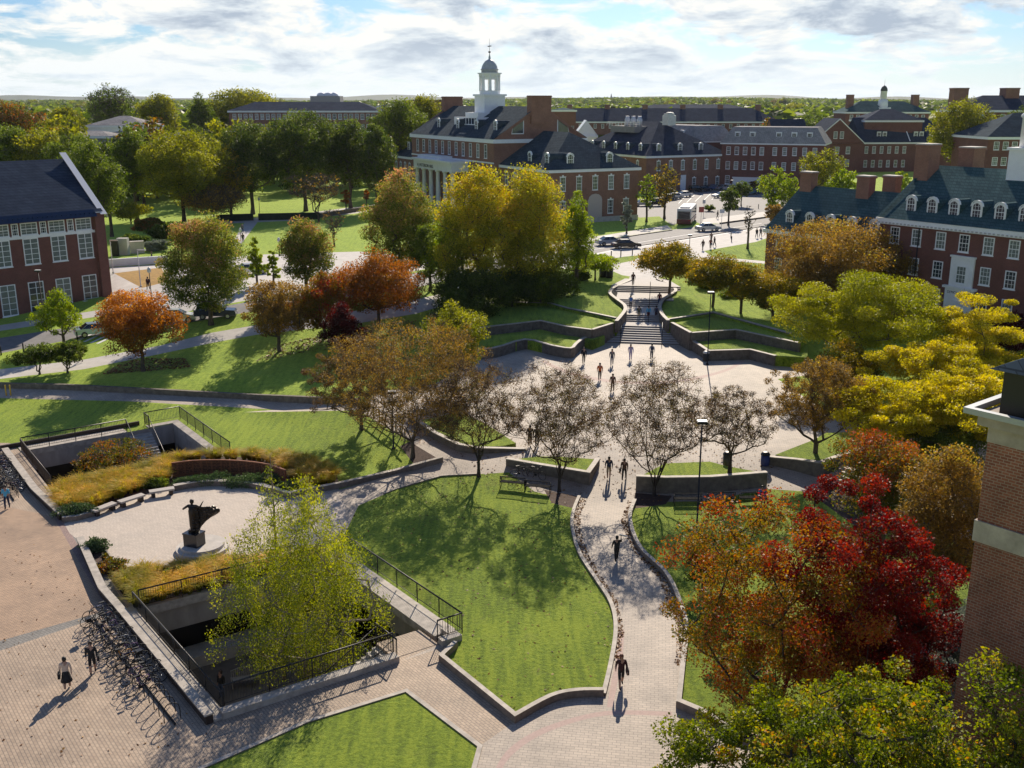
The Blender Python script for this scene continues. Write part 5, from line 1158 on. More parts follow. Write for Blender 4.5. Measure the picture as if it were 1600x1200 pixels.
# berm row
tree('orange maple, the widest of the orange crowns on the berm',592,505,398,130,485,'orange','round',name='maple_tree',sparse=.9,clump=.13)
tree('red orange maple left of the widest orange crown',508,528,430,95,510,'redorange','round',name='maple_tree',hgrad=.2)
tree('conical dark red tree in front of the orange maples',538,560,470,70,545,'darkred','cone',name='pear_tree')
tree('brown leaved maple with its bare trunk on the berm lawn',437,549,438,102,520,'brown','round',name='maple_tree',fork=1.6,sparse=.9)
tree('big green tree with pink tinged top beside the left street',330,508,334,145,480,'pinkgreen','egg',name='maple_tree',hgrad=.32,clump=.13)
tree('orange red dogwood on the walk near the left brick building',224,580,455,118,548,'orange','round',name='dogwood_tree',hgrad=.5)
tree('light green ginkgo in front of the left brick building windows',100,538,444,72,525,'ginkgo','cone',name='ginkgo_tree',sparse=.6,clump=.13)
tree('small dark green multi stem tree, left one of the pair by the long walk',62,585,541,60,568,'deep','round',name='shrub_tree',multi=3,fork=.3)
tree('small dark green multi stem tree, right one of the pair by the long walk',106,582,537,62,566,'deep','round',name='shrub_tree',multi=4,fork=.3)
tree('narrow light green ginkgo beside the big pink topped tree',402,445,368,32,436,'ginkgo','cone',name='ginkgo_tree')
tree('smaller light green ginkgo left of the greenish pear tree',428,447,385,26,438,'ginkgo','cone',name='ginkgo_tree')
tree('round olive green pear tree with pinkish tips in front of the park lawn',480,462,344,95,440,'pinkgreen','egg',name='pear_tree',hgrad=.2)
tree('tall pink and green pear tree left of the white columns',628,440,264,118,420,'pinkgreen','egg',name='pear_tree',hgrad=.4)
tree('green lower tree beside the tall pink and green pear',672,455,350,62,435,'green','round',name='shrub_tree')
tree('bright green ginkgo in front of the white columns',700,465,315,62,440,'ginkgo','cone',name='ginkgo_tree',sparse=.8)
tree('tall golden green maple, left half of the big golden pair',747,470,262,136,440,'gold','egg',name='maple_tree',hgrad=.2)
tree('tall golden orange maple, right half of the big golden pair',833,470,258,136,440,'gold','egg',name='maple_tree',hgrad=.3)
tree('bright green ginkgo at the right side of the golden maples',900,452,298,70,425,'ginkgo','cone',name='ginkgo_tree',sparse=.8)
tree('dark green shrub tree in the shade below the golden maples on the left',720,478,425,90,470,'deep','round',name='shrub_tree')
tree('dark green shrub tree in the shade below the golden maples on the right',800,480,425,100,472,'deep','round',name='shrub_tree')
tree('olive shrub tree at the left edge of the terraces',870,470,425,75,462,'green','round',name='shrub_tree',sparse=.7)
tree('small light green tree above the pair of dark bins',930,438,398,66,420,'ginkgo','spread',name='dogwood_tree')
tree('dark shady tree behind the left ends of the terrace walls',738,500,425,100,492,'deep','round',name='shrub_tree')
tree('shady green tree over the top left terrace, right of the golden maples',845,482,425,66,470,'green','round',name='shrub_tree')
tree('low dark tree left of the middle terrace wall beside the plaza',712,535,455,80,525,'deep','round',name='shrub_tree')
# terraces right
tree('amber tree right of the top of the stairs',1046,462,382,96,440,'amber','spread',name='cherry_tree')
tree('amber green tree, second one right of the stairs beside the lamp',1113,495,400,92,455,'amber','spread',name='cherry_tree')
tree('amber tree, third one along the upper terrace wall',1156,512,412,80,470,'amber','spread',name='cherry_tree')
tree('orange amber tree at the right end of the upper terrace',1205,525,428,95,490,'amber','spread',name='cherry_tree')
tree('wide rusty orange tree in front of the low wing of the teal roofed hall',1300,500,352,205,470,'brown','round',name='oak_tree',hgrad=.35,sparse=.75,clump=.11)
tree('rusty orange tree against the brick wall right of the drainpipe corner',1405,500,378,80,470,'brown','round',name='oak_tree',sparse=.5)
tree('dark red tree in the shade at the foot of the teal roofed hall',1575,560,490,90,545,'darkred','round',name='shrub_tree')
# street trees
tree('narrow young tree with yellow green leaves at the parking lot entrance, left one',1010,347,264,30,332,'ginkgo','column',name='street_tree',sparse=.5)
tree('young tree with yellow leaves left of the bus',1038,342,257,46,325,'amber','vase',name='street_tree',sparse=.35)
tree('small grey green tree at the corner of the columned hall wing',979,365,312,22,358,'silver','column',name='street_tree')
tree('small dark tree right of the bus on the street island',1138,352,295,34,328,'deep','round',name='street_tree')
tree('small leaning tree at the parking lot beside the lamp',1158,322,286,32,306,'deep','round',name='street_tree')
tree('thin leafless sapling in the mulch ring of the right street lawn',1168,389,322,22,365,'brown','column',name='street_tree',sparse=.06,K=40,dens=.6)
tree('light green street tree left of the teal roofed wing',1205,345,258,40,325,'ginkgo','round',name='street_tree',sparse=.7)
tree('light green street tree just right of its twin by the teal roofed wing',1228,350,270,34,330,'ginkgo','round',name='street_tree',sparse=.7)
tree('brown street tree at the low corner of the teal roofed wing',1206,360,318,30,345,'brown','round',name='street_tree')
tree('low dark shrub on the island between bus and parking lot',1108,330,321,18,328,'deep','round',name='low_shrub',cat='shrub')
tree('round green tree behind the chimneys of the low teal roofed wing',1282,330,232,56,300,'olive','round',name='street_tree',sparse=.7)
tree('yellow green bush between the wing chimneys',1312,340,264,44,320,'ginkgo','round',name='street_tree')
tree('yellow green bush left of the tall chimney',1403,340,268,30,320,'ginkgo','round',name='street_tree')
tree('brownish round shrub by the garage door of the mansard building',1178,296,281,14,295,'brown','round',name='low_shrub',cat='shrub')
tree('green shrub by the corner of the gabled building in the lot',1195,298,280,18,296,'green','round',name='low_shrub',cat='shrub')
# right background
tree('big round green tree behind the tall chimneys of the teal roofed hall',1490,300,157,98,255,'olive','round',name='oak_tree',clump=.13)
tree('big green tree at the right edge beside the cupola',1583,300,168,80,255,'green','round',name='oak_tree',clump=.13)
# park left
tree('large dark oak standing in the middle of the left park',288,347,205,150,318,'olive','round',name='oak_tree',clump=.12,barkm=bark_dark,fork=5)
tree('yellowish tree right of the large park oak',362,340,228,60,318,'amber','egg',name='park_tree',sparse=.7)
tree('low dark spreading tree right of the large park oak foot',335,348,292,100,335,'brown','spread',name='park_tree',sparse=.5)
tree('large dark tree left of the bare one in the park, behind the lawn',395,335,190,90,300,'deep','round',name='oak_tree',clump=.14)
tree('widest dark green tree of the park, above the leafless tree',478,330,178,125,290,'deep','round',name='oak_tree',clump=.13)
tree('tall dark green tree right of the widest one',548,325,188,90,285,'deep','egg',name='oak_tree')
tree('dark green tree touching the left wing of the columned hall',590,330,190,62,300,'deep','egg',name='oak_tree')
tree('green tree above the left wing roof of the columned hall',628,300,155,72,230,'green','round',name='oak_tree')
tree('light green tree behind the left chimney of the columned hall',668,290,150,70,225,'olive','round',name='oak_tree')
tree('leafless grey tree spreading over the park lawn edge',498,348,272,100,318,'brown','vase',name='bare_tree',sparse=.05,K=170,clump=.08,multi=4,fork=1.5)
tree('small bare sapling on the park lawn slope right of the leafless tree',522,385,325,38,368,'brown','vase',name='bare_tree',sparse=.04,K=60,multi=3,fork=.8)
tree('small rusty red tree at the far edge of the park lawn',541,332,295,16,320,'orange','egg',name='park_tree')
tree('second tiny rusty tree right of the first at the park lawn edge',573,322,296,9,314,'orange','column',name='park_tree')
tree('light green tree right behind the left brick building gable',152,380,218,90,340,'green','egg',name='park_tree')
tree('green tree between the gable and the park oak, below the pavilion',215,345,200,75,300,'green','egg',name='park_tree')
tree('low green tree on the lawn right of the left building gable',205,350,318,60,342,'olive','spread',name='park_tree')
tree('dark green tree below the pale pavilion, behind the gable',175,370,255,55,335,'deep','round',name='park_tree')
tree('tree with dark lacy crown breaking the skyline above the pavilion',182,260,137,84,200,'deep','round',name='skyline_tree',sparse=.55)
tree('rounded light green tree on the skyline right of the lacy one',258,268,147,72,210,'olive','egg',name='skyline_tree')
tree('pointed green tree on the skyline left of the long four storey building',320,262,146,50,215,'green','cone',name='skyline_tree')
tree('wide pale green tree rising above the left end of the long four storey roof',388,249,138,100,200,'olive','round',name='skyline_tree',leader=.5)
tree('yellowish tree left of the lacy skyline tree',110,268,168,52,215,'olive','round',name='skyline_tree')
tree('tree above the navy roof ridge of the left building, leftmost',15,330,196,90,270,'green','round',name='park_tree')
tree('tree above the navy roof ridge of the left building, second from left',75,330,205,90,270,'olive','round',name='park_tree')
tree('tree above the navy roof ridge next to the white parapet top',125,335,212,80,280,'green','round',name='park_tree')
tree('large tree at the left edge under the horizon',22,290,160,90,230,'redgreen','round',name='skyline_tree')
# woods behind: many round crowns, individual trees from a few shared shapes
def woods():
    kinds=[('olive','round'),('green','round'),('deep','round'),('olive','egg'),('green','egg'),('amber','round'),('redgreen','round')]
    protos=[tree_mesh(900+i,15,12.5,2.0,s,K=46,leaf=.85,NL=2600,kind=k,detail=4,D=3,clump=.17) for i,(k,s) in enumerate(kinds)]
    rng=random.Random(7)
    zones=[(lambda: (rng.uniform(-30,330),rng.uniform(170,235)),70,'rounded tree in the wood left of the long four storey building','trees of the wood on the left'),
           (lambda: (rng.uniform(330,640),rng.uniform(178,225)),26,'rounded tree in the strip between park and long four storey building','trees between park and long building'),
           (lambda: (rng.uniform(1190,1345),rng.uniform(166,200)),46,'small rounded tree in the wood left of the twin chimney hall','trees of the far wood on the right'),
           (lambda: (rng.uniform(860,1250),rng.uniform(163,168)),34,'tiny tree on the horizon behind the very long dark blue roof','horizon trees behind the long roof'),
           (lambda: (rng.uniform(1440,1640),rng.uniform(166,200)),20,'tree in the far wood at the right end of the horizon','horizon trees at the right'),
           (lambda: (rng.uniform(-40,640),rng.uniform(163,168)),46,'tiny tree on the left horizon beyond the nearer wood','horizon trees on the left')]
    blocked=[]
    for o in [o for o in COL.objects if o.get('category')=='building']:
        xs=[];ys=[]
        for ch in o.children:
            if ch.type=='MESH' and 'wall' in ch.name:
                for v in ch.bound_box:
                    w=Matrix.Translation(o.location)@Matrix.Rotation(o.rotation_euler.z,4,'Z')@Vector(v); xs.append(w.x); ys.append(w.y)
        if xs: blocked.append((min(xs)-5,max(xs)+5,min(ys)-5,max(ys)+5))
    for fn,n,lab,grp in zones:
        k=0; tries=0
        while k<n and tries<n*12:
            tries+=1
            px,py=fn(); top=17+rng.uniform(0,5)
            # stand so that the crown top appears near row py
            zt=4+rng.uniform(12,18)
            if zt>25.5: zt=25.5
            ang=math.atan2(-(-_s+((600-py)/FPX)*_c),(_c+((600-py)/FPX)*_s))
            D=(CAMH-zt)/max(.0015,math.tan(ang)) if ang>0.001 else 1500
            D=min(D,1700)
            if D<(430 if px>850 else 235): continue
            x=(px-800)/FPX*depth(0,D,15); g=h(x,D)
            if any(a<x<b and c<D<d for a,b,c,d in blocked): continue
            i=rng.randrange(len(protos)) if rng.random()<.35 else rng.randrange(5)
            sc=(zt-4)/15*rng.uniform(.95,1.15)*(1+max(0,(D-600))/3000); place_tree('woodland_tree',['olive','green','dark green','pale olive','leafy green','yellowing','reddish'][i]+' '+lab,x,D,g-.3,protos[i],rng.uniform(0,6),grp,sc=sc); k+=1
    k=0
    for _ in range(400):
        if k>=46: break
        px=rng.uniform(120,600); D=rng.uniform(262,345); x=(px-800)/FPX*depth(0,D,8)
        if any(a<x<b and c<D<d for a,b,c,d in blocked): continue
        i=rng.choice([0,1,2,3,4,4,1]); place_tree('woodland_tree',['olive','green','dark green','pale olive','leafy green'][i]+' crown in the belt of trees along the back of the left park',x,D,h(x,D)-.3,protos[i],rng.uniform(0,6),'tree belt behind the left park',sc=rng.uniform(.62,.85)); k+=1
    # far-off wood as one mass
    rng2=np.random.default_rng(5); N_=26000
    yy=rng2.uniform(300,3600,N_)**1.0; xx=rng2.uniform(-.62,.62,N_)*yy
    okm=np.ones(N_,bool)
    for a,b,c,d in blocked: okm&=~((xx>a)&(xx<b)&(yy>c)&(yy<d))
    okm&=~((yy<520)&(xx>-20)); okm&=~(yy<430)
    xx=xx[okm];yy=yy[okm]; n=len(xx)
    # each tree = a few leafy clump quads over a dome
    M_=14; s=rng2.uniform(.75,1.2,n)*(1+yy/2600); R0=5.5*s; Hh=rng2.uniform(9,15,n)*np.minimum(s,1.25)
    v=fib(n*M_,rng2); v[:,2]=np.abs(v[:,2]); cx=np.repeat(xx,M_);cy=np.repeat(yy,M_)
    gz=np.array([h(a,b) for a,b in zip(xx,yy)]); cz=np.repeat(gz,M_)
    c=np.stack([cx+v[:,0]*np.repeat(R0,M_),cy+v[:,1]*np.repeat(R0,M_),cz+np.repeat(Hh,M_)*(.45+.5*v[:,2])],1)
    nv=v+rng2.normal(0,.35,v.shape); nv/=np.linalg.norm(nv,axis=1)[:,None]; u=np.cross(nv,fib(n*M_,rng2)); u/=np.linalg.norm(u,axis=1)[:,None]; w=np.cross(nv,u); hs=(np.repeat(R0,M_)*.55)[:,None]
    q=np.stack([c-w*hs,c+u*hs,c+w*hs,c-u*hs],1).reshape(-1,3); tint=np.clip(np.repeat(rng2.random(n),M_)*.6+rng2.random(n*M_)*.4,0,1)
    o=put(mesh_np('far_wood',q,np.arange(len(q)).reshape(-1,4),4,[LEAF['green']],attr=tint),'far_wood'); tag(o,'continuous far wood of green crowns filling the land up to the horizon','wood',kind='stuff')
woods()
# blue hills on the horizon
def hills():
    co=[];f=[];n=120
    for r,(D,hh,sd) in enumerate(((5200,20,1),(7500,36,4))):
        b=len(co)
        for i in range(n+1):
            x=-D*.95+2*D*.95*i/n; z=hh+hh*.35*math.sin(i*.31+sd)+hh*.2*math.sin(i*.83+sd*2)+22
            co+= [(x,D-600,0),(x,D,z),(x,D+900,z*.8)]
        for i in range(n):
            a=b+i*3; f+=[(a,a+3,a+4,a+1),(a+1,a+4,a+5,a+2)]
    o=put(mesh_np('hills',co,f,4,[mat('wooded_hills',(0.05,0.075,0.03),.95,var=.4,scale=.01)]),'hills'); tag(o,kind='structure')
hills()
# ------------------------------------------------------------------ small things
rnd=random.Random(11)
def stuff_blades(name,label,cat,polys,n,hh,kinds,seed,wid=.03,spread=.35,clumps=None,zf=None,droop=.5):
    rng=np.random.default_rng(seed); out=[]
    for poly in polys:
        xs=[p[0] for p in poly]; ys=[p[1] for p in poly]
        X=rng.uniform(min(xs),max(xs),n*4); Y=rng.uniform(min(ys),max(ys),n*4); k=inside(poly,X,Y); out.append(np.stack([X[k],Y[k]],1))
    pts=np.concatenate(out)[:clumps or n]
    if clumps:
        per=n//clumps; c=np.repeat(pts,per,0); tn=np.repeat(rng.random(len(pts)),per); hs=np.repeat(rng.uniform(.7,1.25,len(pts)),per)
        a=rng.uniform(0,2*np.pi,len(c)); r=rng.random(len(c))*.12; c=c+np.stack([np.cos(a)*r,np.sin(a)*r],1)
    else: c=pts; tn=rng.random(len(c)); hs=np.ones(len(c)); a=rng.uniform(0,2*np.pi,len(c))
    m=len(c); z0=np.array([ (zf or h)(x,y) for x,y in c]); H_=hh*hs*rng.uniform(.6,1.15,m); sp=spread*rng.uniform(.2,1.2,m)*H_
    d=np.stack([np.cos(a),np.sin(a)],1); pr=np.stack([-d[:,1],d[:,0]],1)*wid*.5
    b=np.column_stack([c,z0]); mid=b+np.column_stack([d*sp[:,None]*.35,H_*.65]); tip=b+np.column_stack([d*sp[:,None],H_*(1-droop*.3)])
    p3=np.column_stack([pr,np.zeros(m)])
    q=np.stack([b-p3,b+p3,mid+p3,mid-p3],1); q2=np.stack([mid-p3,mid+p3,tip+p3*.5,tip-p3*.5],1)
    co=np.concatenate([q.reshape(-1,3),q2.reshape(-1,3)]); f=np.arange(len(co)).reshape(-1,4)
    t1=np.clip(tn*.6+rng.random(m)*.3,0,1); tint=np.concatenate([t1*.7,np.clip(t1+.15,0,1)])
    o=put(mesh_np(name,co,f,4,[LEAF[kinds]],attr=tint),name); return tag(o,label,cat,kind='stuff')
lm('grassy',[(0,(0.12,0.15,0.012)),(.4,(0.38,0.35,0.03)),(.7,(0.72,0.50,0.06)),(1,(0.85,0.60,0.14))],.6)
lm('blade',[(0,(0.12,0.20,0.012)),(.5,(0.24,0.38,0.02)),(1,(0.45,0.52,0.06))],.6)
lm('juniper',[(0,(0.03,0.055,0.02)),(.6,(0.08,0.13,0.045)),(1,(0.17,0.22,0.09))],.25)
lm('fallen',[(0,(0.08,0.03,0.015)),(.5,(0.20,0.09,0.03)),(1,(0.40,0.22,0.05))],.3)
# lawn blades for the near lawns (one mass each)
def find(n): return [r for r in REG if r[0]==n][0][2]
back=find('mulch_bed_back'); 
stuff_blades('ornamental_grass','tall golden ornamental grass between the far courtyard and the stone benches','grass',[Pn([(80,775),(98,800),(150,795),(190,778),(240,758),(268,752),(268,722),(200,742),(100,762)])],42000,.95,'grassy',11,wid=.022,clumps=210,droop=.9,spread=.8)
stuff_blades('ornamental_grass','tawny ornamental grass behind and right of the rusty curved wall','grass',[Pn([(268,724),(300,718),(350,714),(445,716),(500,730),(525,742),(522,756),(480,766),(452,750),(445,735),(400,722),(330,720)])],26000,.95,'grassy',12,wid=.022,clumps=120,droop=.9,spread=.8)
stuff_blades('ornamental_grass','golden ornamental grass behind the railing of the near courtyard','grass',[Pn([(190,905),(230,897),(300,886),(415,880),(470,872)])+[along(A0,D0,0.95),A0]],42000,.85,'grassy',13,wid=.022,clumps=190,droop=.9,spread=.8)
stuff_blades('ground_cover','low green and reddish ground cover beside the low segmented wall','plants',[Pn([(160,868),(182,882),(214,893),(190,930),(205,935),(165,890)])],6000,.35,'redgreen',14,wid=.09,clumps=60)
stuff_blades('yellow_flowers','patch of yellow flowers behind the middle stone bench','flowers',[Pn([(172,772),(230,762),(232,750),(185,755)])],5000,.7,'yellow',15,wid=.05,clumps=60)
def mound(label,px,py,wpx,hm,kind,name='juniper_shrub',asp=.6,lf=.12,z=None,cat='shrub'):
    x,y,zz=G(px,py); 
    if z is not None: zz=z
    W=wpx*depth(x,y,0)/FPX; _seed[0]+=1
    m=tree_mesh(_seed[0],hm,W,.05,'round',K=int(20+W*14),leaf=lf,NL=int(900+W*W*500),kind=kind,clump=.2,multi=4,fork=.1,flat=.5,trunk_r=.03)
    t=place_tree(name,label,x,y,zz,m,0,None,cat); t.scale=(1,asp,1); t.rotation_euler=(0,0,R(15)); return t
mound('round clipped green shrub next to the left end of the first stone bench',118,806,56,.75,'juniper')
mound('bushy green shrub at the gap in the low wall, statue court corner',150,862,42,.9,'juniper')
mound('dark leafy low shrub between the corner shrub and the golden grass',176,890,46,.5,'redgreen',asp=.9)
mound('spreading juniper below the left half of the rusty curved wall',318,756,80,.5,'juniper',asp=.3)
mound('spreading juniper below the right half of the rusty curved wall',400,757,90,.5,'juniper',asp=.35)
mound('juniper at the right end of the rusty curved wall by the kerb',455,765,50,.5,'juniper',asp=.5)
mound('dark green bush in the middle of the golden grass by the near railing',272,905,32,.8,'deep')
mound('green leafy shrub behind the third stone bench',245,762,34,.7,'green')
for i,(px,py,w,k) in enumerate([(905,438,34,'deep'),(850,452,50,'green'),(880,455,30,'silver')]): mound(['dark bush on the top left terrace behind the pair of bins','green bush at the left end of the top terrace','grey green bush on the top left terrace slope'][i],px,py,w,1.2,k,asp=.8,lf=.2,name='bush')
for i,(px,py,w,k) in enumerate([(1108,452,40,'green'),(1145,470,44,'green'),(1090,440,30,'redgreen')]): mound(['green bush under the amber trees on the top right terrace','second green bush under the amber trees, nearer the lime tree','reddish bush under the first amber tree'][i],px,py,w,1.1,k,asp=.8,lf=.2,name='bush')
# park undergrowth
for i,(px,py,w,k,hh) in enumerate([(265,372,50,'deep',2.4),(235,360,40,'redgreen',2),(300,368,46,'deep',2.2),(210,385,36,'deep',1.8),(245,392,30,'silver',1.6)]): 
    mound(['dark bush at the foot of the park oak','reddish bush left of the park oak foot','dark bush right of the park oak foot','dark bush by the grey stepped wall beside the left building','grey bush right of the stepped wall'][i],px,py,w,hh,k,asp=.8,lf=.4,name='bush')
# trees of the courts
def court_tree(name,label,pos,z,H,W,c0,**kw):
    _seed[0]+=1; m=tree_mesh(_seed[0],H,W,c0,**kw); return place_tree(name,label,pos[0],pos[1],z,m,0,None,'tree')
court_tree('birch_tree','yellow green birch rising out of the near sunken courtyard',AB(6.4,5.3),-4.6,13.4,8.0,2.0,shape='egg',K=200,leaf=.105,NL=50000,kind='birch',barkm=bark_birch,clump=.07,leader=.95,low=1.6,multi=3,fork=.4,trunk_r=.16,flat=1.0)
court_tree('birch_tree','slender birch sprig standing up above the courtyard birch crown',AB(6.6,8.6),-4.6,13.4,2.0,6.0,shape='column',K=26,leaf=.11,NL=1300,kind='birch',barkm=bark_birch,clump=.16,leader=1.0,low=.8,trunk_r=.1)
court_tree('serviceberry_shrub','rusty brown multi stem shrub tree growing in the far sunken courtyard',AB1(5.9,5.2),-4.6,5.9,6.2,2.0,shape='spread',K=110,leaf=.13,NL=9000,kind='redgreen',clump=.09,multi=5,fork=.3,flat=.6)
# fallen leaves
def litter(name,label,polys,n,seed,size=.07):
    rng=np.random.default_rng(seed); pts=[]
    for poly in polys:
        xs=[p[0] for p in poly]; ys=[p[1] for p in poly]; X=rng.uniform(min(xs),max(xs),n*3);Y=rng.uniform(min(ys),max(ys),n*3); k=inside(poly,X,Y); pts.append(np.stack([X[k],Y[k]],1)[:n])
    c=np.concatenate(pts); m=len(c); z=np.array([h(x,y) for x,y in c])+.012; a=rng.uniform(0,6.28,m); s=size*rng.uniform(.6,1.4,m)
    dx=np.stack([np.cos(a)*s,np.sin(a)*s,rng.normal(0,.3,m)*s],1); dy=np.stack([-np.sin(a)*s*.6,np.cos(a)*s*.6,rng.normal(0,.3,m)*s],1); b=np.column_stack([c,z+.01])
    q=np.stack([b-dx,b-dy,b+dx,b+dy],1).reshape(-1,3); q[:,2]=np.maximum(q[:,2],np.repeat(z-.006,4))
    o=put(mesh_np(name,q,np.arange(len(q)).reshape(-1,4),4,[LEAF['fallen']],attr=rng.random(m)),name); return tag(o,label,'leaves',kind='stuff')
lr=l1_right
litter('fallen_leaves','brown fallen leaves along both kerbs of the curving walk',[Pn([(905,777),(896,800),(894,825),(905,865),(955,945),(962,985),(955,1035),(968,1035),(975,985),(965,940),(918,865),(906,825),(908,800),(918,780)]),Pn([(992,785),(984,815),(1000,860),(1040,900),(1072,985),(1067,1040),(1054,1040),(1060,985),(1030,905),(988,860),(970,815),(980,785)])],1300,21)
litter('fallen_leaves','scattered fallen leaves under the bare plaza trees',[Pn([(700,700),(1000,640),(1200,700),(1250,760),(960,790),(780,760)]),Pn([(560,640),(700,600),(760,690),(640,700)])],1500,22,.08)
litter('fallen_leaves','fallen leaves on the central lawn',[find('lawn_center')],500,23,.07)
litter('fallen_leaves','scattered fallen leaves over the left brick quad',[Pn([(0,800),(170,955),(340,1140),(200,1200),(0,1200)])],260,24,.06)
litter('fallen_leaves','rusty fallen leaves under the orange dogwood and berm trees',[Pn([(160,585),(300,575),(290,560),(200,560)]),Pn([(400,565),(640,530),(650,500),(430,540)])],1500,25,.12)
# --- rusty curved wall
rust=mat('weathering_steel',(0.22,0.075,0.028),.85,var=.45,scale=3,bump=.1,stretch=(1,1,5))
def rusty():
    t=thing('curved_steel_wall','long curved rusty steel wall with engraved lines behind the statue court','wall'); top=[(268,725),(300,721),(345,720),(385,722),(420,727),(446,736)]
    pts=smooth_poly([P(a,b,1.05) for a,b in top],False,3); mb=MB(); wallmesh(mb,pts,.14,-.1,1.15); mb.obj('panel',rust,t)
    mb=MB(); n=len(pts)
    for r in range(7):
        z=.25+r*.12; k=0.0
        for i in range(n-1):
            p=Vector(pts[i]);q=Vector(pts[i+1]); d=q-p; L_=d.length; d.normalize(); nn=Vector((d.y,-d.x)); s=.1
            while s<L_-.1:
                w=rnd.uniform(.08,.35); e=min(L_-.03,s+w); a=p+d*s+nn*.078; b=p+d*e+nn*.078; mb.quad([(a.x,a.y,z),(b.x,b.y,z),(b.x,b.y,z+.055),(a.x,a.y,z+.055)]); s=e+.07
    tag(mb.obj('engraved_lines',mat('engraving',(0.035,0.016,0.01),.9),t),kind='stuff')
rusty()
def slab_bench(label,a,b):
    p=Vector(P(*a,.45)); q=Vector(P(*b,.45)); c=(p+q)/2; L_=(q-p).length; t=thing('stone_bench',label,'bench',(c.x,c.y,0),math.atan2(q.y-p.y,q.x-p.x),'slab benches around the statue court')
    wood=mat('bench_slab',(.40,.36,.32),.7,var=.2,scale=4,stretch=(1,8,1))
    mb=MB(); mb.box(-L_/2,-.28,.36,L_/2,.28,.48); mb.obj('seat',wood,t)
    for x in (-L_/2+.25,L_/2-.25): mb=MB(); mb.box(x-.12,-.22,-.05,x+.12,.22,.36); mb.obj('leg',brownmetal,t)
slab_bench('slab bench nearest the round green shrub in the statue court',(145,798),(179,785)); slab_bench('middle slab bench of the three in the statue court',(186,784),(224,772)); slab_bench('slab bench next to the curved kerb in the statue court',(233,768),(272,762))
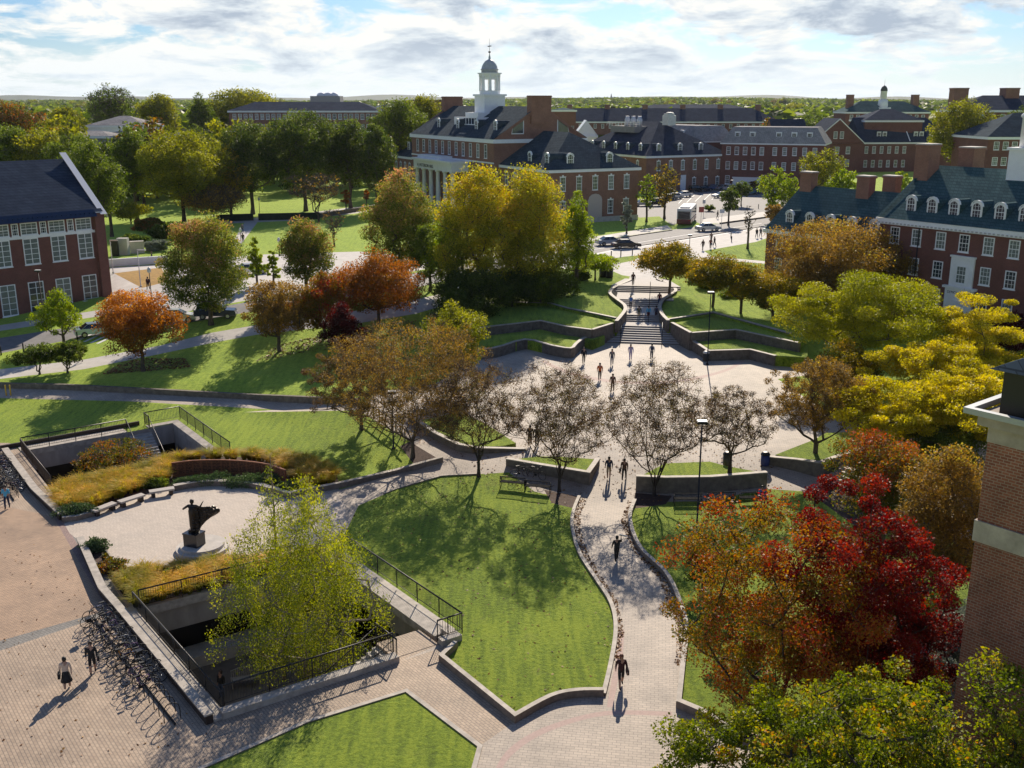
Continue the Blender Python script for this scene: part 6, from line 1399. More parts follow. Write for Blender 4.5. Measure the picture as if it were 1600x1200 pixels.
# --- body
_pose={}
def body_arrays(pose):
    if pose in _pose: return _pose[pose]
    V=[];E=[];Rr=[];seg=[]
    def v(p,r,par,s): V.append(p);Rr.append(r);seg.append(s); 
    def add(p,r,par,s):
        V.append(Vector(p)); Rr.append(r if isinstance(r,tuple) else (r,r)); seg.append(s)
        if par is not None: E.append((par,len(V)-1))
        return len(V)-1
    hz=.93; lean=0
    st={'walk':(.26,-.24,.18,-.2),'walk2':(.14,-.16,.12,-.1),'stand':(.03,-.03,.04,.02),'sit':(0,0,0,0),'carry':(.2,-.2,0,-.15),'statue':(.05,-.08,0,0)}[pose]
    if pose=='sit': hz=.5
    pel=add((0,0,hz),(.17,.135),None,'hip'); w=add((0,0,hz+.17),(.155,.12),pel,'torso'); ch=add((0,.01,hz+.38),(.185,.135),w,'torso'); nk=add((0,0,hz+.53),(.06,.06),ch,'neck'); hd=add((0,.015,hz+.64),(.082,.092),nk,'head'); tp=add((0,.01,hz+.75),(.065,.075),hd,'head')
    add((0,.115,hz+.63),.014,hd,'head')
    for s,ly,ay in ((1,st[0],st[2]),(-1,st[1],st[3])):
        hp=add((s*.09,0,hz-.05),(.10,.10),pel,'thigh')
        if pose=='sit': kn=add((s*.1,.45,.5),.062,hp,'thigh'); an=add((s*.1,.45,.1),.042,kn,'calf'); add((s*.1,.62,.05),.035,an,'foot')
        else:
            bend=.06 if ly<0 else 0.0
            kn=add((s*.1,ly*.5+.03,.49),.075,hp,'thigh'); an=add((s*.1,ly*1.0-.0,.10+bend),(.052,.054),kn,'calf'); add((s*.1,ly+.15,.05+(bend*.3)),(.036,.03),an,'foot')
        sh=add((s*.19,0,hz+.46),.074,ch,'uarm')
        if pose=='statue': 
            el,wr=((.42,.12,hz+.42),(.58,.2,hz+.68)) if s>0 else ((-.44,.1,hz+.30),(-.30,.3,hz+.42))
        elif pose=='carry' and s>0: el,wr=(.30,.10,hz+.33),(.30,.16,hz+.60)
        elif pose=='sit': el,wr=(s*.24,.08,hz+.2),(s*.14,.3,hz+.12)
        else: el,wr=(s*.25,-ay*.35,hz+.2),(s*.25,-ay*.8+.06,hz-.02)
        e=add(el,.056,sh,'uarm'); wv=add(wr,.030,e,'farm'); d=(Vector(wr)-Vector(el)).normalized(); pa=add(tuple(Vector(wr)+d*.06),(.034,.022),wv,'hand')
        side=Vector((0,1,0)) if abs(d.y)<.8 else Vector((0,0,1)); side=(side-d*side.dot(d)).normalized(); cr=d.cross(side)
        for k,(o,L_) in enumerate(((-.033,.062),(-.011,.078),(.011,.072),(.033,.055))):
            f1=add(tuple(V[pa]+d*.05+side*o),.0095,pa,'hand'); add(tuple(V[f1]+d*L_*.7-cr*.018*s),.008,f1,'hand')
        add(tuple(V[pa]+d*.01+side*.062),.0105,pa,'hand')
    me=bpy.data.meshes.new('sk'); me.from_pydata([tuple(x) for x in V],E,[]); ob=bpy.data.objects.new('sk',me); COL.objects.link(ob)
    m=ob.modifiers.new('s','SKIN'); m.use_smooth_shade=True
    for i,sv_ in enumerate(me.skin_vertices[0].data): sv_.radius=Rr[i]; sv_.use_root=(i==0)
    sm=ob.modifiers.new('d','SUBSURF'); sm.levels=1; sm.render_levels=1
    bpy.context.view_layer.update(); ev=ob.evaluated_get(bpy.context.evaluated_depsgraph_get()); m2=bpy.data.meshes.new_from_object(ev)
    co=np.array([tuple(x.co) for x in m2.vertices]); fs=[tuple(p.vertices) for p in m2.polygons]
    bpy.data.objects.remove(ob)
    sA=np.array([tuple(V[a]) for a,b in E]);sB=np.array([tuple(V[b]) for a,b in E]); sg=[seg[b] for a,b in E]
    cen=np.array([co[list(f)].mean(0) for f in fs]); fseg=[]
    for c in cen:
        d=sB-sA; t=np.clip(((c-sA)*d).sum(1)/np.maximum((d*d).sum(1),1e-9),0,1); dd=np.linalg.norm(c-(sA+d*t[:,None]),axis=1); fseg.append(sg[int(dd.argmin())])
    _pose[pose]=(co,fs,fseg,hz); return _pose[pose]
skin_m=mat('skin',(.40,.24,.17),.6); skin_d=mat('skin_dark',(.16,.085,.055),.6)
def cm(name,c): return mat('cloth_'+name,c,.9,var=.12,scale=9)
CL={'black':(.018,.018,.02),'white':(.72,.72,.70),'cream':(.6,.48,.38),'navy':(.02,.03,.07),'blue':(.05,.17,.5),'sky':(.10,.42,.62),'grey':(.13,.13,.14),'jean':(.05,.08,.15),'maroon':(.045,.012,.015),'brown':(.10,.055,.035),'orange':(.55,.14,.03),'lilac':(.42,.38,.55),'olive':(.09,.09,.05),'khaki':(.32,.25,.16),'teal':(.03,.25,.32),'green':(.04,.14,.06),'red':(.16,.02,.02)}
hairm={'black':mat('hair_black',(.012,.01,.009),.6),'brown':mat('hair_brown',(.05,.028,.016),.6),'auburn':mat('hair_auburn',(.16,.05,.025),.6),'blond':mat('hair_blond',(.30,.20,.09),.6)}
def person(label,px,py,face,pose='walk',top='black',bot='jean',hair='brown',bare='none',skin=None,z=None,sc=1.0,longhair=False,skirt=None,pack=None,group=None,bag=None,loc=None):
    """face: heading in degrees, 0 = walking away from the viewer, 180 = towards, 90 = to the left"""
    if loc: x,y,zz=loc
    elif z is None: x,y,zz=G(px,py)
    else: x,y=P(px,py,z); zz=z
    co,fs,sg,hz=body_arrays(pose); skin=skin or skin_m; topm=cm(top,CL[top]); botm=cm(bot,CL[bot]); shoe=cm('black',CL['black'])
    mats_=[skin,topm,botm,shoe]; mp={'hip':2,'torso':1,'neck':0,'head':0,'uarm':1,'farm':0 if bare in('arms','all') else 1,'hand':0,'thigh':2,'calf':0 if bare in('legs','all') else 2,'foot':3}
    if skirt: mp['thigh']=0
    me=bpy.data.meshes.new('person'); me.from_pydata([tuple(c) for c in co],[],fs)
    for m in mats_: me.materials.append(m)
    me.polygons.foreach_set('material_index',[mp[s] for s in sg]); me.polygons.foreach_set('use_smooth',[True]*len(fs)); me.update()
    o=bpy.data.objects.new('person',me); COL.objects.link(o); o.location=(x,y,zz); o.rotation_euler=(0,0,R(face)); o.scale=(sc,sc,sc); tag(o,label,'person',group)
    mb=MB(); prof=[(.02,.135),(.07,.12),(.098,.06),(.102,0),(.085,-.07 if not longhair else -.12),(.06 if longhair else .07,-.09 if not longhair else -.28)]
    mb.lathe(prof[::-1],12,0,(0,-.022,hz+.68)); ho=mb.obj('hair',hairm[hair],o)
    mb=MB()
    for s in(-1,1): mb.box(s*.035-.012,.095,hz+.645,s*.035+.012,.104,hz+.66)
    mb.box(-.022,.093,hz+.575,.022,.1,hz+.583); mb.obj('face_features',hairm['black'],o)
    if skirt: mb=MB(); mb.lathe([(.27,.46),(.22,.65),(.165,.92),(.15,1.0)],14); mb.obj('skirt',cm(skirt,CL[skirt]),o)
    if pack: mb=MB(); mb.box(-.15,-.30,hz+.12,.15,-.12,hz+.50); mb.obj('backpack',cm(pack,CL[pack]),o,bevel=.05)
    if bag: mb=MB(); mb.box(-.36,-.18,hz-.25,-.24,.16,hz+.02); mb.path([(-.3,0,hz),(-.18,0,hz+.46),(0,0,hz+.5)],.015,4); mb.obj('shoulder_bag',cm(bag,CL[bag]),o,bevel=.02)
    return o
person('woman in cream top and black skirt with a dark shoulder bag on the brick quad',106,1077,20,'walk2','cream','black','black','legs',skirt='black',bag='black')
person('woman in black top and shorts with bare legs walking beside the bicycles',146,1052,200,'walk2','black','black','brown','legs',bag='black')
person('woman with auburn hair in dark maroon jacket walking towards the camera on the curving walk',970,1073,185,'walk','maroon','black','auburn','legs',longhair=True,bag='black')
carr=person('man in black coat holding a white sheet beside his head on the curving walk',963,878,10,'carry','black','black','black')
c_=carr.location; mb=MB(); mb.box(-.05,-.02,-.22,.42,.02,.22); o=mb.obj('paper_sheet',mat('paper',(.8,.8,.8),.8)); o.location=(c_.x+.2,c_.y+.12,c_.z+1.72); o.rotation_euler=(R(60),R(12),0); tag(o,'white sheet of board carried by the man in the black coat','paper')
person('person in navy top and shorts, left one of the pair between the planters',951,748,0,'walk2','navy','khaki','black','legs')
person('person in dark brown jacket and trousers, right one of the pair between the planters',975,751,-15,'walk','brown','black','brown',bag='black')
person('person in black with bare calves behind the bare trees, left one of two',828,697,5,'walk2','black','brown','brown','legs')
person('person in black jacket behind the bare trees, right one of two',839,698,0,'walk2','black','navy','black')
person('person in black with black backpack on the plaza below the blue bins',912,568,180,'walk','black','black','black',pack='black')
person('person in grey jacket on the plaza below the middle of the stairs',956,571,175,'walk','grey','jean','brown')
person('person in lilac shirt and trousers on the plaza',985,563,180,'walk2','lilac','lilac','black')
person('person with navy backpack standing just below the stairs',1018,562,0,'walk2','white','navy','black',pack='navy')
person('person in bright orange shirt half hidden behind the bare tree',937,594,180,'walk2','orange','black','black')
person('person in brown clothes on the plaza right of the one in orange',957,612,170,'walk2','brown','brown','brown')
person('person in white shirt with backpack climbing the second flight',985,483,0,'walk2','white','navy','black',z=2.75,pack='blue')
person('person in dark green top on the landing above the lowest flight',998,500,0,'walk2','olive','khaki','brown',z=2.2)
person('person in sky blue top and bare legs on the landing above the lowest flight',1013,500,0,'walk2','sky','red','black','legs',z=2.2)
person('person in dark jacket with navy backpack at the right side of the landing',1025,500,0,'walk2','grey','maroon','black',z=2.2,pack='navy')
person('person in red cap coloured top near the curve of the right stair wall',1030,478,175,'walk2','red','jean','black',z=2.8)
person('person in maroon standing alone at the top of the stairs',989,446,180,'walk2','maroon','black','brown',z=4.0)
person('pedestrian in maroon at the lawn corner beside the street, leftmost of the group',1098,391,20,'walk','maroon','black','brown',z=4)
person('tall pedestrian in dark red in the middle of the street corner group',1110,389,0,'walk2','red','black','brown',z=4)
person('pedestrian in black with swinging arms at the right of the corner group',1116,386,-60,'walk','black','black','black',z=4)
person('shorter pedestrian in brown behind the tall one in dark red',1111,379,0,'walk2','brown','black','brown',z=4)
person('walker in black at the right end of the street pavement, left of two',1182,372,-40,'walk','black','black','brown',z=4)
person('walker in dark grey at the right end of the street pavement, right of two',1188,371,-40,'walk','grey','grey','black',z=4)
person('pedestrian in black crossing the red island beside the silver car',1121,342,60,'walk','black','black','black',z=4)
person('person in dark clothes beside the ochre bed near the globe lamp',232,453,170,'walk2','maroon','black','black')
person('person in black in front of the low white wall by the left building',238,411,110,'walk','black','khaki','brown')
person('person in blue top with yellow and black backpack beside the far bicycles',12,795,190,'walk2','sky','navy','black','arms',pack='olive')
person('person in dark clothes walking past the small shrub trees on the upper walk',127,566,80,'walk','black','brown','black')
person('person in black on the shaded park path, nearer one',380,392-12,0,'walk2','black','black','black')
person('person in grey on the shaded park path, farther one',379,364,0,'walk2','grey','navy','black')
person('person standing in the shade inside the near sunken courtyard',300,1040,150,'stand','black','jean','brown',loc=(*AB(3.0,8.6),-4.6))
# --- statue
bronze=mat('dark_bronze',(0.045,0.035,0.028),.45,metal=.6,var=.3,scale=5)
def statue():
    x,y=P(312,862,0); mb=MB(); 
    t=thing('statue','dark bronze statue of a cloaked standing orator with raised arm on a dark plinth','statue',(x-.05,y+.35,0),0)
    mb=MB(); mb.lathe([(1.62,0),(1.62,.22),(1.35,.221),(1.35,.42),(.001,.421)],48,0,(.15,0,0),False); mb.obj('round_steps',stone,t)
    mb=MB(); mb.box(-.5,-.42,.42,.5,.42,1.19); mb.box(-.53,-.45,1.19,.53,.45,1.28); o=mb.obj('plinth',mat('black_granite',(.03,.028,.028),.25,var=.3,scale=8),t); o.rotation_euler=(0,0,R(-22)); o.location=(-.25,-.25,0)
    co,fs,sg,hz=body_arrays('statue'); me=bpy.data.meshes.new('figure'); me.from_pydata([tuple(c) for c in co],[],fs); me.materials.append(bronze); me.polygons.foreach_set('use_smooth',[True]*len(fs)); me.update()
    f=put(me,'figure',t,(-.22,-.2,1.28),R(178)); f.scale=(1.22,1.22,1.22)
    f.scale=(-1.25,1.25,1.25)
    mb=MB(); mb.lathe([(.02,.17),(.10,.14),(.135,.05),(.125,-.04),(.10,-.10)][::-1],12,0,(-.22,-.2,3.27)); mb.obj('hair',bronze,t)
    # pages and books at the feet
    mb=MB(); mb.box(-.34,-.1,1.28,-.1,.2,1.42); mb.box(.1,-.15,1.28,.32,.1,1.38); mb.obj('books',bronze,t,loc=(-.22,-.2,0))
    # cloak: shell around the body sweeping out to the right
    mb=MB(); n=15; rows=9; grid=[]
    for i in range(rows):
        v_=i/(rows-1); z=2.98-1.60*v_; row=[]
        for k in range(n):
            u=k/(n-1)
            a=math.pi*(.55+.9*u)        # around the back
            r=.24+.10*v_
            xx=-.22+r*math.cos(a+math.pi*.9)*1.15; yy=-.16+r*math.sin(a+math.pi*.9)
            sw=max(0,(u-.45)/.55)**1.2   # swept part
            xx+=sw*(1.5-.95*abs(v_-.30)*1.5-.5*max(0,v_-.55)*2.2); yy+=sw*.25*math.sin(u*7); zz=z+sw*(-.12+.45*v_*0.9)+.035*math.sin(u*22)*v_
            row.append((xx,yy+.04*math.sin(u*26+v_*3),zz))
        grid.append(row)
    for i in range(rows-1):
        for k in range(n-1): mb.quad([grid[i][k],grid[i+1][k],grid[i+1][k+1],grid[i][k+1]],0,True)
    c=mb.obj('cloak',bronze,t); s=c.modifiers.new('s','SOLIDIFY'); s.thickness=.035
    mb=MB(); mb.lathe([(.19,1.30),(.25,1.7),(.25,2.25),(.26,2.7),(.19,2.93)],16,0,(-.22,-.2,0)); mb.obj('robe',bronze,t)
statue()
# --- bicycles
tyre=mat('tyre_rubber',(.015,.015,.015),.7); chrome=mat('bike_chrome',(.5,.5,.52),.3,metal=.8)
_wheel=MB()
for k in range(20):
    a=2*math.pi*k/20;b=2*math.pi*(k+1)/20; _wheel.tube((.335*math.cos(a),0,.335*math.sin(a)),(.335*math.cos(b),0,.335*math.sin(b)),.022,.022,5,0,False)
for k in range(10): a=2*math.pi*k/10; _wheel.tube((0,0,0),(.32*math.cos(a),0,.32*math.sin(a)),.0035,.0035,3,1,False)
_wheel.tube((0,-.04,0),(0,.04,0),.03,.03,6,1)
wheel_me=_wheel.mesh('wheel',[tyre,chrome])
def bike_proto(color,name,basket=False):
    m=mat('bike_'+name,color,.35,metal=.2); f=MB(); rw=(-.5,0,.34); fw=(.52,0,.34); bb=(-.05,0,.3); st=(-.2,0,.78); hd=(.36,0,.80); hl=(.40,0,.64)
    for a,b,r in ((bb,st,.018),(st,hd,.016),(bb,hl,.019),(hd,hl,.02),(rw,bb,.011),(rw,st,.010),(hl,fw,.014),(st,(-.22,0,.9),.013)): f.tube(a,b,r,r,5)
    fm=f.mesh('frame',[m]); hb=MB(); hb.path([(.34,0,.86),(.36,0,.98)],.013,5); hb.path([(.30,-.28,1.0),(.38,-.2,1.0),(.38,.2,1.0),(.30,.28,1.0)],.012,5); hbm=hb.mesh('handlebar',[darkmetal])
    sd=MB(); sd.prism([(-.36,-.07),(-.36,.07),(-.2,.05),(-.06,.02),(-.06,-.02),(-.2,-.05)],.9,.95); sdm=sd.mesh('saddle',[tyre])
    cr=MB(); cr.lathe([(.09,-.01),(.09,.01)],12); 
    c2=MB(); c2.tube((-.05,-.02,.3),(-.05,.05,.3),.085,.085,12); c2.tube((-.05,-.06,.3),(.07,-.08,.22),.01,.01,4); c2.tube((-.05,.06,.3),(-.17,.08,.38),.01,.01,4); crm=c2.mesh('crank',[darkmetal])
    bs=None
    if basket: q=MB(); q.box(.42,-.16,.78,.68,.16,.98); bs=q.mesh('basket',[darkmetal])
    return fm,hbm,sdm,crm,bs
BP=[bike_proto((.02,.02,.022),'black'),bike_proto((.10,.015,.02),'darkred'),bike_proto((.35,.36,.38),'silver'),bike_proto((.03,.05,.16),'blue'),bike_proto((.12,.05,.18),'purple'),bike_proto((.5,.22,.02),'yellow'),bike_proto((.02,.02,.022),'basket',True),bike_proto((.32,.55,.05),'lime')]
def bike(i,x,y,z,rz,lean,label,group):
    t=thing('bicycle',label,'bicycle',(x,y,z),rz,group); t.rotation_euler=(lean,0,rz); p=BP[i]
    put(wheel_me,'wheel',t,(-.5,0,.34)); put(wheel_me,'wheel',t,(.52,0,.34),rnd.uniform(-.3,.3)); put(p[0],'frame',t); put(p[1],'handlebar',t); put(p[2],'saddle',t); put(p[3],'crank',t)
    if p[4]: put(p[4],'basket',t)
    return t
angU=math.atan2(uA.y,uA.x); names=['black','dark red','silver','blue','purple','yellow','black basket','lime green']
n=18
for k in range(n):
    v_=WA-.2-k*(WA-3.6)/n+rnd.uniform(-.08,.08); u_=-1.85+rnd.uniform(-.12,.12)-(.4 if k%2 else 0); p=AB(u_,v_); i=rnd.choice([0,0,1,2,3,6,4]); 
    if k==4: i=4
    if k==11: i=5
    if k==20: i=7
    bike(i,p[0],p[1],0,angU+rnd.uniform(-.22,.22)+(math.pi if k%3==0 else 0),rnd.uniform(-.10,.10),{5:'bicycle with yellow frame in the middle of the near rack',7:'bicycle with lime green frame near the empty end of the near rack'}.get(i,names[i]+' framed bicycle locked in the tangled row beside the near courtyard wall'),'bicycles at the near rack')
for k in range(44):
    v_=WB+.8-(k//2)*(WB+.2)/22+rnd.uniform(-.1,.1); u_=-2.2+rnd.uniform(-.2,.2)-(1.7 if k%2 else 0); p=AB1(u_,v_); i=rnd.choice([0,1,2,2,3,6,4]); bike(i,p[0],p[1],0,angU+rnd.uniform(-.35,.35)+(math.pi if k%3==0 else 0),rnd.uniform(-.16,.16),names[i]+' framed bicycle crowded into the far rack beside the far courtyard wall','bicycles at the far rack')
def rack(label,a,b,fn,nh):
    t=thing('bicycle_rack',label,'bicycle rack'); mb=MB(); p=Vector((*fn(*a),.06)); q=Vector((*fn(*b),.06)); mb.tube(p,q,.05,.05,6); mb.obj('base_rail',darkmetal,t); d=Vector((uA.x,uA.y,0))
    for k in range(nh):
        c=p+(q-p)*(k+.5)/nh; mb=MB(); pts=[c-d*.36+Vector((0,0,0)),c-d*.36+Vector((0,0,.55))]+[c+d*(-.36*math.cos(math.pi*j/6))+Vector((0,0,.55+.36*math.sin(math.pi*j/6))) for j in range(1,6)]+[c+d*.36+Vector((0,0,.55)),c+d*.36]; mb.path(pts,.024,6); mb.obj('hoop',darkmetal,t)
rack('black hoop rack with empty hoops at the near end beside the near courtyard',(-2.1,WA-.3),(-2.1,.3),AB,18)
rack('black hoop rack buried under bicycles beside the far courtyard',(-2.6,WB+.6),(-2.6,-.6),AB1,20)
for i,(px,py,rz) in enumerate([(812,745,.5),(838,748,-.6)]): 
    x,y,z=G(px,py); bike(0,x,y,z,rz,.1,['black bicycle leaning at the left end of the bench planter wall','black bicycle leaning beside the first one at the bench planter'][i],'bicycles at the bench planter')
# --- black benches
def park_bench(label,px,py,rz,L_=1.9,side=1):
    x,y,z=G(px,py); t=thing('park_bench',label,'bench',(x,y,z),R(rz),'black metal benches at the planters')
    mb=MB()
    for k in range(6): mb.box(-L_/2,-.25+k*.085,.42,L_/2,-.19+k*.085,.45)
    mb.obj('seat',benchmetal,t); mb=MB()
    for k in range(22): mb.box(-L_/2+.03+k*(L_-.06)/21-.012,.25,.46,-L_/2+.03+k*(L_-.06)/21+.012,.275,.86)
    mb.box(-L_/2,.24,.86,L_/2,.285,.92); mb.box(-L_/2,.24,.44,L_/2,.285,.49); mb.obj('backrest',benchmetal,t)
    for s in (-1,1):
        mb=MB(); xx=s*(L_/2-.03); mb.path([(xx,-.26,0),(xx,-.26,.64),(xx,.26,.66)],.025,5); mb.path([(xx,.26,0),(xx,.27,.9)],.025,5); mb.obj('leg',benchmetal,t)
    return t
for (px,py,rz,l) in [(1074,788,180,'black bench behind the lamp post, left one of three in a row'),(1126,786,180,'black bench in the middle of the row of three'),(1176,786,182,'black bench with a person in blue, right one of three'),(802,762,168,'black bench at the left end below the bicycles of the left planter'),(840,768,168,'black bench second from left below the left planter'),(480,812,110,'black bench almost hidden behind the birch at the statue court')]: park_bench(l,px,py,rz)
x,y,z=G(1190,786); person('person in blue shirt sitting on the right bench of the row',0,0,180,'sit','blue','navy','black',loc=(x,y+.05,z-.03))
# --- white garden bench in the near court
def garden_bench():
    p=AB(4.6,9.2); t=thing('garden_bench','pale curved backed bench down in the near sunken courtyard','bench',(p[0],p[1],-4.6),R(20)); m=mat('weathered_teak',(.38,.35,.31),.8,var=.2,scale=5)
    mb=MB(); mb.box(-.8,-.25,.4,.8,.25,.46); mb.obj('seat',m,t); mb=MB()
    for k in range(14): mb.box(-.76+k*.113,.22,.46,-.72+k*.113,.26,.86+.14*math.sin(math.pi*k/13))
    for k in range(13): mb.tube((-.78+k*.12,.24,.87+.14*math.sin(math.pi*k/13)),(-.66+k*.12,.24,.87+.14*math.sin(math.pi*(k+1)/13)),.03,.03,5)
    mb.obj('backrest',m,t)
    for sx in(-.75,.75):
        for sy in(-.2,.2): mb=MB(); mb.box(sx-.035,sy-.035,0,sx+.035,sy+.035,.62 if sy<0 else .5); mb.obj('leg',m,t)
garden_bench()
# --- lamps
pale=mat('lamp_pale',(.6,.6,.58),.5)
def lamp(label,px,py,toppy,style='flat',z=None,name='lamp_post'):
    if z is None: x,y,zz=G(px,py)
    else: x,y=P(px,py,z); zz=z
    H=HT(toppy,y)-zz; t=thing(name,label,'lamp',(x,y,zz),0,'lamp posts'); m=pale if style=='tall' else darkmetal
    mb=MB(); r=.06; mb.lathe([(.16,0),(.16,.12),(r,.2),(r*.8,H-.25)],10); mb.obj('post',m,t)
    mb=MB()
    if style=='flat': mb.prism([(-.32,-.22),(.32,-.22),(.32,.22),(-.32,.22)],H-.25,H-.1); mb.obj('lamp_housing',darkmetal,t); mb=MB(); mb.prism([(-.3,-.2),(.3,-.2),(.3,.2),(-.3,.2)],H-.099,H-.04); mb.obj('lamp_cap',pale,t)
    elif style=='globe': mb.lathe([(.1,0),(.24,.15),(.26,.4),(.16,.6),(.05,.72)],10,0,(0,0,H-.5)); mb.obj('globe',pale,t)
    else: mb.box(-.06,-.06,H-.3,1.1,.06,H-.15); mb.obj('arm',m,t)
lamp('tall black lamp post with flat white topped head in front of the bench row',1088,838,656)
lamp('black lamp post with flat head under the yellow honeylocust',1353,715,622)
lamp('black lamp post at the terrace beside the dark bin, under the amber trees',1105,570,455)
lamp('black lamp post with flat head beside the amber tree at the street',1077,393,366)
lamp('black lamp post in front of the left brick building behind the ginkgo',70,512,421)
lamp('black globe lamp by the ochre bed left of the big pink topped tree',237,467,420,'globe')
lamp('tall pale pole at the corner of the left brick building',177,427,373,'tall')
lamp('tall pale pole with side arm standing in the ochre bed',220,448,388,'tall')
lamp('small black lamp on the park lawn left of the olive pear tree',437,400,373,'globe')
lamp('black lamp post in the planter under the largest brown tree',615,702,610)
lamp('black lamp post in the parking lot left of the leaning tree',1142,315,281)
lamp('thin lamp post on the shaded park path',377,385,358,'globe')
lamp('lamp post on the far park lawn left of the dark tree',406,335,310,'globe')
# --- bins, bollards
def bin_(label,px,py,col,H=1.05,r=.33,z=None,lid=None):
    if z is None: x,y,zz=G(px,py)
    else: x,y=P(px,py,z); zz=z
    t=thing('litter_bin',label,'bin',(x,y,zz),0,'litter bins'); mb=MB(); mb.lathe([(r*.85,0),(r,.1),(r,H*.8)],14); mb.obj('body',mat('bin_'+''.join(c for c in label if c.isalpha())[:6]+str(px),col,.5),t); mb=MB(); mb.lathe([(r*1.08,H*.8),(r*1.08,H*.86),(r*.7,H),(r*.4,H*1.02)],14); mb.obj('lid',lid or darkmetal,t)
bin_('dark blue recycling bin at the tip of the sharp planter',1195,727,(.02,.035,.16)); bin_('dark slatted bin behind the small bare tree in the right planter',1136,727,(.05,.045,.04),z=.95)
bin_('black bin with pale rim beside the low right terrace wall',1103,564,(.02,.02,.02),lid=pale); bin_('blue recycling bin at the left wall of the stairs, left one',913,540,(.02,.05,.22)); bin_('blue recycling bin at the left wall of the stairs, right one',919,539,(.02,.05,.22))
bin_('black bin above the top left terrace, left one of the pair',942,433,(.015,.015,.015),1.6,.5); bin_('black bin above the top left terrace, right one of the pair',952,434,(.015,.015,.015),1.5,.5)
ymat=mat('yellow_paint',(.75,.45,.03),.5)
for px,l in ((10,'yellow bollard at the left end of the long walk, outer one'),(17,'yellow bollard at the left end of the long walk, inner one')):
    x,y,z=G(px,618); mb=MB(); mb.lathe([(.06,0),(.06,1.0),(.03,1.05)],10,0,(x,y,z)); tag(mb.obj('bollard',ymat),l,'bollard','yellow bollards')
for i,(px,py) in enumerate([(955,402),(970,400),(988,398),(1007,397),(1143,378),(1142,372),(121,532),(37,550),(304,497),(2,555),(663,442),(1185,326),(1167,328)]):
    x,y,z=G(px,py); mb=MB(); mb.lathe([(.08,0),(.08,.95),(.05,1.0)],8,0,(x,y,z)); tag(mb.obj('bollard',darkmetal),'dark slim bollard standing along the street kerb','bollard','dark street bollards')
# --- street signs
def sign(label,px,py,top,w,hh,col,txt=None):
    x,y=P(px,py,4); H=HT(top,y)-4; t=thing('street_sign',label,'sign',(x,y,4)); mb=MB(); mb.tube((0,0,0),(0,0,H),.04,.04,6); mb.obj('post',pale,t); mb=MB(); mb.box(-w/2,-.08,H-hh,w/2,-.045,H); mb.obj('sign_panel',mat('sign_'+str(px),col,.5),t)
sign('red street sign on a post right behind the bus',1095,348,323,1.0,1.1,(.5,.10,.09)); sign('pale street sign with two posts beside the silver car',1127,355,327,.9,.7,(.6,.6,.65)); sign('pale small sign on the island behind the bus',1099,337,312,.6,.8,(.5,.52,.55))
# --- vehicles
def paint(name,c,metal=.3):
    m=mat('paint_'+name,c,.22,metal=metal,spec=.7); return m
cw=mat('car_glass',(.02,.025,.03),.05,spec=.9); rimm=mat('wheel_rim',(.35,.35,.36),.3,metal=.7)
headl=mat('headlight_glass',(.7,.7,.7),.1,spec=.9); tail=mat('tail_light',(.35,.02,.02),.2)
CT={'sedan':(4.7,1.8,[(-2.35,.35),(-2.35,.82),(-2.2,.95),(-1.4,1.0),(1.15,.95),(2.2,.78),(2.35,.6),(2.35,.3)],[(-1.75,.98),(-1.0,1.42),(.35,1.45),(1.25,.95)]),
    'suv':(4.7,1.9,[(-2.35,.4),(-2.35,1.0),(-2.2,1.1),(1.1,1.08),(2.2,.98),(2.35,.7),(2.35,.35)],[(-2.15,1.08),(-1.95,1.68),(.2,1.74),(1.2,1.06)]),
    'beetle':(4.2,1.75,[(-2.1,.4),(-2.05,.8),(-1.6,1.0),(-1.2,1.05),(1.1,1.02),(1.8,.85),(2.1,.5),(2.1,.35)],[(-1.5,1.02),(-.7,1.45),(.2,1.5),(1.0,1.02)])}
_cars={}
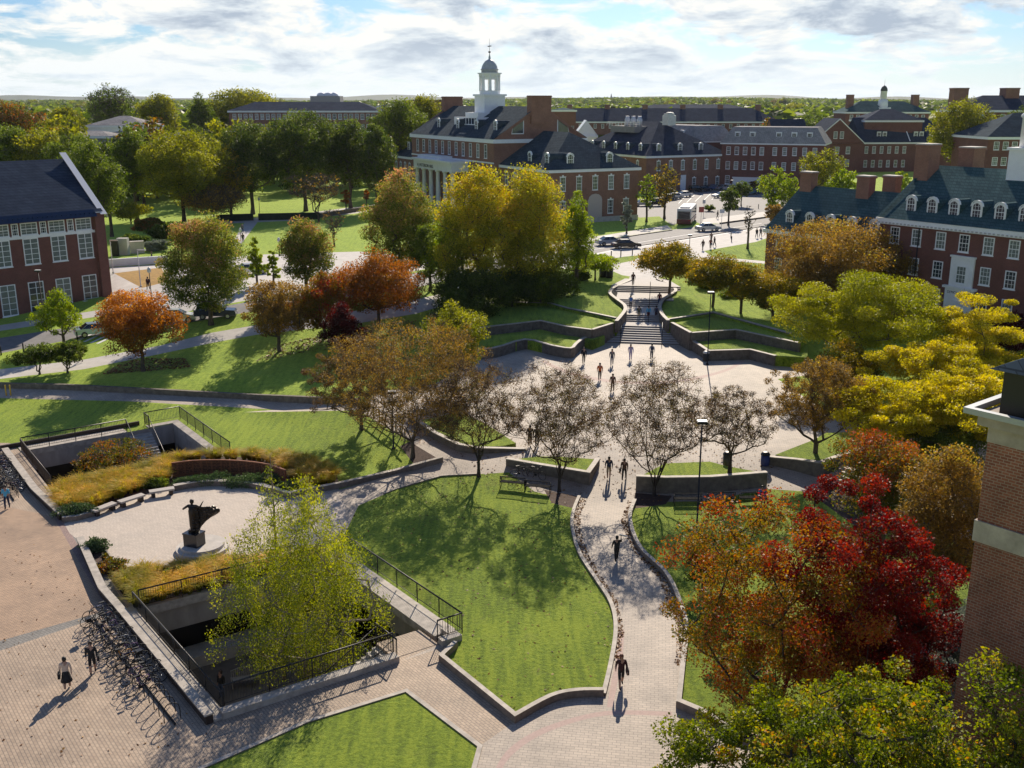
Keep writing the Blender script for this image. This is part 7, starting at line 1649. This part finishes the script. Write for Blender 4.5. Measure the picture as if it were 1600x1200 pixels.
def car(label,px,py,rz,kind,col,cname,z=None,group='cars on the street and lot'):
    if z is None: x,y,zz=G(px,py)
    else: x,y=P(px,py,z); zz=z
    key=(kind,cname)
    if key not in _cars:
        L_,W,prof,gh=CT[kind]; m=paint(cname,col); b=MB(); hw=W/2; n=len(prof)
        def ring(y_,ins): return [(p[0]*(1-ins*.02),y_,p[1]) for p in prof]
        for sg in (-1,1):
            o_=[(p[0],sg*(hw-.10 if p[1]>.75 or p[1]<.45 else hw),p[1]) for p in prof]; b.quad(o_ if sg<0 else o_[::-1],0,True)
        for i in range(n):
            p,q=prof[i],prof[(i+1)%n]; yw=lambda r:(hw-.10 if r[1]>.75 or r[1]<.45 else hw); b.quad([(p[0],-yw(p),p[1]),(p[0],yw(p),p[1]),(q[0],yw(q),q[1]),(q[0],-yw(q),q[1])],0)
        bm=b.mesh('body',[m]); g=MB(); w0=hw-.14; w1=hw-.32; gp=[(gh[0][0],w0,gh[0][1]),(gh[1][0],w1,gh[1][1]),(gh[2][0],w1,gh[2][1]),(gh[3][0],w0,gh[3][1])]
        Lf=[(a,-w_,c) for a,w_,c in gp]; Rt=[(a,w_,c) for a,w_,c in gp]; g.quad(Lf); g.quad(Rt[::-1]); 
        for i in (0,2): g.quad([Lf[i],Rt[i],Rt[i+1],Lf[i+1]][::-1])
        gm=g.mesh('windows',[cw]); r=MB(); r.quad([Lf[1],Rt[1],Rt[2],Lf[2]][::-1]); zt=.012
        a0,a1=gh[1],gh[2]; r.box(a0[0]-.02,-w1-.02,a0[1]-.02,a1[0]+.02,w1+.02,max(a0[1],a1[1])+.03)
        for sg in(-1,1):
            for xx in (gh[1][0]+.0,(gh[1][0]+gh[2][0])/2,gh[2][0]): r.tube((xx+(.75 if xx==gh[2][0] else (-.6 if xx==gh[1][0] else 0)),sg*(w0+.005),gh[0][1]),(xx,sg*(w1+.01),a0[1]),.035,.03,4)
        rm=r.mesh('roof',[m]); wmb=MB(); wmb.tube((0,-.1,0),(0,.1,0),.33,.33,18,0); wm_=wmb.mesh('wheel',[tyre]); rb=MB(); rb.tube((0,-.112,0),(0,.112,0),.2,.2,12,0); rbm=rb.mesh('rim',[rimm])
        hl=MB(); hl.box(-.03,-.2,-.08,.03,.2,.08); _cars[key]=(bm,gm,rm,wm_,rbm,hl.mesh('headlight',[headl]),hl.mesh('tail_light',[tail]),L_,W)
    bm,gm,rm,wm_,rbm,hm,tm,L_,W=_cars[key]; t=thing('car',label,'car',(x,y,zz+.02),R(rz),group); put(bm,'body',t); put(gm,'windows',t); put(rm,'roof',t)
    for sx in(-1,1):
        for sy in (-1,1): w=put(wm_,'wheel',t,(sx*L_*.3,sy*(W/2-.1),.33)); put(rbm,'rim',w)
        for q in (1,): pass
    for sy in(-1,1): put(hm,'headlight',t,(L_/2-.02,sy*W*.33,.66)); put(tm,'tail_light',t,(-L_/2+.01,sy*W*.33,.78))
    return t
K={'silver':(.45,.46,.48),'white':(.75,.75,.74),'black':(.012,.012,.014),'blue':(.06,.12,.28),'navy':(.02,.03,.07),'grey':(.16,.17,.18),'cream':(.6,.57,.45),'teal':(.06,.16,.2)}
rd=52
car('silver sedan driving on the street just in front of the bus',1106,361,20,'sedan',K['silver'],'silver')
car('black sedan on the street at the left, in front of the silver blue one',978,388,14,'sedan',K['black'],'black')
car('pale blue sedan beside the black one at the kerb of the columned hall',953,383,18,'sedan',(.42,.48,.56),'paleblue')
car('blue car half hidden behind the orange dogwood on the left street',152,524,30,'sedan',(.35,.45,.58),'lightblue')
car('cream rounded car behind the orange dogwood on the left street',278,503,12,'beetle',K['cream'],'cream')
car('dark navy car behind the trunk of the pink topped tree',338,497,8,'suv',K['navy'],'navy')
car('white car under the trees between the street and the park lawn',392,428,30,'sedan',K['white'],'white')
lot=[(1003,322,200,'silver','parked silver car, leftmost of the front row at the lot entrance'),(1024,322,200,'black','parked black car beside the leftmost silver one'),(1043,313,200,'grey','parked grey car behind the yellow leaved young tree'),(1053,311,205,'silver','parked silver car left of the shining one behind the bus'),(1068,308,205,'white','shining white car parked right behind the bus roof'),
 (1088,300,20,'black','long row: black car parked along the brick hall'),(1100,299,20,'navy','navy car parked along the brick hall'),(1113,297,20,'blue','blue car at the end of the row along the brick hall'),(1130,297,20,'silver','silver car in front of the white garage door, left'),(1143,298,200,'white','white car in front of the white garage door, right'),
 (1127,309,200,'silver','silver car shining in the sun left of the lot tree'),(1157,305,200,'grey','grey car behind the leaning lot tree'),(1172,304,200,'teal','teal car right of the leaning lot tree'),(1188,302,200,'grey','grey car at the right part of the lot'),(1200,300,200,'silver','silver car at the right end of the lot'),(1212,305,200,'white','white car half hidden by the green street trees')]
for i,(px,py,rz,c,l) in enumerate(lot): car(l,px,py,rz-0 if py>300 else 27,('suv' if i%4==1 else 'sedan'),K[c],c,group='cars parked in the lot')
def bus():
    x,y=P(1068,353,4); t=thing('bus','white and dark red city bus seen from behind on the street','bus',(x,y,4),R(75)); L_=11.5;W=2.7;Hh=3.25; body=paint('buswhite',(.62,.60,.58),.0); red=paint('busred',(.13,.02,.025),.1)
    mb=MB(); mb.box(0,-W/2,1.25,L_,W/2,Hh); mb.obj('body',body,t,bevel=.12); mb=MB(); mb.box(-.02,-W/2-.01,.32,L_+.01,W/2+.01,1.25); mb.obj('skirt',red,t,bevel=.05)
    mb=MB(); mb.box(-.03,-1.15,1.35,-.003,1.15,2.75); mb.obj('rear_window',cw,t)
    mb=MB(); mb.box(-.04,-1.2,.5,-.021,1.2,1.25); mb.obj('engine_cover',red,t)
    for sy in(-1,1):
        for k in range(7): mb=MB(); mb.box(.6+k*1.5,sy*(W/2+.004)-.012,1.65,1.95+k*1.5,sy*(W/2+.004)+.012,2.6); mb.obj('window',cw,t)
        for xx in (2.6,8.6): mb=MB(); mb.tube((xx,sy*(W/2-.3),.5),(xx,sy*(W/2+.03),.5),.5,.5,18); mb.obj('wheel',tyre,t)
        mb=MB(); mb.box(-.06,sy*1.0-.12,1.0,-.041,sy*1.0+.12,1.2); mb.obj('tail_light',tail,t)
    mb=MB(); mb.box(1,-.9,Hh,3.6,.9,Hh+.25); mb.obj('roof_unit',body,t,bevel=.06); mb=MB(); mb.box(7,-.4,Hh,7.8,.4,Hh+.1); mb.obj('roof_hatch',pale,t)
bus()
# --- left mid distance: low white wall, stepped grey fountain walls, dark hedge walls
def lowwall(label,a,b,hh,w,m,name='low_wall',z=None):
    p=G(*a);q=G(*b); mb=MB(); wallmesh(mb,[p[:2],q[:2]],w,min(p[2],q[2])-.3,max(p[2],q[2])+hh); tag(mb.obj(name,m),label,'wall')
lowwall('long low white wall beside the left brick building',(168,417),(262,411),1.1,.4,white)
lowwall('low grey wall behind the white wall, stepped fountain edge',(186,398),(202,398),2.6,1.0,concrete,'fountain_wall')
lowwall('pale grey block wall right of the fountain edge',(204,396),(226,395),1.9,.8,stone,'fountain_wall')
lowwall('dark glazed front of the fountain terrace',(176,400),(186,400),2.4,.5,darkmetal,'fountain_wall')
lowwall('dark hedge wall left part between park lawn and slope',(338,346),(396,344),1.3,1.0,mat('dark_hedge',(.02,.03,.015),.95,var=.4,scale=2,bump=.5),'hedge')
lowwall('dark hedge wall right part between park lawn and slope',(404,344),(500,342),1.3,1.0,MATS['dark_hedge'],'hedge')
lowwall('brown low wall under the rightmost part of the park slope',(500,340),(590,325),.8,.6,fieldstone,'low_wall')
# road markings
line_m=mat('road_paint',(.7,.7,.68),.7)
def stripe(label,pts,w):
    mb=MB(); q=[G(*p) for p in pts]; wallmesh(mb,[v[:2] for v in q],w,lambda x,y:h(x,y)+.0,lambda x,y:h(x,y)+.014); tag(mb.obj('road_marking',line_m),label,'marking')
stripe('white edge line along the near side of the street',[(915,400),(967,390),(1060,376.5),(1190,356)],.25)
stripe('white centre line of the street in front of the bus',[(900,394),(980,382),(1060,369),(1190,349)],.18)
for i,(a,b) in enumerate([((132,534),(170,516)),((142,536),(180,518)),((152,537),(190,519)),((122,532),(160,514))]): tag_l='white bar of the crosswalk left of the orange dogwood, bar %s'%['second','third','fourth','first'][i]; stripe(tag_l,[a,b],.35)
for i in range(5): stripe(['white bay line in the parking lot, first from the left','white bay line in the lot, second from the left','white bay line in the lot, third from the left','white bay line in the lot, fourth from the left','white bay line in the lot, fifth from the left'][i],[(1060+i*13,318-i*1.5),(1072+i*13,306-i*1.3)],.15)
def fence():
    t=thing('wooden_fence','rustic wooden fence beside the path under the largest brown tree','fence'); pts=[G(575,648),G(612,672),G(640,696)]
    m=mat('grey_wood',(.22,.18,.14),.9,var=.3,scale=5)
    for (a,b) in zip(pts[:-1],pts[1:]):
        a=Vector(a);b=Vector(b); mb=MB(); mb.tube(a+Vector((0,0,1.0)),b+Vector((0,0,1.0)),.05,.05,5); mb.tube(a+Vector((0,0,.5)),b+Vector((0,0,.5)),.04,.04,5); mb.obj('rail',m,t)
        for k in range(4): p=a+(b-a)*k/4; mb=MB(); mb.tube(p,p+Vector((0,0,1.1)),.06,.06,6); mb.obj('post',m,t)
fence()
def sconce(label,p,z):
    t=thing('wall_lamp',label,'lamp',(p[0],p[1],z)); mb=MB(); mb.lathe([(.05,-.2),(.16,-.05),(.18,.15),(.05,.3)],10); mb.obj('lantern',darkmetal,t); mb=MB(); mb.lathe([(.08,-.24),(.12,-.21)],8); mb.obj('lens',pale,t)
sconce('round wall lamp on the far pillar of the near sunken courtyard',AB(LA*.62,WA-.25),-2.6); sconce('round wall lamp on the right wall of the near sunken courtyard',AB(LA-.3,WA*.35),-2.6)
# ------------------------------------------------------------------ air
def haze():
    m=bpy.data.materials.new('haze_air'); m.use_nodes=True; nt=m.node_tree; nt.nodes.clear(); o=nt.nodes.new('ShaderNodeOutputMaterial'); v=nt.nodes.new('ShaderNodeVolumePrincipled')
    v.inputs['Color'].default_value=(.80,.88,1,1); v.inputs['Density'].default_value=0.00003; v.inputs['Anisotropy'].default_value=.3; nt.links.new(v.outputs[0],o.inputs['Volume'])
    mb=MB(); mb.box(-8500,-500,-12,8500,9500,110); ob=mb.obj('haze',m); tag(ob,'thin bluish haze in the air over the far land','haze',kind='stuff')
haze()
